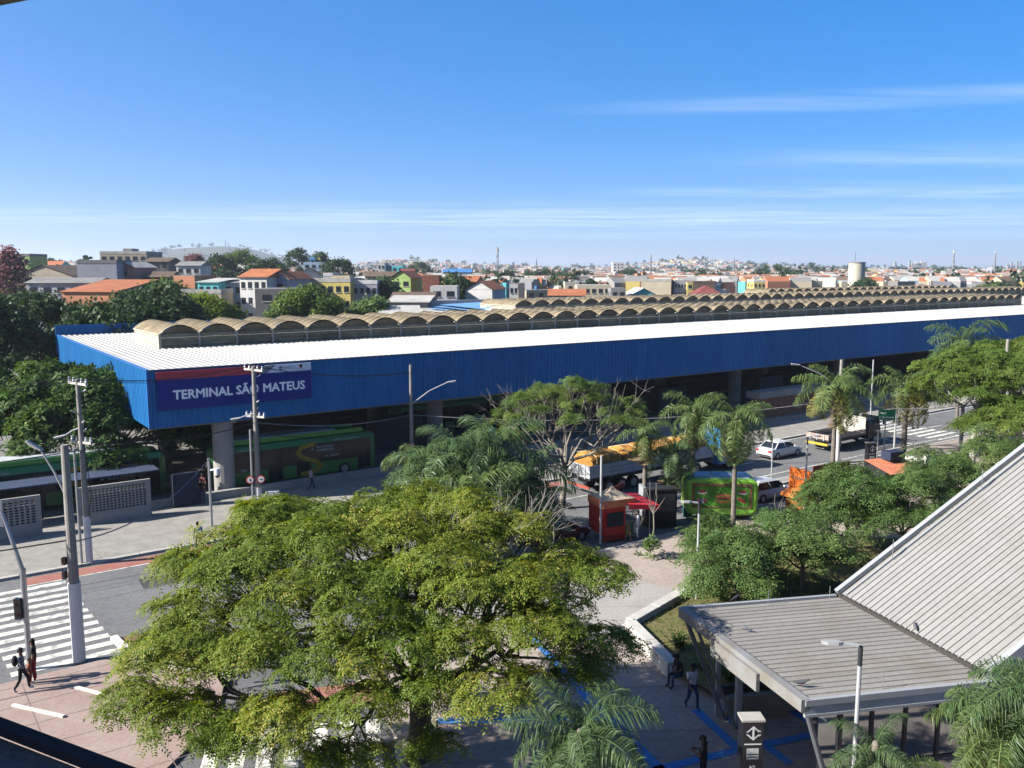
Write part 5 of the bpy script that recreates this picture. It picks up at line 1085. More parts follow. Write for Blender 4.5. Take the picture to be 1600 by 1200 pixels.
# sheds further right
b = W(1452, 752); t = E('small_shed', 'small white walled shed with one weathered yellow side', 'shed', b, R(20)); g = G(); g.bx(-1.6, 1.6, -1.1, 1.1, 0, 2.1); g.build('wall', mat('shed_white', (.5, .49, .47), .8, .15, 1.5), t); g = G(); g.bx(1.605, 1.65, -1.1, 1.1, 0, 2.1); g.build('yellow_side', mat('weathered_yellow', (.50, .33, .05), .85, .3, 3, col2=(.10, .075, .05), lo=.4, hi=.6), t); g = G(); g.bx(-1.7, 1.7, -1.2, -.9, 2.1, 2.35); g.build('parapet', white_m, t); g = G(); g.bx(-1.7, 1.7, -.9, 1.2, 2.1, 2.18); g.build('roof', conc_d, t)
b = W(1390, 768); t = E('market_stall', 'low stall with faded orange tiled awning behind garden trees', 'stall', b, R(22)); g = G(); g.bx(-1.4, 1.4, -.9, .9, 0, 1.9); g.build('body', dark_m, t); g = G(); g.quad((-1.7, -1.6, 1.75), (1.7, -1.6, 1.75), (1.7, .9, 2.3), (-1.7, .9, 2.3)); g.build('awning', mat('awning_faded', (.62, .23, .12), .75, .3, 5), t); g = G(); g.bx(-.2, 1.2, -.1, .8, 2.3, 2.9); g.build('roof_box', mat('box_navy', (.03, .04, .08), .6), t)
# pigeons on the canopy, bicycle by the glass
def pigeon(label, loc, rz, c):
    t = E('pigeon', label, 'bird', loc, rz, 'pigeons on the station roof'); pm_ = mat('pigeon_%.2f' % c, (c, c * 1.02, c * 1.1), .8, .25, 20); g = G(); g.loft([[(x, y * r_ * .8, z + zz2 * r_) for y, zz2 in ((-1, 0), (-.6, .8), (.6, .8), (1, 0), (.5, -.8), (-.5, -.8))] for x, r_, z in ((-.24, .012, .06), (-.16, .03, .07), (-.02, .07, .1), (.09, .065, .13), (.14, .035, .17), (.18, .035, .205), (.215, .012, .2))]); g.build('body', pm_, t, smooth=True)
    g = G(); g.tube([(.21, 0, .2), (.25, 0, .19)], [.01, .004], 5); g.build('beak', dark_m, t); g = G(); g.tube([(.02, .03, 0), (.03, .03, .06)], .006, 4); g.tube([(.02, -.03, 0), (.03, -.03, .06)], .006, 4); g.build('legs', mat('pigeon_leg', (.4, .12, .1), .7), t)
pigeon('dark pigeon on rear edge of the canopy', W(1148, 939, 4.1), R(30), .05); pigeon('grey pigeon in the middle of the canopy roof', W(1164, 986, 4.06), R(170), .25); pigeon('dark pigeon perched at the near corner of the canopy', W(1252, 1071, 4.08), R(-20), .07); pigeon('small bird on the joint between the two station roofs', W(1430, 984, 4.2), R(80), .12)
b = WD(1268, 1178, 23.4); t = E('bicycle', 'bicycle leaning behind the station glass, one wheel showing', 'bicycle', (b.x, b.y + .8, 0), R(15))
for k, x in enumerate((0, 1.05)):
    w_ = E0('wheel', t, (x, 0, .34)); g = G(); g.tube([(.33 * math.cos(a), 0, .33 * math.sin(a)) for a in np.linspace(0, 2 * math.pi, 25)], .02, 6, cap=False); g.build('tyre', rubber, w_); g = G()
    for q in range(8): a = q * math.pi / 4; g.tube([(0, 0, 0), (.32 * math.cos(a), 0, .32 * math.sin(a))], .004, 3)
    g.build('spokes', steel, w_)
g = G()
for a, b_ in (((0, 0, .34), (.38, 0, .35)), ((.38, 0, .35), (.25, 0, .85)), ((0, 0, .34), (.27, 0, .75)), ((.38, 0, .35), (.85, 0, .82)), ((.27, 0, .75), (.85, 0, .82)), ((1.05, 0, .34), (.83, 0, .95))): g.tube([a, b_], .018, 6)
g.build('frame', mat('bike_paint', (.05, .06, .09), .4), t); g = G(); g.bx(.12, .38, -.06, .06, .84, .9); g.build('saddle', rubber, t); g = G(); g.tube([(.83, -.27, .97), (.83, .27, .97)], .014, 6); g.build('handlebar', dark_m, t)

# ================================================================ vehicles
def wheel(par, x, y, r_, wd, out_):
    e = E0('wheel', par, (x, y, r_)); g = G(); g.disc((0, 0, 0), (0, 1, 0), r_, wd, 20); g.build('tyre', rubber, e); g = G(); g.disc((0, out_ * (wd / 2 + .004), 0), (0, 1, 0), r_ * .62, .012, 14); g.build('rim', steel, e)
def car(label, loc, rz, L, Wd, H, paint, kind='sedan'):
    t = E('car', label, 'car', loc, rz); hw = Wd / 2
    def ring(x, zb, zt, w_): return [(x, -w_ * .9, zb), (x, -w_, zb + .16), (x, -w_, (zb + zt) / 2 + .06), (x, -w_ * .93, zt - .04), (x, -w_ * .78, zt), (x, w_ * .78, zt), (x, w_ * .93, zt - .04), (x, w_, (zb + zt) / 2 + .06), (x, w_, zb + .16), (x, w_ * .9, zb)]
    st = [(-.5, .34, .72, .84), (-.485, .24, .86, .93), (-.42, .2, .95, .985), (-.2, .19, .93, 1), (.12, .19, .92, 1), (.2, .19, .92, 1), (.38, .2, .80, .98), (.47, .24, .68, .93), (.5, .34, .55, .84)]
    if kind == 'hatch': st[0] = (-.5, .34, .8, .86); st[1] = (-.485, .24, .95, .95)
    g = G(); g.loft([ring(x * L, zb, zt, w_ * hw) for x, zb, zt, w_ in st]); o = g.build('body', paint, t, smooth=False); bevel(o, .02, 2)
    if kind == 'sedan': cb = [(-.37, .27), (-.25, .08), (-.2, .03)]
    else: cb = [(-.475, .27), (-.38, .08), (-.31, .03)]
    zb = .90; g = G(); rg = []
    for (x0, x1), z, w_ in zip(cb, (zb, H - .1, H), (.92, .76, .58)): rg.append([(x0 * L, -hw * w_, z), (x1 * L, -hw * w_, z), (x1 * L, hw * w_, z), (x0 * L, hw * w_, z)])
    g.loft(rg[:2], cap=False); g.build('windows', glass_dk, t); g = G(); g.loft(rg[1:], 0); g.build('roof', paint, t)
    a, b_ = rg[0], rg[1]
    for i in range(4): g = G(); g.beam(Vector(a[i]) * 1.004, Vector(b_[i]) * 1.004, .07, .07); g.build('pillar', paint, t)
    for sg in (0, 2):
        p, q = (Vector(a[sg]) * .48 + Vector(a[sg + 1]) * .52), (Vector(b_[sg]) * .5 + Vector(b_[sg + 1]) * .5); g = G(); g.beam(p * 1.004, q * 1.004, .08, .05); g.build('pillar', paint, t)
    for x in (-.31, .31):
        for sg in (-1, 1): wheel(t, x * L, sg * (hw - .09), .31, .2, sg)
    for sg in (-1, 1):
        g = G(); g.box((-.493 * L, sg * hw * .72, .74), (.07, .3, .18)); g.build('tail_light', mat('tail_red', (.45, .015, .015), .3), t)
        g = G(); g.box((.468 * L, sg * hw * .70, .61), (.16, .34, .13)); g.build('headlight', lens_m, t)
        g = G(); g.box((.2 * L, sg * (hw + .06), .98), (.12, .16, .12)); g.build('mirror', paint, t)
        g = G(); g.box((.0, sg * (hw + .004), .76), (.16, .02, .03)); g.build('door_handle', dark_m, t)
    g = G(); g.box((-.499 * L, 0, .55), (.03, .42, .13)); g.build('number_plate', mat('plate', (.55, .55, .55), .5), t); g = G(); g.box((-.49 * L, 0, .36), (.1, Wd * .8, .12)); g.build('bumper', dark_m, t)
    return t
car_w = mat('car_white', (.70, .71, .72), .22, .03, 1, spec=.6); car_s = mat('car_silver', (.55, .56, .58), .25, .03, 1, spec=.6); car_r = mat('car_maroon', (.10, .012, .015), .25, .05, 1, spec=.6); car_k = mat('car_black', (.012, .012, .014), .2, .05, 1, spec=.6)
car('white sedan driving along the avenue', S(48.3, -13.6, -.12), UROT, 4.35, 1.72, 1.46, car_w); car('silver white hatchback parked behind the green trailer', S(36.0, -21.9, -.12), UROT - R(4), 4.0, 1.7, 1.5, car_s, 'hatch')
car('dark maroon car parked behind the red stall, half hidden', S(17.8, -20.9, -.12), UROT, 4.2, 1.7, 1.45, car_r, 'hatch')
# battery-electric buses under the roof
bgreen = mat('bus_green', (.025, .20, .04), .35, .08, 1, spec=.55); blime = mat('bus_lime', (.09, .34, .03), .35, .08, 1, spec=.55); bgold = mat('bus_gold', (.42, .28, .03), .4, .1, 2); bglass = mat('bus_glass', (.012, .016, .02), .12, .1, 2, spec=.3); btxt = mat('bus_letter', (.55, .57, .58), .5, .05, 1)
def bus(label, loc, rz, L=12.6, texts=True):
    t = E('bus', label, 'bus', loc, rz); hw, H = 1.27, 3.35
    def rr(x, s_): return [(x, y * s_, z) for y, z in ((-hw, .34), (-hw, 1.2), (-hw, 2.75), (-hw * .93, 3.12), (-hw * .72, H), (hw * .72, H), (hw * .93, 3.12), (hw, 2.75), (hw, 1.2), (hw, .34))]
    rings = []
    for x, s_, zz_ in ((0, .93, 2.9), (.12, .985, 3.2), (.5, 1, 3.35), (L - .7, 1, 3.35), (L - .25, .98, 3.2), (L, .92, 2.85)):
        rings.append([(x, y, min(z, zz_ - (.12 if z > 3.2 else .0)) if z > 2.7 else z) for _, y, z in rr(x, s_)])
    g = G(); g.loft(rings); g.build('body', bgreen, t)
    for sg in (-1, 1):
        g = G(); g.bx(.35, L - .5, min(sg * (hw + .003), sg * (hw + .02)), max(sg * (hw + .003), sg * (hw + .02)), 1.25, 2.72); g.build('window_band', bglass, t)
        for k in range(8): g = G(); x = 1.2 + k * 1.4; g.bx(x, x + .035, min(sg * (hw + .021), sg * (hw + .03)), max(sg * (hw + .021), sg * (hw + .03)), 1.25, 2.72); g.build('window_post', dark_m, t)
        for x in (2.9, L - 2.7): wheel(t, x, sg * (hw - .12), .48, .3, sg)
    for x in (L - 1.55, L - 6.6, 3.8):
        g = G(); g.bx(x, x + 1.1, -hw - .03, -hw - .021, .38, 2.6); d_ = g.build('door', bglass, t); g = G(); g.bx(x + .53, x + .57, -hw - .036, -hw - .031, .38, 2.6); g.build('door_seam', dark_m, d_)
    g = G(); g.bx(L - .06, L + .03, -hw * .82, hw * .82, 1.15, 2.75); g.build('windscreen', bglass, t); g = G(); g.bx(L - .02, L + .06, -.75, .75, 2.78, 3.02); g.build('destination_display', mat('display', (.02, .02, .02), .3), t)
    for sg in (-1, 1): g = G(); g.box((L - .02, sg * .9, .72), (.1, .34, .18)); g.build('headlight', lens_m, t); g = G(); g.box((.02, sg * 1.05, 1.0), (.08, .16, .5)); g.build('tail_light', mat('tail_red', ()), t); g = G(); g.tube([(L, sg * 1.15, 2.6), (L + .3, sg * 1.4, 2.5), (L + .3, sg * 1.4, 2.1)], .05, 6); g.build('mirror', black_m, t)
    g = G(); g.bx(1.0, L - 3.2, -.85, .85, H + .002, H + .28); bevel(g.build('roof_battery', mat('battery_white', (.55, .57, .56), .5), t), .06); g = G(); g.bx(.8, L - 1, -1.02, -.95, H - .1, H + .2); g.bx(.8, L - 1, .95, 1.02, H - .1, H + .2); g.build('roof_fairing', blime, t)
    if texts:
        y = -hw - .04; pts = [(L - 5.2, 2.72), (L - 6.2, 2.55), (L - 6.5, 2.15), (L - 6.0, 1.7), (L - 5.0, 1.35), (L - 4.7, .95), (L - 5.2, .6), (L - 6.2, .5)]
        g = G()
        for (xa_, za), (xb_, zb_) in zip(pts[:-1], pts[1:]):
            d = Vector((xb_ - xa_, 0, zb_ - za)).normalized(); nr = Vector((-d.z, 0, d.x)) * .16; p, q = Vector((xa_, y, za)) - d * .08, Vector((xb_, y, zb_)) + d * .08; g.poly([p + nr, p - nr, q - nr, q + nr])
        g.build('gold_curve', bgold, t)
        for s__, x, z, sz in (('ÔNIBUS 100% ELÉTRICO', L - 3.6, 2.79, .2), ('PROTEÇÃO', L - 5.0, 2.35, .27), ('AMBIENTAL', L - 5.0, 2.08, .27), ('SAÚDE', L - 3.9, 1.6, .24), ('ENERGIA PURA', 1.6, 2.79, .2), ('1553', 1.7, 1.3, .24)): text_mesh('lettering', s__, sz, btxt, t, (x, y, z), (math.pi / 2, 0, 0), bold=.01)
        for x, z in ((L - 5.3, 2.32), (L - 4.2, 1.68)): g = G(); g.bx(x - .12, x + .12, y - .004, y, z - .02, z + .02); g.bx(x - .02, x + .02, y - .005, y - .001, z - .12, z + .12); g.build('plus_mark', btxt, t)
    return t
bus('dark green electric bus with gold curve parked under the terminal roof', S(4.6, 2.9, 0), UROT); bus('green electric bus with its front at terminal corner behind the waiting people', S(-11.0, 4.7, 0), UROT)
bus('green bus half lost in the shade deeper inside the terminal', S(24.5, 12.3, 0), UROT, texts=False)
# lorries
tblue = mat('cab_blue', (.02, .20, .52), .35, .1, 1, spec=.5); slat_m = mat('board_grey', (.50, .52, .55), .6, .12, 2); tarp = mat('tarpaulin', (.46, .22, .045), .7, .2, 1.5, bump=.5, bscale=3)
def bed_sides(t, x0, x1, hw, z0, z1, n, m):
    for sg in (-1, 1):
        for k in range(n):
            a = x0 + (x1 - x0) * k / n; b_ = x0 + (x1 - x0) * (k + 1) / n - .05
            for q in range(3): g = G(); zz0 = z0 + (z1 - z0) * q / 3; g.bx(a, b_, min(sg * hw, sg * (hw - .05)), max(sg * hw, sg * (hw - .05)), zz0, zz0 + (z1 - z0) / 3 - .025); g.build('side_board', m, t)
            g = G(); g.bx(b_ - .04, b_ + .06, min(sg * (hw + .03), sg * (hw - .06)), max(sg * (hw + .03), sg * (hw - .06)), z0 - .1, z1 + .03); g.build('stake', steel_p, t)
    for q in range(3): g = G(); zz0 = z0 + (z1 - z0) * q / 3; g.bx(x0 - .06, x0 - .01, -hw, hw, zz0, zz0 + (z1 - z0) / 3 - .025); g.build('tail_board', m, t)
    for y in (-hw * .6, 0, hw * .6): g = G(); g.bx(x0 - .1, x0 - .062, y - .05, y + .05, z0 - .1, z1); g.build('tail_stake', steel_p, t)
def cab(t, x0, m, hw=1.25, H=3.3, tall=True):
    L = 2.1; g = G(); g.loft([[(x0 + x, y * hw, z) for y, z in ((-1, .55), (-1, H - .5), (-.9, H - .1), (-.75, H), (.75, H), (.9, H - .1), (1, H - .5), (1, .55))] for x in (0, .08)] + [[(x0 + L + dx_, y * hw * .97, z) for (y, z), dx_ in zip(((-1, .55), (-1, H - .9), (-.9, H - .35), (-.75, H - .25), (.75, H - .25), (.9, H - .35), (1, H - .9), (1, .55)), (0, -.12, -.4, -.5, -.5, -.4, -.12, 0))]]); c = g.build('cab', m, t)
    for sg in (-1, 1): g = G(); g.bx(x0 + .8, x0 + 1.75, min(sg * hw, sg * (hw + .012)), max(sg * hw, sg * (hw + .012)), 1.75, 2.5); g.build('side_window', glass_dk, c); g = G(); g.bx(x0 + 1.95, x0 + 2.15, sg * (hw + .25) - .08, sg * (hw + .25) + .08, 1.8, 2.45); g.build('mirror', black_m, c)
    g = G(); g.quad((x0 + L + .005, -hw * .85, 1.65), (x0 + L + .005, hw * .85, 1.65), (x0 + L - .2, hw * .8, 2.5), (x0 + L - .2, -hw * .8, 2.5)); g.build('windscreen', glass_dk, c); g = G(); g.bx(x0 + L - .02, x0 + L + .1, -hw, hw, .4, .85); g.build('bumper', steel_p, c)
t = E('lorry', 'long lorry with blue cab carrying orange tarpaulin covered crates', 'lorry', S(26.0, -13.2, -.12), UROT)
g = G(); g.bx(0, 13.0, -1.25, 1.25, 1.15, 1.3); g.bx(.3, 15.5, -.5, .5, .8, 1.15); g.build('chassis', dark_m, t); bed_sides(t, 0, 12.8, 1.25, 1.32, 2.25, 6, slat_m)
for x in (1.9, 3.1, 4.3, 11.0, 14.9):
    for sg in (-1, 1): wheel(t, x, sg * 1.02, .5, .36, sg)
for x in (11.0,):
    for sg in (-1, 1): g = G(); g.tube([(x + .62 * math.cos(a), sg * 1.05, .5 + .62 * math.sin(a)) for a in np.linspace(0, math.pi, 9)], .05, 5); g.build('mudguard', tblue, t)
cab(t, 13.6, tblue, H=3.45); g = G(); g.bx(-.1, .0, -1.2, 1.2, .55, .7); g.build('rear_bumper', mat('bumper_red', (.45, .08, .05), .5), t)
for k in range(4):
    x = .35 + k * 3.05; pts = []; r_ = random.Random(k)
    rings = []
    for q in range(9):
        xx = x + 2.9 * q / 8; e = .0 if 0 < q < 8 else -.25; rings.append([(xx, y * 1.12, z + (r_.uniform(-.07, .07) + e if z > 1.5 else 0)) for y, z in ((-1, 1.33), (-1.0, 2.2), (-.93, 2.75), (-.5, 2.95), (0, 3.0), (.5, 2.95), (.93, 2.75), (1.0, 2.2), (1, 1.33))])
    g = G(); g.loft(rings, closed=True); bevel(g.build('tarpaulin_load', tarp, t), .05)
    for q in (1, 4, 7): g = G(); g.tube([(x + 2.9 * q / 8, y * 1.16, z + .03) for y, z in ((-1, 1.5), (-1.0, 2.2), (-.93, 2.78), (0, 3.04), (.93, 2.78), (1.0, 2.2), (1, 1.5))], .025, 4); g.build('rope', mat('rope', (.6, .5, .32), .8), t)
t = E('flatbed_truck', 'old flatbed truck with low boards and pale upright rack', 'truck', S(52.8, -14.2, -.12), UROT)
g = G(); g.bx(0, 5.6, -1.15, 1.15, .95, 1.12); g.bx(.2, 8.2, -.45, .45, .6, .95); g.build('chassis', dark_m, t); bed_sides(t, 0, 5.6, 1.15, 1.13, 1.6, 3, mat('board_worn', (.42, .33, .28), .75, .3, 2))
for k in range(9): g = G(); g.bx(5.5, 5.58, -1.15, 1.15, 1.15 + k * .17, 1.28 + k * .17); g.build('rack_slat', mat('rack_cream', (.60, .57, .50), .7), t)
cab(t, 6.1, mat('cab_black', (.02, .022, .025), .35, .1, 1), 1.1, 2.5)
for x in (1.6, 7.3):
    for sg in (-1, 1): wheel(t, x, sg * .95, .46, .3, sg)
g = G(); g.bx(-.12, -.02, -1.1, 1.1, .6, .8); g.build('rear_bumper', mat('bumper_yellow', (.6, .42, .05), .6), t)
# ================================================================ overhead wires
def wire(a, b, sag, r_=.018, m=None, label=None):
    a, b = Vector(a), Vector(b); g = G(); n = 14; g.tube([a.lerp(b, i / n) - Vector((0, 0, 4 * sag * (i / n) * (1 - i / n))) for i in range(n + 1)], r_, 4, cap=False); tag(g.build('overhead_wire', m or wire_m), label, 'wire', 'overhead power and phone wires')
arm = lambda b_, h, k, q=0: Vector((b_.x, b_.y, h)) + (U * .3 - V * .95).normalized() * k + Vector((0, 0, q))
for k, lb in ((-.9, 'rear'), (-.4, 'second'), (.85, 'front')):
    wire(arm(b1, h1, k), arm(b5, h5, k), .5, .016, label='%s top wire strung between the two crossarm poles' % lb); wire(arm(b5, h5, k), arm(b6, h6 - .6, k * .25), .45, .014, label='%s top wire from sign pole to slim lamp pole' % lb); wire(arm(b1, h1, k), S(-42, -9 - k, 9.5), .5, .016, label='%s top wire leaving picture edge over the mango tree' % lb)
wire(arm(b1, h1 * .66, .0), arm(b5, h5 * .62, 0), .5, .03, label='thick low cable slung between the two crossarm poles'); wire(arm(b1, h1 * .62, .2), S(-42, -9, 6.2), .4, .03, label='thick low cable leaving picture edge before the mango tree')
wire(arm(b5, h5 * .62, 0), arm(b6, h6 * .55, 0), .5, .03, wire_l, 'upper slack cable crossing in front of the parked bus'); wire(arm(b5, h5 * .55, .2), arm(b6, h6 * .48, 0), .7, .025, label='lower slack cable crossing in front of the parked bus')
wire(arm(b6, h6 * .55, 0), arm(b7, h7 * .62, 0), 1.0, .03, wire_l, 'upper long cable along the dark terminal opening'); wire(arm(b6, h6 * .48, 0), arm(b7, h7 * .52, 0), 1.2, .028, label='lower long cable along the dark terminal opening')
cb_ = W(331, 822); wire((cb_.x, cb_.y, zat(718, cb_)), (b2.x, b2.y, 5.0), .9, .03, wire_l, 'slack grey cable from camera pole to the stout pole'); wire(arm(b7, h7 * .6, 0), arm(b8, h8 * .55, 0), .8, .028, wire_l, 'cable from white footed pole into the flat-topped trees'); wire((b2.x, b2.y, 5.1), S(-40, -20, 7), .6, .03, label='cable from the stout pole to picture edge')
wire((b2.x, b2.y, h2 - .3), arm(b1, h1 * .6, 0), .4, .02, label='cable from top of stout pole to the cluttered pole')
# ================================================================ people
skin_m = mat('skin', (.30, .165, .105), .6, .06, 8); skin_d = mat('skin_dark', (.14, .075, .048), .6, .06, 8); hair_m = mat('hair', (.012, .010, .009), .6, .2, 20); shoe_w = mat('shoe_white', (.6, .6, .58), .6); shoe_k = mat('shoe_dark', (.03, .03, .03), .6)
def cloth(n, c): return mat('cloth_' + n, c, .85, .12, 5, bump=.2, bscale=14)
def person(label, loc, rz, pose='stand', shirt=None, trousers=None, shoes=None, skin=None, scale=1.0, hair='short', cap=None, extra=None, sleeves='short', group=None):
    """one skinned body; faces coloured by the nearest bone"""
    J = {'pel': (0, 0, .96), 'wai': (0, .0, 1.10), 'che': (0, .01, 1.30), 'nec': (0, .01, 1.47), 'hd0': (.015, 0, 1.55), 'hd1': (.03, 0, 1.63), 'hd2': (.02, 0, 1.71),
         'shl': (0, .17, 1.41), 'shr': (0, -.17, 1.41), 'ell': (-.03, .23, 1.14), 'elr': (-.03, -.23, 1.14), 'wrl': (.06, .24, .90), 'wrr': (.06, -.24, .90),
         'hpl': (0, .10, .92), 'hpr': (0, -.10, .92), 'knl': (.02, .11, .50), 'knr': (.02, -.11, .50), 'anl': (-.02, .11, .09), 'anr': (-.02, -.11, .09), 'tol': (.15, .12, .04), 'tor': (.15, -.12, .04)}
    if pose == 'walk': J.update(knl=(.18, .11, .53), anl=(.20, .11, .12), tol=(.37, .11, .10), knr=(-.05, -.11, .50), anr=(-.28, -.11, .14), tor=(-.16, -.11, .04), ell=(-.13, .23, 1.16), wrl=(-.10, .25, .92), elr=(.06, -.23, 1.15), wrr=(.22, -.22, .98))
    if pose == 'sit':
        for k in ('pel', 'wai', 'che', 'nec', 'hd0', 'hd1', 'hd2', 'shl', 'shr', 'ell', 'elr', 'wrl', 'wrr', 'hpl', 'hpr'): x, y, z = J[k]; J[k] = (x + (.10 if k in ('che', 'nec', 'shl', 'shr') else .16 if k[:2] == 'hd' else 0), y, z - .44)
        J.update(knl=(.44, .13, .5), knr=(.44, -.13, .5), anl=(.42, .13, .09), anr=(.42, -.13, .09), tol=(.58, .14, .04), tor=(.58, -.14, .04), ell=(.12, .25, .74), elr=(.12, -.25, .74), wrl=(.34, .12, .66), wrr=(.34, -.12, .66))
    if pose == 'phone': J.update(ell=(.05, .22, 1.14), wrl=(.27, .12, 1.22), elr=(.05, -.22, 1.14), wrr=(.27, -.10, 1.2), hd1=(.06, 0, 1.62), hd2=(.06, 0, 1.70))
    Ed = [('pel', 'wai'), ('wai', 'che'), ('che', 'nec'), ('nec', 'hd0'), ('hd0', 'hd1'), ('hd1', 'hd2'), ('che', 'shl'), ('shl', 'ell'), ('ell', 'wrl'), ('che', 'shr'), ('shr', 'elr'), ('elr', 'wrr'), ('pel', 'hpl'), ('hpl', 'knl'), ('knl', 'anl'), ('anl', 'tol'), ('pel', 'hpr'), ('hpr', 'knr'), ('knr', 'anr'), ('anr', 'tor')]
    Rd = {'pel': (.15, .12), 'wai': (.135, .11), 'che': (.16, .12), 'nec': (.058, .058), 'hd0': (.07, .08), 'hd1': (.088, .105), 'hd2': (.07, .08), 'sh': (.072, .072), 'el': (.047, .047), 'wr': (.034, .034), 'hp': (.095, .1), 'kn': (.062, .066), 'an': (.045, .05), 'to': (.038, .032)}
    ks = list(J); me = bpy.data.meshes.new('b'); me.from_pydata([J[k] for k in ks], [(ks.index(a), ks.index(b)) for a, b in Ed], []); o = bpy.data.objects.new('b', me); C.objects.link(o)
    o.modifiers.new('s', 'SKIN'); sub = o.modifiers.new('u', 'SUBSURF'); sub.levels = sub.render_levels = 1
    for i, k in enumerate(ks): sv = me.skin_vertices[0].data[i]; sv.radius = Rd.get(k) or Rd[k[:2]]; sv.use_root = (k == 'pel')
    dg = bpy.context.evaluated_depsgraph_get(); bm_ = bpy.data.meshes.new_from_object(o.evaluated_get(dg)); bpy.data.objects.remove(o)
    ms = [skin or skin_m, shirt, trousers, shoes or shoe_k]; bm_.materials.clear()
    for m_ in ms: bm_.materials.append(m_)
    segs = [(np.array(J[a]), np.array(J[b]), a, b) for a, b in Ed]
    def mi(a, b, f):
        if b[:2] == 'hd' or (a == 'nec'): return 0
        if b[:2] == 'el': return 1 if (sleeves == 'long' or f < .75) else 0
        if b[:2] == 'wr': return (1 if f < .88 else 0) if sleeves == 'long' else 0
        if b[:2] == 'to': return 3
        if b[:2] == 'an': return 3 if f > .93 else 2
        if b[:2] in ('kn', 'hp'): return 2
        if a == 'pel': return 2 if f < .25 else 1
        return 1
    for p in bm_.polygons:
        c = np.array(p.center); best = None
        for a, b, ka, kb in segs:
            d = b - a; f = float(np.clip(np.dot(c - a, d) / np.dot(d, d), 0, 1)); dist = np.linalg.norm(c - a - d * f) - (.05 if kb[:2] in ('wa', 'ch') else 0)
            if best is None or dist < best[0]: best = (dist, ka, kb, f)
        p.material_index = mi(*best[1:]); p.use_smooth = True
    t = E('person', label, 'person', loc, rz, group); t.scale = (scale,) * 3; obj('body', bm_, t)
    hc = np.array(J['hd1'])
    g = G(); n0 = len(g.v); g.ell((hc[0] - .018, 0, hc[2] + .035), (.112, .098, .115), 14, 10)
    if hair == 'long': g.loft([[(hc[0] - .05 + .075 * math.cos(a) * s_, .09 * math.sin(a) * s_, z) for a in np.linspace(0, 2 * math.pi, 11)[:-1]] for z, s_ in ((hc[2] + .02, 1.0), (hc[2] - .1, 1.0), (hc[2] - .25, .8))])
    for i, v in enumerate(g.v):
        if hair == 'short' and v[0] > hc[0] + .045 and v[2] < hc[2] + .06: g.v[i] = (hc[0] + .03, v[1] * .9, max(v[2], hc[2] + .05))
    g.build('hair', hair_m, t, smooth=True)
    if cap: g = G(); g.ell((hc[0] + .0, 0, hc[2] + .075), (.115, .105, .075), 14, 8); g.bx(hc[0] + .08, hc[0] + .19, -.07, .07, hc[2] + .06, hc[2] + .075); g.build('cap', cap, t, smooth=True)
    g = G(); g.ell((hc[0] + .095, 0, hc[2] - .01), (.022, .014, .025), 6, 5, 0)
    for sg in (-1, 1): g.ell((hc[0] + .083, sg * .034, hc[2] + .02), (.012, .014, .009), 6, 5, 1); g.ell((hc[0] - .005, sg * .094, hc[2]), (.02, .012, .032), 6, 5, 0)
    g.ell((hc[0] + .085, 0, hc[2] - .055), (.01, .028, .007), 6, 4, 2); g.build('face', [skin or skin_m, hair_m, mat('lips', (.22, .08, .07), .6)], t, smooth=True)
    for sd, el, sg in (('wrl', 'ell', 1), ('wrr', 'elr', -1)):
        wv, ev = Vector(J[sd]), Vector(J[el]); d = (wv - ev).normalized(); s_ = Vector((0, 1, 0)) if abs(d.y) < .8 else Vector((1, 0, 0)); s_ = (s_ - d * s_.dot(d)).normalized(); f_ = Vector((1, 0, 0)); f_ = (f_ - d * f_.dot(d)); f_ = f_.normalized() if f_.length > .2 else s_.cross(d)
        g = G(); pc = wv + d * .045; g.tube([wv - d * .01, pc, wv + d * .09], [.03, .042, .036], 8)
        for k, l in enumerate((.065, .075, .07, .055)): q = wv + d * .085 + f_ * (.03 - .02 * k); g.tube([q, q + d * l * .55 - s_ * sg * .004, q + d * l - s_ * sg * .025], [.0095, .009, .006], 5)
        q = wv + d * .03 + f_ * .035; g.tube([q, q + f_ * .025 + d * .025, q + f_ * .03 + d * .055], [.011, .01, .007], 5); g.build('hand', skin or skin_m, t)
    if extra: extra(t, J)
    return t
jean = cloth('jeans', (.035, .06, .13)); blk = cloth('black', (.012, .012, .014)); wht_c = cloth('white', (.62, .63, .66)); redc = cloth('red', (.30, .02, .03)); gry = cloth('grey', (.22, .23, .25)); pink = cloth('pink', (.50, .25, .25)); pale = cloth('pale', (.55, .48, .42)); orc = cloth('orange', (.45, .16, .06)); nav = cloth('navy', (.02, .03, .08)); strp = mat('cloth_striped', (.06, .07, .10), .85, .1, 3, stretch=(2, 2, 14), col2=(.55, .56, .58), lo=.47, hi=.53)
chk = mat('cloth_checked', (.03, .035, .05), .85, .1, 7, stretch=(2.2, 2.2, 3), col2=(.42, .44, .48), lo=.5, hi=.55)
def backpack(t, J): g = G(); g.ell((-.2, .0, 1.26), (.11, .15, .22), 12, 8); g.build('backpack', cloth('pack', (.02, .02, .025)), t, smooth=True)
def bag(t, J): g = G(); g.bx(.05, .3, .1, .32, .95, 1.2); bevel(g.build('pink_bag', pink, t), .04)
def bottle(t, J): g = G(); g.cyl((.42, 0), .03, .66, .85, 10); g.build('water_bottle', mat('bottle_clear', (.55, .6, .65), .2), t)
def phone(t, J): g = G(); g.box((.37, 0, 1.24), (.02, .08, .15), 0, 0, 0, R(-30)); g.build('phone', black_m, t)
person('man in dark checked shirt with black backpack walking at the corner', W(36, 1081), R(15), 'walk', chk, blk, shoe_w, extra=backpack, sleeves='long', skin=skin_d)
person('woman in black top and dark red trousers beside the signal mast', W(55, 1065), R(200), 'stand', blk, redc, shoe_w, hair='long')
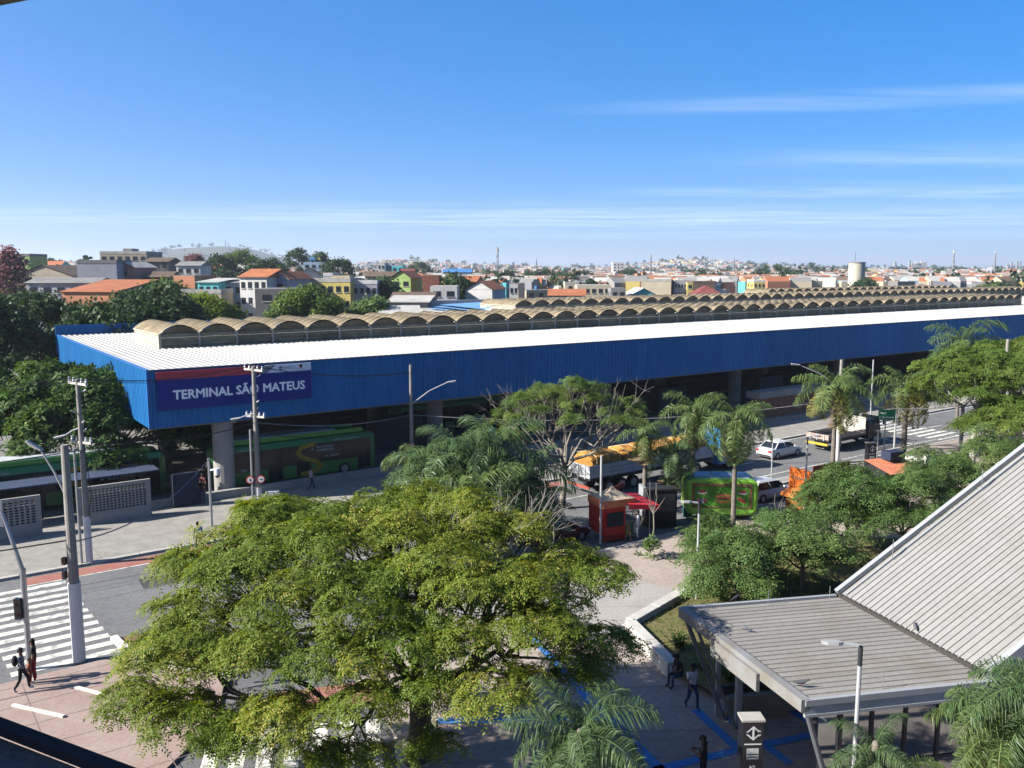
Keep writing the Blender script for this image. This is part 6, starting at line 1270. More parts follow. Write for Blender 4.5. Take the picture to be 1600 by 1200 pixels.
person('small child in red trousers held close by the woman', W(48, 1070), R(10), 'stand', orc, redc, shoe_w, scale=.62)
person('man in black shirt and cap sitting on the garden wall', W(1062, 1071), R(205), 'sit', blk, jean, shoe_k, skin=skin_d, cap=blk, extra=bottle)
person('man in white shirt and jeans walking past the leaning struts', W(1081, 1108), R(-70), 'walk', wht_c, jean, shoe_k, cap=blk, skin=skin_d)
person('person in black seen from behind at bottom edge, holding something white', W(1098, 1232), R(150), 'phone', blk, blk, shoe_k, hair='long', skin=skin_d, extra=phone)
person('man in white jacket standing at the red stall counter', W(996, 842), R(170), 'stand', wht_c, wht_c, shoe_k, skin=skin_d, sleeves='long')
person('woman in pale top walking past the end of the green trailer', W(1163, 808), R(60), 'stand', pale, pale, shoe_k, hair='long')
person('person in white shirt on the pavement just above the big tree', W(311, 862), R(120), 'walk', wht_c, gry, shoe_k)
person('person in striped shirt walking beside the parked bus', W(487, 766), R(30), 'walk', strp, nav, shoe_k)
person('dark clothed person leaning at the low wall by the terminal column', S(2.9, -.6), R(100), 'stand', blk, nav, shoe_k, skin=skin_d)
grp2 = 'passengers waiting by the bus at the terminal corner'
person('woman in pale pink top nearest the bus front', S(-.2, 2.3), R(70), 'stand', pale, jean, shoe_w, hair='long', group=grp2); person('woman in grey top and shorts in the middle of the waiting group', S(1.7, 2.5), R(200), 'stand', gry, skin_m, shoe_w, hair='long', group=grp2)
person('person with pink bag and pale jeans in the waiting group', S(2.5, 2.6), R(190), 'stand', nav, cloth('pale_jeans', (.42, .48, .56)), shoe_w, group=grp2, extra=bag); person('woman in pink shorts standing near the camera pole', S(3.4, .9), R(250), 'stand', cloth('rose', (.28, .08, .08)), pink, shoe_w, hair='long', group=grp2)
person('pedestrian in dark shirt and pale jeans on the far crossing', S(69, -10.6, -.1), R(20), 'walk', blk, cloth('pale_jeans', ()), shoe_k); person('person in yellow shirt under the big tree by the corner kerb', W(376, 1068), R(40), 'walk', cloth('yellow', (.60, .36, .03)), nav, shoe_k)
person('person in red shirt glimpsed through big tree crown on the avenue', W(600, 935), R(20), 'walk', cloth('bright_red', (.55, .03, .03)), nav, shoe_k); person('person in orange shirt behind the big tree trunk', W(643, 1032), R(200), 'stand', orc, jean, shoe_k)
# ================================================================ the city behind
def tz(x, y): return terrain(x, y)
PAL = {'white': (.62, .61, .58), 'cream': (.58, .50, .36), 'yellow': (.62, .50, .16), 'grey': (.26, .255, .25), 'dark grey': (.12, .12, .125), 'lilac grey': (.40, .40, .45), 'pink': (.52, .24, .20), 'salmon': (.50, .22, .13), 'turquoise': (.12, .52, .56), 'pale blue': (.30, .42, .55), 'lime green': (.36, .50, .16), 'orange': (.60, .27, .05), 'brick red': (.26, .10, .065), 'navy': (.02, .045, .17), 'beige': (.42, .36, .27), 'sky blue': (.10, .30, .60), 'brown': (.17, .115, .08), 'bare brick': (.42, .20, .12)}
ROOF = {'terracotta': (.40, .145, .065), 'grey': (.24, .235, .225), 'brown': (.15, .105, .075), 'pale': (.48, .46, .42), 'blue': (.05, .20, .46), 'white': (.66, .65, .63), 'maroon': (.22, .06, .05)}
def wm(c): return mat('wall_' + c.replace(' ', '_'), PAL[c], .88, .13, .35, fine=.1)
def rm(c): return mat('rooftile_' + c, ROOF[c], .85, .2, .5, fine=.16)
pane_me = G().bx(-.5, .5, -.06, .0, -.5, .5).mesh('window', mat('far_glass', (.025, .03, .04), .25, .2, 1)); 
shed_me = G().bx(-.5, .5, -.1, .0, -.5, .5).mesh('window_sill', conc_l)
def roof_geo(g, w_, d_, h, kind, rise, ov=.35, m=0):
    x, y = w_ / 2 + ov, d_ / 2 + ov
    if kind == 'flat':
        g.bx(-w_ / 2, w_ / 2, -d_ / 2, d_ / 2, h + .003, h + .12, m)
    elif kind == 'parapet':
        g.bx(-w_ / 2 - .06, w_ / 2 + .06, -d_ / 2 - .06, -d_ / 2 + .15, h - .1, h + .7, m); g.bx(-w_ / 2 - .06, -w_ / 2 + .15, -d_ / 2 + .15, d_ / 2, h - .1, h + .7, m); g.bx(w_ / 2 - .15, w_ / 2 + .06, -d_ / 2 + .15, d_ / 2, h - .1, h + .7, m)
    elif kind == 'gx':
        g.add([(-x, -y, h - .05), (x, -y, h - .05), (x, 0, h + rise), (-x, 0, h + rise), (-x, y, h - .05), (x, y, h - .05)], [(0, 1, 2, 3), (3, 2, 5, 4), (0, 3, 4), (1, 5, 2)], m)
    elif kind == 'gy':
        g.add([(-x, -y, h - .05), (-x, y, h - .05), (0, y, h + rise), (0, -y, h + rise), (x, -y, h - .05), (x, y, h - .05)], [(0, 3, 2, 1), (3, 4, 5, 2)], m)
        g.add([(-w_ / 2, -d_ / 2, h - .1), (w_ / 2, -d_ / 2, h - .1), (0, -d_ / 2, h + rise - .12)], [(0, 1, 2)], 0 if m else m); g.add([(-w_ / 2, d_ / 2, h - .1), (w_ / 2, d_ / 2, h - .1), (0, d_ / 2, h + rise - .12)], [(0, 2, 1)], 0 if m else m)
    elif kind == 'hip':
        q = min(x, y) * .95; rx_, ry_ = max(x - q, .01), max(y - q, .01); g.add([(-x, -y, h - .05), (x, -y, h - .05), (x, y, h - .05), (-x, y, h - .05), (-rx_, -ry_, h + rise), (rx_, -ry_, h + rise), (rx_, ry_, h + rise), (-rx_, ry_, h + rise)], [(0, 1, 5, 4), (1, 2, 6, 5), (2, 3, 7, 6), (3, 0, 4, 7), (4, 5, 6, 7)], m)
    elif kind == 'shed':
        g.add([(-x, -y, h - .05), (x, -y, h - .05), (x, y, h + rise), (-x, y, h + rise), (-x, -y, h - .15), (x, -y, h - .15)], [(0, 1, 2, 3), (4, 5, 1, 0)], m); g.add([(-w_ / 2, -d_ / 2, h - .15), (-w_ / 2, d_ / 2, h - .15), (-w_ / 2, d_ / 2, h + rise - .1)], [(0, 2, 1)], m)
placed = []
def blk(label, px0, px1, ytop, d, wall, roof='flat', rc='grey', rise=1.4, dep=9, rz=0.0, wins=(2, 3), name='house', cat='house', wside=None, tank=False, low=None, group=None, door=True):
    a, b_ = WD(px0, ytop, d), WD(px1, ytop, d); w_ = (b_ - a).length; c = (a + b_) / 2; yd = c.y + dep / 2; z0 = tz(c.x, c.y) - .3; h = c.z - z0
    if roof in ('gx', 'gy', 'hip', 'shed'): h -= rise
    h = max(h, 2.4); t = E(name, label, cat, (c.x, yd, z0), rz, group)
    g = G(); g.bx(-w_ / 2, w_ / 2, -dep / 2, dep / 2, 0, h); g.build('wall', wm(wall), t)
    g = G(); roof_geo(g, w_, dep, h, roof, rise, .4 if roof != 'parapet' else 0, 1); me = g.mesh('roof', [wm(wall), rm(rc)]); ro = obj('roof', me, t)
    r, n = wins
    for i in range(r):
        for k in range(n):
            zz_ = h - 1.5 - i * 2.9
            if zz_ < .8: continue
            o = obj('window', pane_me, t, (-w_ / 2 + w_ * (k + .5) / n, -dep / 2 - .005, zz_)); ww = min(1.5, w_ / n * .55); o.scale = (ww, 1, 1.15)
            s_ = obj('window_sill', shed_me, t, (-w_ / 2 + w_ * (k + .5) / n, -dep / 2 - .005, zz_ - .66)); s_.scale = (ww * 1.15, 1.3, .12)
    for k in range(max(1, int(dep / 4))):
        if wins[0] and h > 3:
            o = obj('window', pane_me, t, (-w_ / 2 - .005, -dep / 2 + dep * (k + .5) / max(1, int(dep / 4)), h - 1.5)); o.rotation_euler = (0, 0, -math.pi / 2); o.scale = (1.1, 1, 1.1)
    if tank: g = G(); g.cyl((w_ * .2, 0), .75, h + .1, h + 1.25, 12); g.cyl((w_ * .2, 0), .8, h + 1.25, h + 1.35, 12); g.build('water_tank', mat('tank_blue', (.05, .16, .36), .6), ro)
    placed.append((c.x, yd, max(w_, dep) * .62)); return t
# named buildings, left to right
blk('long lilac grey house with small windows above dark trees', 40, 148, 434, 175, 'lilac grey', 'gx', 'grey', 1.0, 9, 0, (1, 5))
blk('wide brown gabled shed behind the lilac house', 22, 118, 414, 215, 'beige', 'gy', 'brown', 2.6, 14, R(-6), (1, 2)); blk('tall grey plain block wall building beside the brown gable', 118, 178, 411, 200, 'lilac grey', 'parapet', 'grey', 0, 12, R(4), (0, 0))
blk('small pink gabled house next to grey block building', 180, 216, 409, 205, 'pink', 'gy', 'pale', 1.3, 9, R(-10), (1, 1)); blk('big concrete block with rooftop box on the skyline', 155, 226, 396, 265, 'beige', 'parapet', 'pale', 0, 14, R(3), (2, 6), name='apartment_block', cat='building'); blk('rooftop box crowning the big concrete block', 192, 206, 389, 268, 'grey', 'flat', 'grey', 0, 5, 0, (1, 1), name='rooftop_box', cat='building')
blk('low warehouse with rust terracotta roof behind trees', 100, 190, 438, 158, 'salmon', 'shed', 'terracotta', 2.0, 14, R(-8), (0, 0), name='warehouse', cat='building'); blk('low grey roofed warehouse behind first skylight', 190, 240, 448, 160, 'beige', 'shed', 'grey', 1.6, 12, 0, (1, 2), name='warehouse', cat='building')
blk('green flat building at far skyline edge', 4, 46, 400, 260, 'lime green', 'parapet', 'grey', 0, 10, 0, (1, 4), name='apartment_block', cat='building'); blk('dark grey house below the concrete block', 226, 262, 402, 250, 'dark grey', 'gx', 'brown', 1.2, 10, 0, (1, 3))
blk('white low house on the slope near the green hill', 275, 312, 408, 240, 'white', 'gx', 'grey', 1.2, 9, 0, (1, 3)); blk('brown roofed house below the slope', 226, 262, 424, 205, 'brown', 'gx', 'brown', 1.3, 9, R(5), (1, 2))
blk('bare salmon brick block without windows', 275, 312, 431, 168, 'salmon', 'flat', 'grey', 0, 8, R(-12), (0, 0)); blk('turquoise upper storey house with white trim', 312, 346, 435, 163, 'turquoise', 'shed', 'pale', .6, 8, R(-8), (1, 3)); blk('pale blue house joined to the turquoise one', 347, 381, 436, 166, 'pale blue', 'shed', 'grey', .6, 8, 0, (2, 2)); blk('cream terraced house under the turquoise one', 282, 345, 458, 158, 'cream', 'parapet', 'pale', 0, 7, 0, (1, 4))
blk('white three storey house with terracotta roof and long window row', 381, 428, 420, 160, 'white', 'gx', 'terracotta', 1.5, 10, R(-14), (3, 4)); blk('grey gable ended house joined to the white terracotta one', 428, 461, 424, 163, 'lilac grey', 'gy', 'terracotta', 1.4, 9, R(-14), (1, 1)); blk('dark open garage storey below the white house', 398, 470, 452, 152, 'dark grey', 'flat', 'grey', 0, 8, 0, (1, 2))
blk('white house with orange roof higher up behind', 462, 494, 418, 215, 'white', 'gy', 'terracotta', 1.6, 9, R(10), (1, 1)); blk('yellow two storey building with small window row', 474, 550, 440, 172, 'yellow', 'parapet', 'pale', 0, 9, R(-4), (2, 6), name='apartment_block', cat='building'); blk('cream box room on top of the yellow building', 518, 546, 431, 178, 'cream', 'flat', 'grey', 0, 5, 0, (1, 1)); blk('pale grey stepped house with parapets right of yellow building', 551, 589, 443, 175, 'lilac grey', 'parapet', 'white', 0, 9, 0, (2, 4))
blk('white block with tower behind the cream box room', 505, 520, 431, 200, 'white', 'parapet', 'white', 0, 8, 0, (2, 2)); blk('white tall narrow block on the skyline', 590, 601, 411, 330, 'white', 'flat', 'grey', 0, 9, 0, (4, 2), name='apartment_block', cat='building'); blk('grey tall narrow block beside white one', 602, 612, 412, 335, 'lilac grey', 'flat', 'grey', 0, 9, 0, (4, 2), name='apartment_block', cat='building'); blk('cyan flat house on the skyline', 612, 630, 415, 330, 'turquoise', 'flat', 'white', 0, 9, 0, (1, 2))
blk('beige low house with brown tile roof', 570, 615, 424, 235, 'beige', 'gx', 'brown', 1.3, 9, 0, (1, 4)); blk('lime green house with orange gable roof and balconies', 617, 648, 423, 205, 'lime green', 'gy', 'terracotta', 1.6, 9, R(-12), (2, 2)); blk('small house with maroon roof behind the lime green one', 626, 645, 420, 260, 'beige', 'gx', 'maroon', 1.3, 8, 0, (1, 1))
blk('windowless brick red house between the palm and the orange roofs', 660, 686, 431, 200, 'brick red', 'flat', 'brown', 0, 8, 0, (0, 0)); blk('orange painted house with terracotta hip roof', 722, 748, 431, 205, 'orange', 'gx', 'terracotta', 1.4, 9, R(-10), (2, 2)); blk('white gabled house with orange tiled roof facing the terminal', 736, 780, 439, 185, 'white', 'gy', 'terracotta', 1.8, 10, R(-16), (0, 0)); blk('white cube house below the brick red one', 672, 714, 448, 180, 'white', 'flat', 'pale', 0, 8, 0, (1, 2)); blk('terracotta roofed house between the white cube and orange house', 684, 716, 437, 215, 'cream', 'hip', 'terracotta', 1.5, 9, 0, (1, 2))
blk('far blue roofed hall on the horizon', 692, 736, 420, 520, 'pale blue', 'gx', 'blue', 2.0, 20, 0, (0, 0), name='warehouse', cat='building'); blk('long grey wall warehouse behind the bus terminal roof', 606, 668, 464, 150, 'grey', 'shed', 'pale', .8, 10, 0, (0, 0), name='warehouse', cat='building'); blk('brown yellow low shop with dark roof behind the terminal', 612, 676, 457, 160, 'beige', 'gx', 'brown', 1.0, 9, 0, (0, 0)); blk('navy blue hall with pale grey roof just behind the skylights', 588, 648, 481, 128, 'navy', 'shed', 'pale', 1.2, 9, R(8), (0, 0), name='warehouse', cat='building')
blk('tiny sky blue house between hill trees', 484, 492, 402, 330, 'sky blue', 'flat', 'grey', 0, 6, 0, (1, 1)); blk('tiny yellow house between hill trees', 493, 500, 403, 331, 'yellow', 'flat', 'grey', 0, 6, 0, (1, 1)); blk('pale low wall house under the hill trees', 474, 506, 410, 320, 'pale blue', 'flat', 'pale', 0, 6, 0, (1, 3))
blk('wide cream apartment hall right of the turquoise gable', 1008, 1054, 439, 300, 'cream', 'parapet', 'pale', 0, 14, R(-10), (0, 0), name='apartment_block', cat='building'); blk('grey windowed end of the cream apartment hall', 1054, 1073, 440, 302, 'lilac grey', 'parapet', 'pale', 0, 12, 0, (3, 4), name='apartment_block', cat='building'); blk('narrow yellow house beside the cream apartments', 1074, 1083, 441, 300, 'yellow', 'flat', 'grey', 0, 10, 0, (2, 1)); blk('brown brick hall right of the cream apartments', 1084, 1118, 442, 300, 'brown', 'parapet', 'brown', 0, 12, 0, (0, 0), name='warehouse', cat='building'); blk('maroon arched roof shed before the brown hall', 1088, 1128, 447, 262, 'brown', 'hip', 'maroon', 2.4, 10, 0, (0, 0), name='warehouse', cat='building')
blk('turquoise gabled house just above the terminal roof', 985, 1022, 450, 230, 'turquoise', 'gy', 'white', 1.8, 10, R(4), (1, 2)); blk('white concrete tower block on the horizon', 958, 975, 411, 850, 'white', 'parapet', 'white', 0, 14, 0, (4, 3), name='tower_block', cat='building'); blk('grey narrow tower house at the near roof edge', 810, 820, 443, 205, 'dark grey', 'flat', 'grey', 0, 7, 0, (0, 0)); blk('white stacked house beside the grey tower house', 796, 809, 444, 206, 'white', 'flat', 'grey', 0, 8, 0, (2, 2)); blk('long low orange tile roofed house above the terminal roof', 860, 916, 452, 215, 'cream', 'gx', 'terracotta', 1.5, 9, R(-5), (1, 4)); blk('cream flat house with tower beside the orange tiles', 902, 954, 446, 235, 'cream', 'flat', 'pale', 0, 10, 0, (2, 5)); blk('grey brick house beside the cream flat house', 955, 978, 451, 225, 'grey', 'flat', 'grey', 0, 8, 0, (1, 2)); blk('yellow rimmed white building far behind the skylights', 1178, 1196, 440, 330, 'yellow', 'parapet', 'white', 0, 10, 0, (1, 3))
blk('white warehouse by the horizon tower', 1480, 1492, 421, 1100, 'white', 'flat', 'white', 0, 20, 0, (0, 0), name='warehouse', cat='building')
# blue and white curved ramp building behind the skylights
t = E('ramp_building', 'white curved wall with blue roof behind the second skylight row', 'building', WD(715, 480, 133)); o_ = t.location.copy(); g = G()
pts = [WD(x, 484, d) for x, d in ((700, 118), (735, 119), (768, 122))]; lo_, hi_ = [], []
for k in range(9):
    f = k / 8; p = WD(690 + 78 * f, 492, 126 + 6 * math.sin(f * 2.2)); hgt = 8.2 + 2.0 * f ** 1.5; lo_.append(Vector((p.x, p.y, 5)) - o_); hi_.append(Vector((p.x, p.y, hgt)) - o_)
for k in range(8): g.quad(lo_[k], lo_[k + 1], hi_[k + 1], hi_[k])
g.build('curved_wall', white_m, t); g = G()
for k in range(8): g.quad(hi_[k], hi_[k + 1], hi_[k + 1] + Vector((-2, 14, .3)), hi_[k] + Vector((-8, 12, .3)))
g.build('roof', mat('ramp_roof_blue', (.16, .33, .58), .5, .15, 1), t); g = G(); a = WD(664, 492, 124); b_ = WD(700, 494, 124); g.quad(Vector((a.x, a.y, 8.0)) - o_, Vector((b_.x, b_.y, 8.0)) - o_, Vector((b_.x + 2, b_.y + 7, 8.6)) - o_, Vector((a.x - 2, a.y + 9, 8.6)) - o_); g.build('blue_lean_to', mat('lean_blue', (.04, .25, .62), .5), t)
# water tower, masts, refinery stacks
b = WD(1337, 455, 330); z0 = tz(b.x, b.y); top = WD(1337, 410, 330).z; t = E('water_tower', 'tall pale cylindrical water tower above the skylights', 'water tower', (b.x, b.y, z0)); g = G(); g.cyl((0, 0), 3.0, -1, top - z0, 32); g.build('shaft', mat('tower_cream', (.56, .53, .42), .85, .06, .3, stretch=(1, 1, .15)), t); g = G(); g.cyl((0, 0), 3.08, top - z0 - .35, top - z0 + .1, 32); g.build('rim', conc_d, t); g = G(); g.cyl((-.8, 0), .06, top - z0, top - z0 + 3.6, 6); g.build('antenna', dark_m, t)
def mast(label, px, yt, d, w0=1.2, lattice=True):
    p = WD(px, yt, d); z0 = tz(p.x, p.y); h = p.z - z0; t = E('radio_mast', label, 'mast', (p.x, p.y, z0)); g = G(); mm = mat('mast_steel', (.30, .31, .33), .6)
    for a in range(3):
        th = a * 2.094; g.tube([(w0 * math.cos(th), w0 * math.sin(th), -.5), (.25 * math.cos(th), .25 * math.sin(th), h)], .13 * d / 400, 5)
    n = int(h / 3)
    for k in range(n):
        f0, f1 = k / n, (k + 1) / n; r0, r1 = w0 + (.25 - w0) * f0, w0 + (.25 - w0) * f1
        for a in range(3): th, t2 = a * 2.094, (a + 1) * 2.094; g.tube([(r0 * math.cos(th), r0 * math.sin(th), h * f0), (r1 * math.cos(t2), r1 * math.sin(t2), h * f1)], .07 * d / 400, 4)
    g.build('lattice', mm, t)
    for k in range(4): a = k * 1.57; g = G(); g.bx(.5 * math.cos(a) - .2, .5 * math.cos(a) + .2, .5 * math.sin(a) - .15, .5 * math.sin(a) + .15, h - 2.6, h - .4); g.build('antenna_panel', lens_m, t)
for lb, px, yt, d in (('tall radio mast standing over the orange house', 777, 386, 420), ('thin mast on the horizon left of the white tower block', 838, 405, 900), ('mast on the horizon right of the white tower block', 1017, 397, 800), ('faint mast on the housing hill', 1102, 402, 1500), ('mast right of the housing hill', 1147, 403, 1000), ('tall mast with crown of antennas right of the water tower', 1491, 390, 600), ('thin mast at the refinery end of horizon', 1556, 391, 800), ('left mast on top of the green hill', 352, 374, 3000), ('right mast on top of the green hill', 357, 379, 3000)): mast(lb, px, yt, d, 1.2 * max(1, d / 800))
for k, (px, yt, w_, kind) in enumerate(((1390, 418, 10, 0), (1398, 410, 6, 1), (1402, 416, 12, 2), (1421, 408, 5, 1), (1427, 411, 8, 0), (1434, 409, 7, 0), (1443, 408, 8, 0), (1452, 420, 8, 0), (1358, 415, 12, 2), (1380, 418, 12, 0), (1574, 413, 4, 1), (1580, 410, 5, 1), (1589, 409, 4, 1), (1594, 409, 4, 1), (1566, 420, 14, 0), (1596, 421, 14, 2))):
    p = WD(px, yt, 2300); z0 = tz(p.x, p.y); w__ = w_ / F * 2300; lb = ('pale silo block of the far refinery, ', 'slender chimney of the far refinery, ', 'blue process hall of the far refinery, ')[kind] + ('second ', 'third ', 'fourth ', 'fifth ', 'sixth ', 'seventh ', 'eighth ', 'ninth ')[k % 8] + ('left of the antenna mast' if px < 1490 else 'at picture edge')
    g = G(); h = p.z - z0
    if kind == 1: g.tube([(0, 0, -2), (0, 0, h)], [w__ / 2, w__ * .4], 12); g.tube([(0, 0, h), (0, 0, h + 1.5)], [w__ * .45, w__ * .45], 12)
    else:
        for q in range(4): g.bx(-w__ / 2 + q * w__ / 4, -w__ / 2 + (q + .85) * w__ / 4, -6, 6, -2, h - (q % 2) * 3)
        g.bx(-w__ / 2, w__ / 2, -5, 5, -2, h * .7)
    tag(g.build('refinery_tower', mat('refinery_%d' % kind, ((.42, .42, .43), (.30, .31, .33), (.16, .28, .50))[kind], .7), None, (p.x, p.y, z0)), lb, 'refinery', 'refinery towers on the horizon')
# rows of ordinary houses: the 240 nearest one by one
rh = random.Random(77); walls = ['white', 'white', 'cream', 'cream', 'lilac grey', 'beige', 'grey', 'pink', 'bare brick', 'salmon', 'yellow', 'pale blue', 'white', 'turquoise']; roofs = [('gx', 'terracotta'), ('gy', 'terracotta'), ('hip', 'terracotta'), ('flat', 'grey'), ('parapet', 'pale'), ('gx', 'grey'), ('gx', 'brown'), ('shed', 'grey'), ('flat', 'pale'), ('gy', 'brown')]
RN = {'gx': 'tiled', 'gy': 'gabled', 'hip': 'hipped', 'flat': 'flat', 'parapet': 'parapeted', 'shed': 'sloping'}
LAND = [(0, 'behind the dark trees'), (150, 'below the concrete block'), (330, 'near the hill trees'), (480, 'behind the yellow building'), (600, 'around the lime green house'), (720, 'behind the orange house'), (860, 'left of the cream apartments'), (1010, 'behind the cream apartments'), (1140, 'left of the water tower'), (1350, 'right of the water tower'), (1490, 'near the picture edge')]
n_ind = 0; tries = 0; used = {}
HM = {}
while n_ind < 215 and tries < 6000:
    tries += 1; d = 225 * (4.1 ** (rh.random() ** .85)); px = rh.uniform(-10, 1610)
    x = (px - 800) / F * d; y = d * 1.0
    if any((x - a) ** 2 + (y - b_) ** 2 < (c + 6.5) ** 2 for a, b_, c in placed): continue
    if px < 240 and d < 240 or px > 780 and d < 265 or px > 1130 and d < 430: continue
    pxp = px; wl_, (rk, rc_) = rh.choice(walls), rh.choice(roofs); w_, dp, st = rh.uniform(6, 10.5), rh.uniform(6, 9), rh.choice((1, 1, 1, 2, 2)); h = 2.9 * st + .5; rise = rh.uniform(1.1, 1.9)
    zone = [n for q, n in LAND if q <= max(px, 0)][-1]; far = 'mid distance' if d < 330 else ('far' if d < 560 else 'very far')
    lb = '%s %s storey %s house with %s %s roof %s' % (far, ('one', 'two', 'three')[st - 1], wl_, rc_, RN[rk], zone); z0 = tz(x, y) - .4
    if lb in used: continue
    used[lb] = 1
    t = E('house', lb, 'house', (x, y, z0), R(rh.uniform(-32, 32)), 'houses ' + zone)
    g = G(); g.bx(-w_ / 2, w_ / 2, -dp / 2, dp / 2, 0, h); g.build('wall', wm(wl_), t); g = G(); roof_geo(g, w_, dp, h, rk, rise, .4 if rk != 'parapet' else 0, 1); obj('roof', g.mesh('roof', [wm(wl_), rm(rc_)]), t)
    if rh.random() < .35: g = G(); q = rh.uniform(-.3, .3) * w_; g.bx(q - 1.1, q + 1.1, -1, 1, h, h + 1.9 + (rise if rk not in ('flat', 'parapet') else 0)); g.build('tank_room', wm(rh.choice(['grey', 'white', 'bare brick'])), t)
    if rh.random() < .4: q = rh.uniform(-.35, .35) * w_; zt_ = h + (rise * .55 if rk not in ('flat', 'parapet') else .1); g = G(); g.cyl((q, .8), .7, zt_, zt_ + 1.2, 10); g.build('water_tank', mat('tank_blue', (.05, .16, .36), .6), t)
    if d < 480:
        nwin = int(w_ / 3)
        for i in range(st):
            for k in range(nwin): o = obj('window', pane_me, t, (-w_ / 2 + w_ * (k + .5) / nwin, -dp / 2 - .005, h - 1.4 - i * 2.9)); o.scale = (1.25, 1, 1.15)
        o = obj('window', pane_me, t, (-w_ / 2 - .005, 0, h - 1.4)); o.rotation_euler = (0, 0, -math.pi / 2); o.scale = (1.3, 1, 1.1)
    placed.append((x, y, max(w_, dp) * .5)); n_ind += 1
# beyond them: thousands of roofs as one mass
Vv, Fv, Cv = [], [], []; cols_w = [PAL[k] for k in walls]; cols_r = [ROOF[k] for k in ('terracotta', 'terracotta', 'grey', 'brown', 'pale', 'grey', 'pale')]
for k in range(20000):
    d = 330 + 3450 * rh.random() ** 1.4; px = rh.uniform(-60, 1660); x, y = (px - 800) / F * d, d
    z = tz(x, y)
    if d < 900 and any((x - a) ** 2 + (y - b_) ** 2 < (c + 5) ** 2 for a, b_, c in placed): continue
    if px > 1130 and d < 350: continue
    if z > 52 and x < -700: continue
    if x < -500 and d > 2200 and z > 24: continue
    gr = math.sin(x * .013 + 2) * math.sin(y * .009 + x * .004)
    if gr > .72 and rh.random() < .8: continue
    s_ = .72 + d / 5000; w_, dp, h = rh.uniform(6, 12) * s_, rh.uniform(6, 10) * s_, rh.choice((3.2, 3.4, 5.8, 6.0, 6.2)); a = rh.uniform(-.5, .5); ca, sa = math.cos(a), math.sin(a); b0 = len(Vv); rise = rh.choice((0.0, 1.6, 1.9, 1.7)); X, Y = w_ / 2, dp / 2
    if d > 900 and rh.random() < .006: h *= 2.0; rise = 0
    for lx, ly, lz in ((-X, -Y, -1), (X, -Y, -1), (X, Y, -1), (-X, Y, -1), (-X, -Y, h), (X, -Y, h), (X, Y, h), (-X, Y, h), (-X, 0, h + rise), (X, 0, h + rise)): Vv.append((x + lx * ca - ly * sa, y + lx * sa + ly * ca, z + lz))
    cw = rh.choice(cols_w); cr = rh.choice(cols_r); v = rh.uniform(.75, 1.15); cw = tuple(c * v * ALB for c in cw); cr = tuple(c * ALB for c in cr); dk = tuple(c * .55 for c in cw)
    Fv += [(b0, b0 + 1, b0 + 5, b0 + 4), (b0 + 1, b0 + 2, b0 + 6, b0 + 5), (b0 + 3, b0, b0 + 4, b0 + 7), (b0 + 4, b0 + 5, b0 + 9, b0 + 8), (b0 + 8, b0 + 9, b0 + 6, b0 + 7), (b0 + 5, b0 + 6, b0 + 9, b0 + 9), (b0 + 7, b0 + 4, b0 + 8, b0 + 8)]; Cv += [cw, cw, cw, cr, cr, cw, cw]
Fv = [f if f[2] != f[3] else f[:3] for f in Fv]
me = bpy.data.meshes.new('distant_houses'); me.from_pydata(Vv, [], Fv); me.materials.append(attrmat('distant_house')); at = me.attributes.new('col', 'FLOAT_COLOR', 'FACE'); at.data.foreach_set('color', np.array([(*c, 1) for c in Cv], np.float32).ravel())
tag(obj('distant_houses', me), 'mass of tiny pale and terracotta roofed houses covering the far hills', 'houses', kind='stuff')
# distant trees
P, Sc, Tn = [], [], []
for k in range(2600):
    d = 300 + 3400 * rh.random() ** 1.3; px = rh.uniform(-60, 1660); x, y = (px - 800) / F * d, d; gr = math.sin(x * .013 + 2) * math.sin(y * .009 + x * .004); z = tz(x, y)
    if px > 1000 and d < 700 and rh.random() < .6: continue
    hillt = x < -600 and d > 2300 and z > 18
    if gr < .35 and rh.random() < .72 and not hillt: continue
    if any((x - a) ** 2 + (y - b_) ** 2 < c * c for a, b_, c in placed): continue
    r_ = rh.uniform(1.6, 3.6) * (1 + d / 2600); hh = rh.uniform(.9, 1.6) * r_
    for q in range(7): P.append((x + rh.gauss(0, r_ * .55), y + rh.gauss(0, r_ * .5), z + hh + abs(rh.gauss(0, r_ * .5)))); Sc.append(r_ * rh.uniform(.6, .95)); Tn.append(rh.uniform(.1, .8))
P = np.array(P); n_ = len(P); a, f, tt = scatter(proto_clump(15, .9, .72, 9), P, rng.normal(0, .4, (n_, 3)) + np.array([0, 0, 1.]), rng.uniform(0, 6, n_), np.array(Sc), np.array(Tn)); tag(obj('distant_trees', arr_mesh('distant_trees', a, f, leafmat('leaf_far', (.018, .042, .016), (.045, .075, .026), (.075, .10, .035), trl=.15), tt)), 'scattered dark green trees between the far houses', 'trees', kind='stuff')
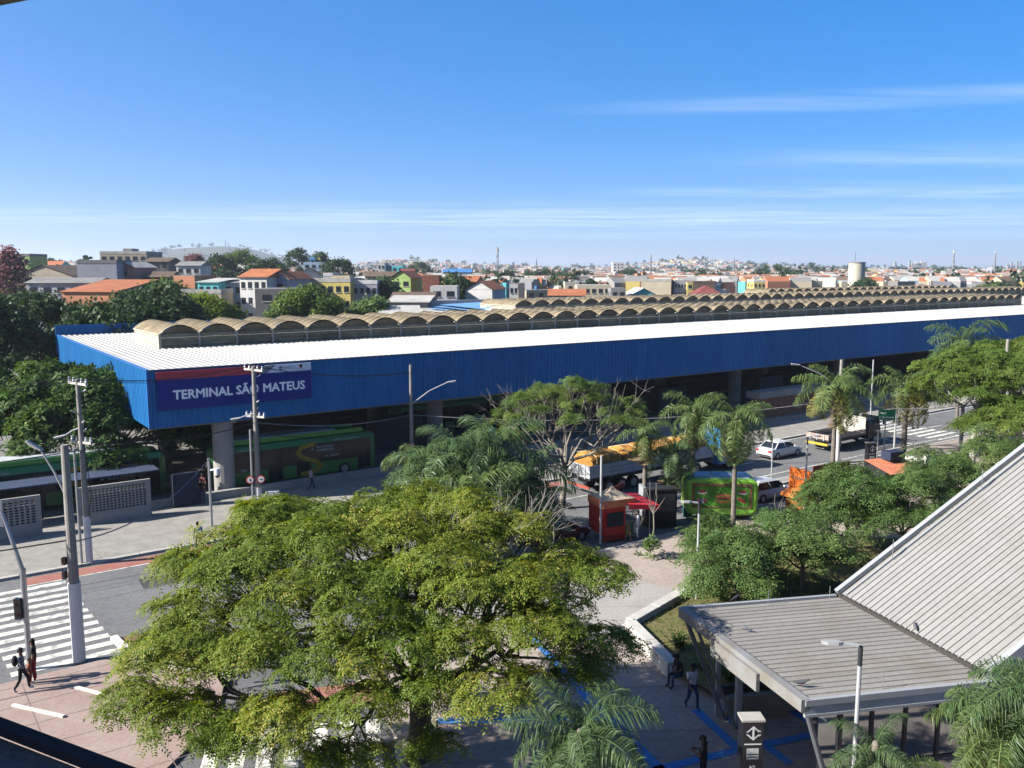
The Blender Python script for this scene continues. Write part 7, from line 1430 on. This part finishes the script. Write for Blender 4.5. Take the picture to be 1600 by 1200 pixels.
# trees one can pick out in the middle distance
def dtree(label, px, ytop, d, r_, seed, lm=lf_dark, n=16, tint=(.1, .7)):
    p = WD(px, ytop, d); z0 = tz(p.x, p.y) - .3; mass_tree(label, p.x, p.y, z0, p.z - z0, r_, seed, lm, tint, n, 'far_tree', 'trees standing out among the houses', 1.8, (1.5, 2.5), .35)
for k, (lb, px, yt, d, r_, lm) in enumerate((('pinkish flowering tree at the edge above dark trees', 12, 394, 180, 2.8, lf_pink), ('small pink tree right of white hill house', 303, 402, 300, 4, lf_pink), ('green tree left of the white terracotta house', 345, 404, 290, 7, lf_dark), ('rounded tree in the middle of the hill grove', 378, 394, 300, 8, lf_gar), ('lower green tree right in the hill grove', 418, 408, 290, 9, lf_dark), ('tall pine like tree on the hill beside tiny blue house', 463, 394, 340, 7, lf_dark), ('small dark tree right of the tiny yellow house', 499, 399, 335, 4, lf_dark), ('dark tree at the end of hill grove', 526, 408, 300, 7, lf_dark), ('olive tree behind the lilac house', 258, 446, 165, 4.5, lf_gar),
        ('dark tree beside the grey stepped house', 600, 443, 180, 3.6, lf_dark), ('round tree between orange house and brick house', 712, 434, 200, 4.2, lf_dark), ('dark wide tree above the second skylight row', 845, 424, 420, 14, lf_dark), ('second dark wide tree above the skylights', 885, 430, 380, 12, lf_dark), ('dark tree left of the cream apartments', 985, 424, 520, 9, lf_dark), ('dark tree behind the brown hall', 1120, 430, 480, 10, lf_dark), ('dark grove tree left of the water tower', 1208, 416, 560, 15, lf_dark), ('dark tree on the horizon ridge', 1262, 413, 900, 18, lf_dark), ('green tree at foot of the water tower', 1352, 440, 320, 4.5, lf_dark), ('yellow green bush above the skylight end', 1545, 450, 260, 6, lf_gar), ('dark tree right of the yellow building', 655, 412, 520, 9, lf_dark), ('dark tree above the white gabled house', 790, 428, 400, 7, lf_dark))):
    dtree(lb, px, yt, d, r_, 200 + k, lm)
# ================================================================ haze
g = G(); g.bx(-9050, 9050, -330, 12050, -6, 150); hz = bpy.data.materials.new('haze'); hz.use_nodes = True; t_ = hz.node_tree; t_.nodes.clear(); o_ = t_.nodes.new('ShaderNodeOutputMaterial'); pv = t_.nodes.new('ShaderNodeVolumePrincipled'); pv.inputs['Color'].default_value = (.60, .69, .80, 1); pv.inputs['Density'].default_value = .00016; pv.inputs['Anisotropy'].default_value = .2
t_.links.new(pv.outputs[0], o_.inputs['Volume']); tag(g.build('haze', hz), 'thin pale blue haze over the distant city', 'haze', kind='stuff')
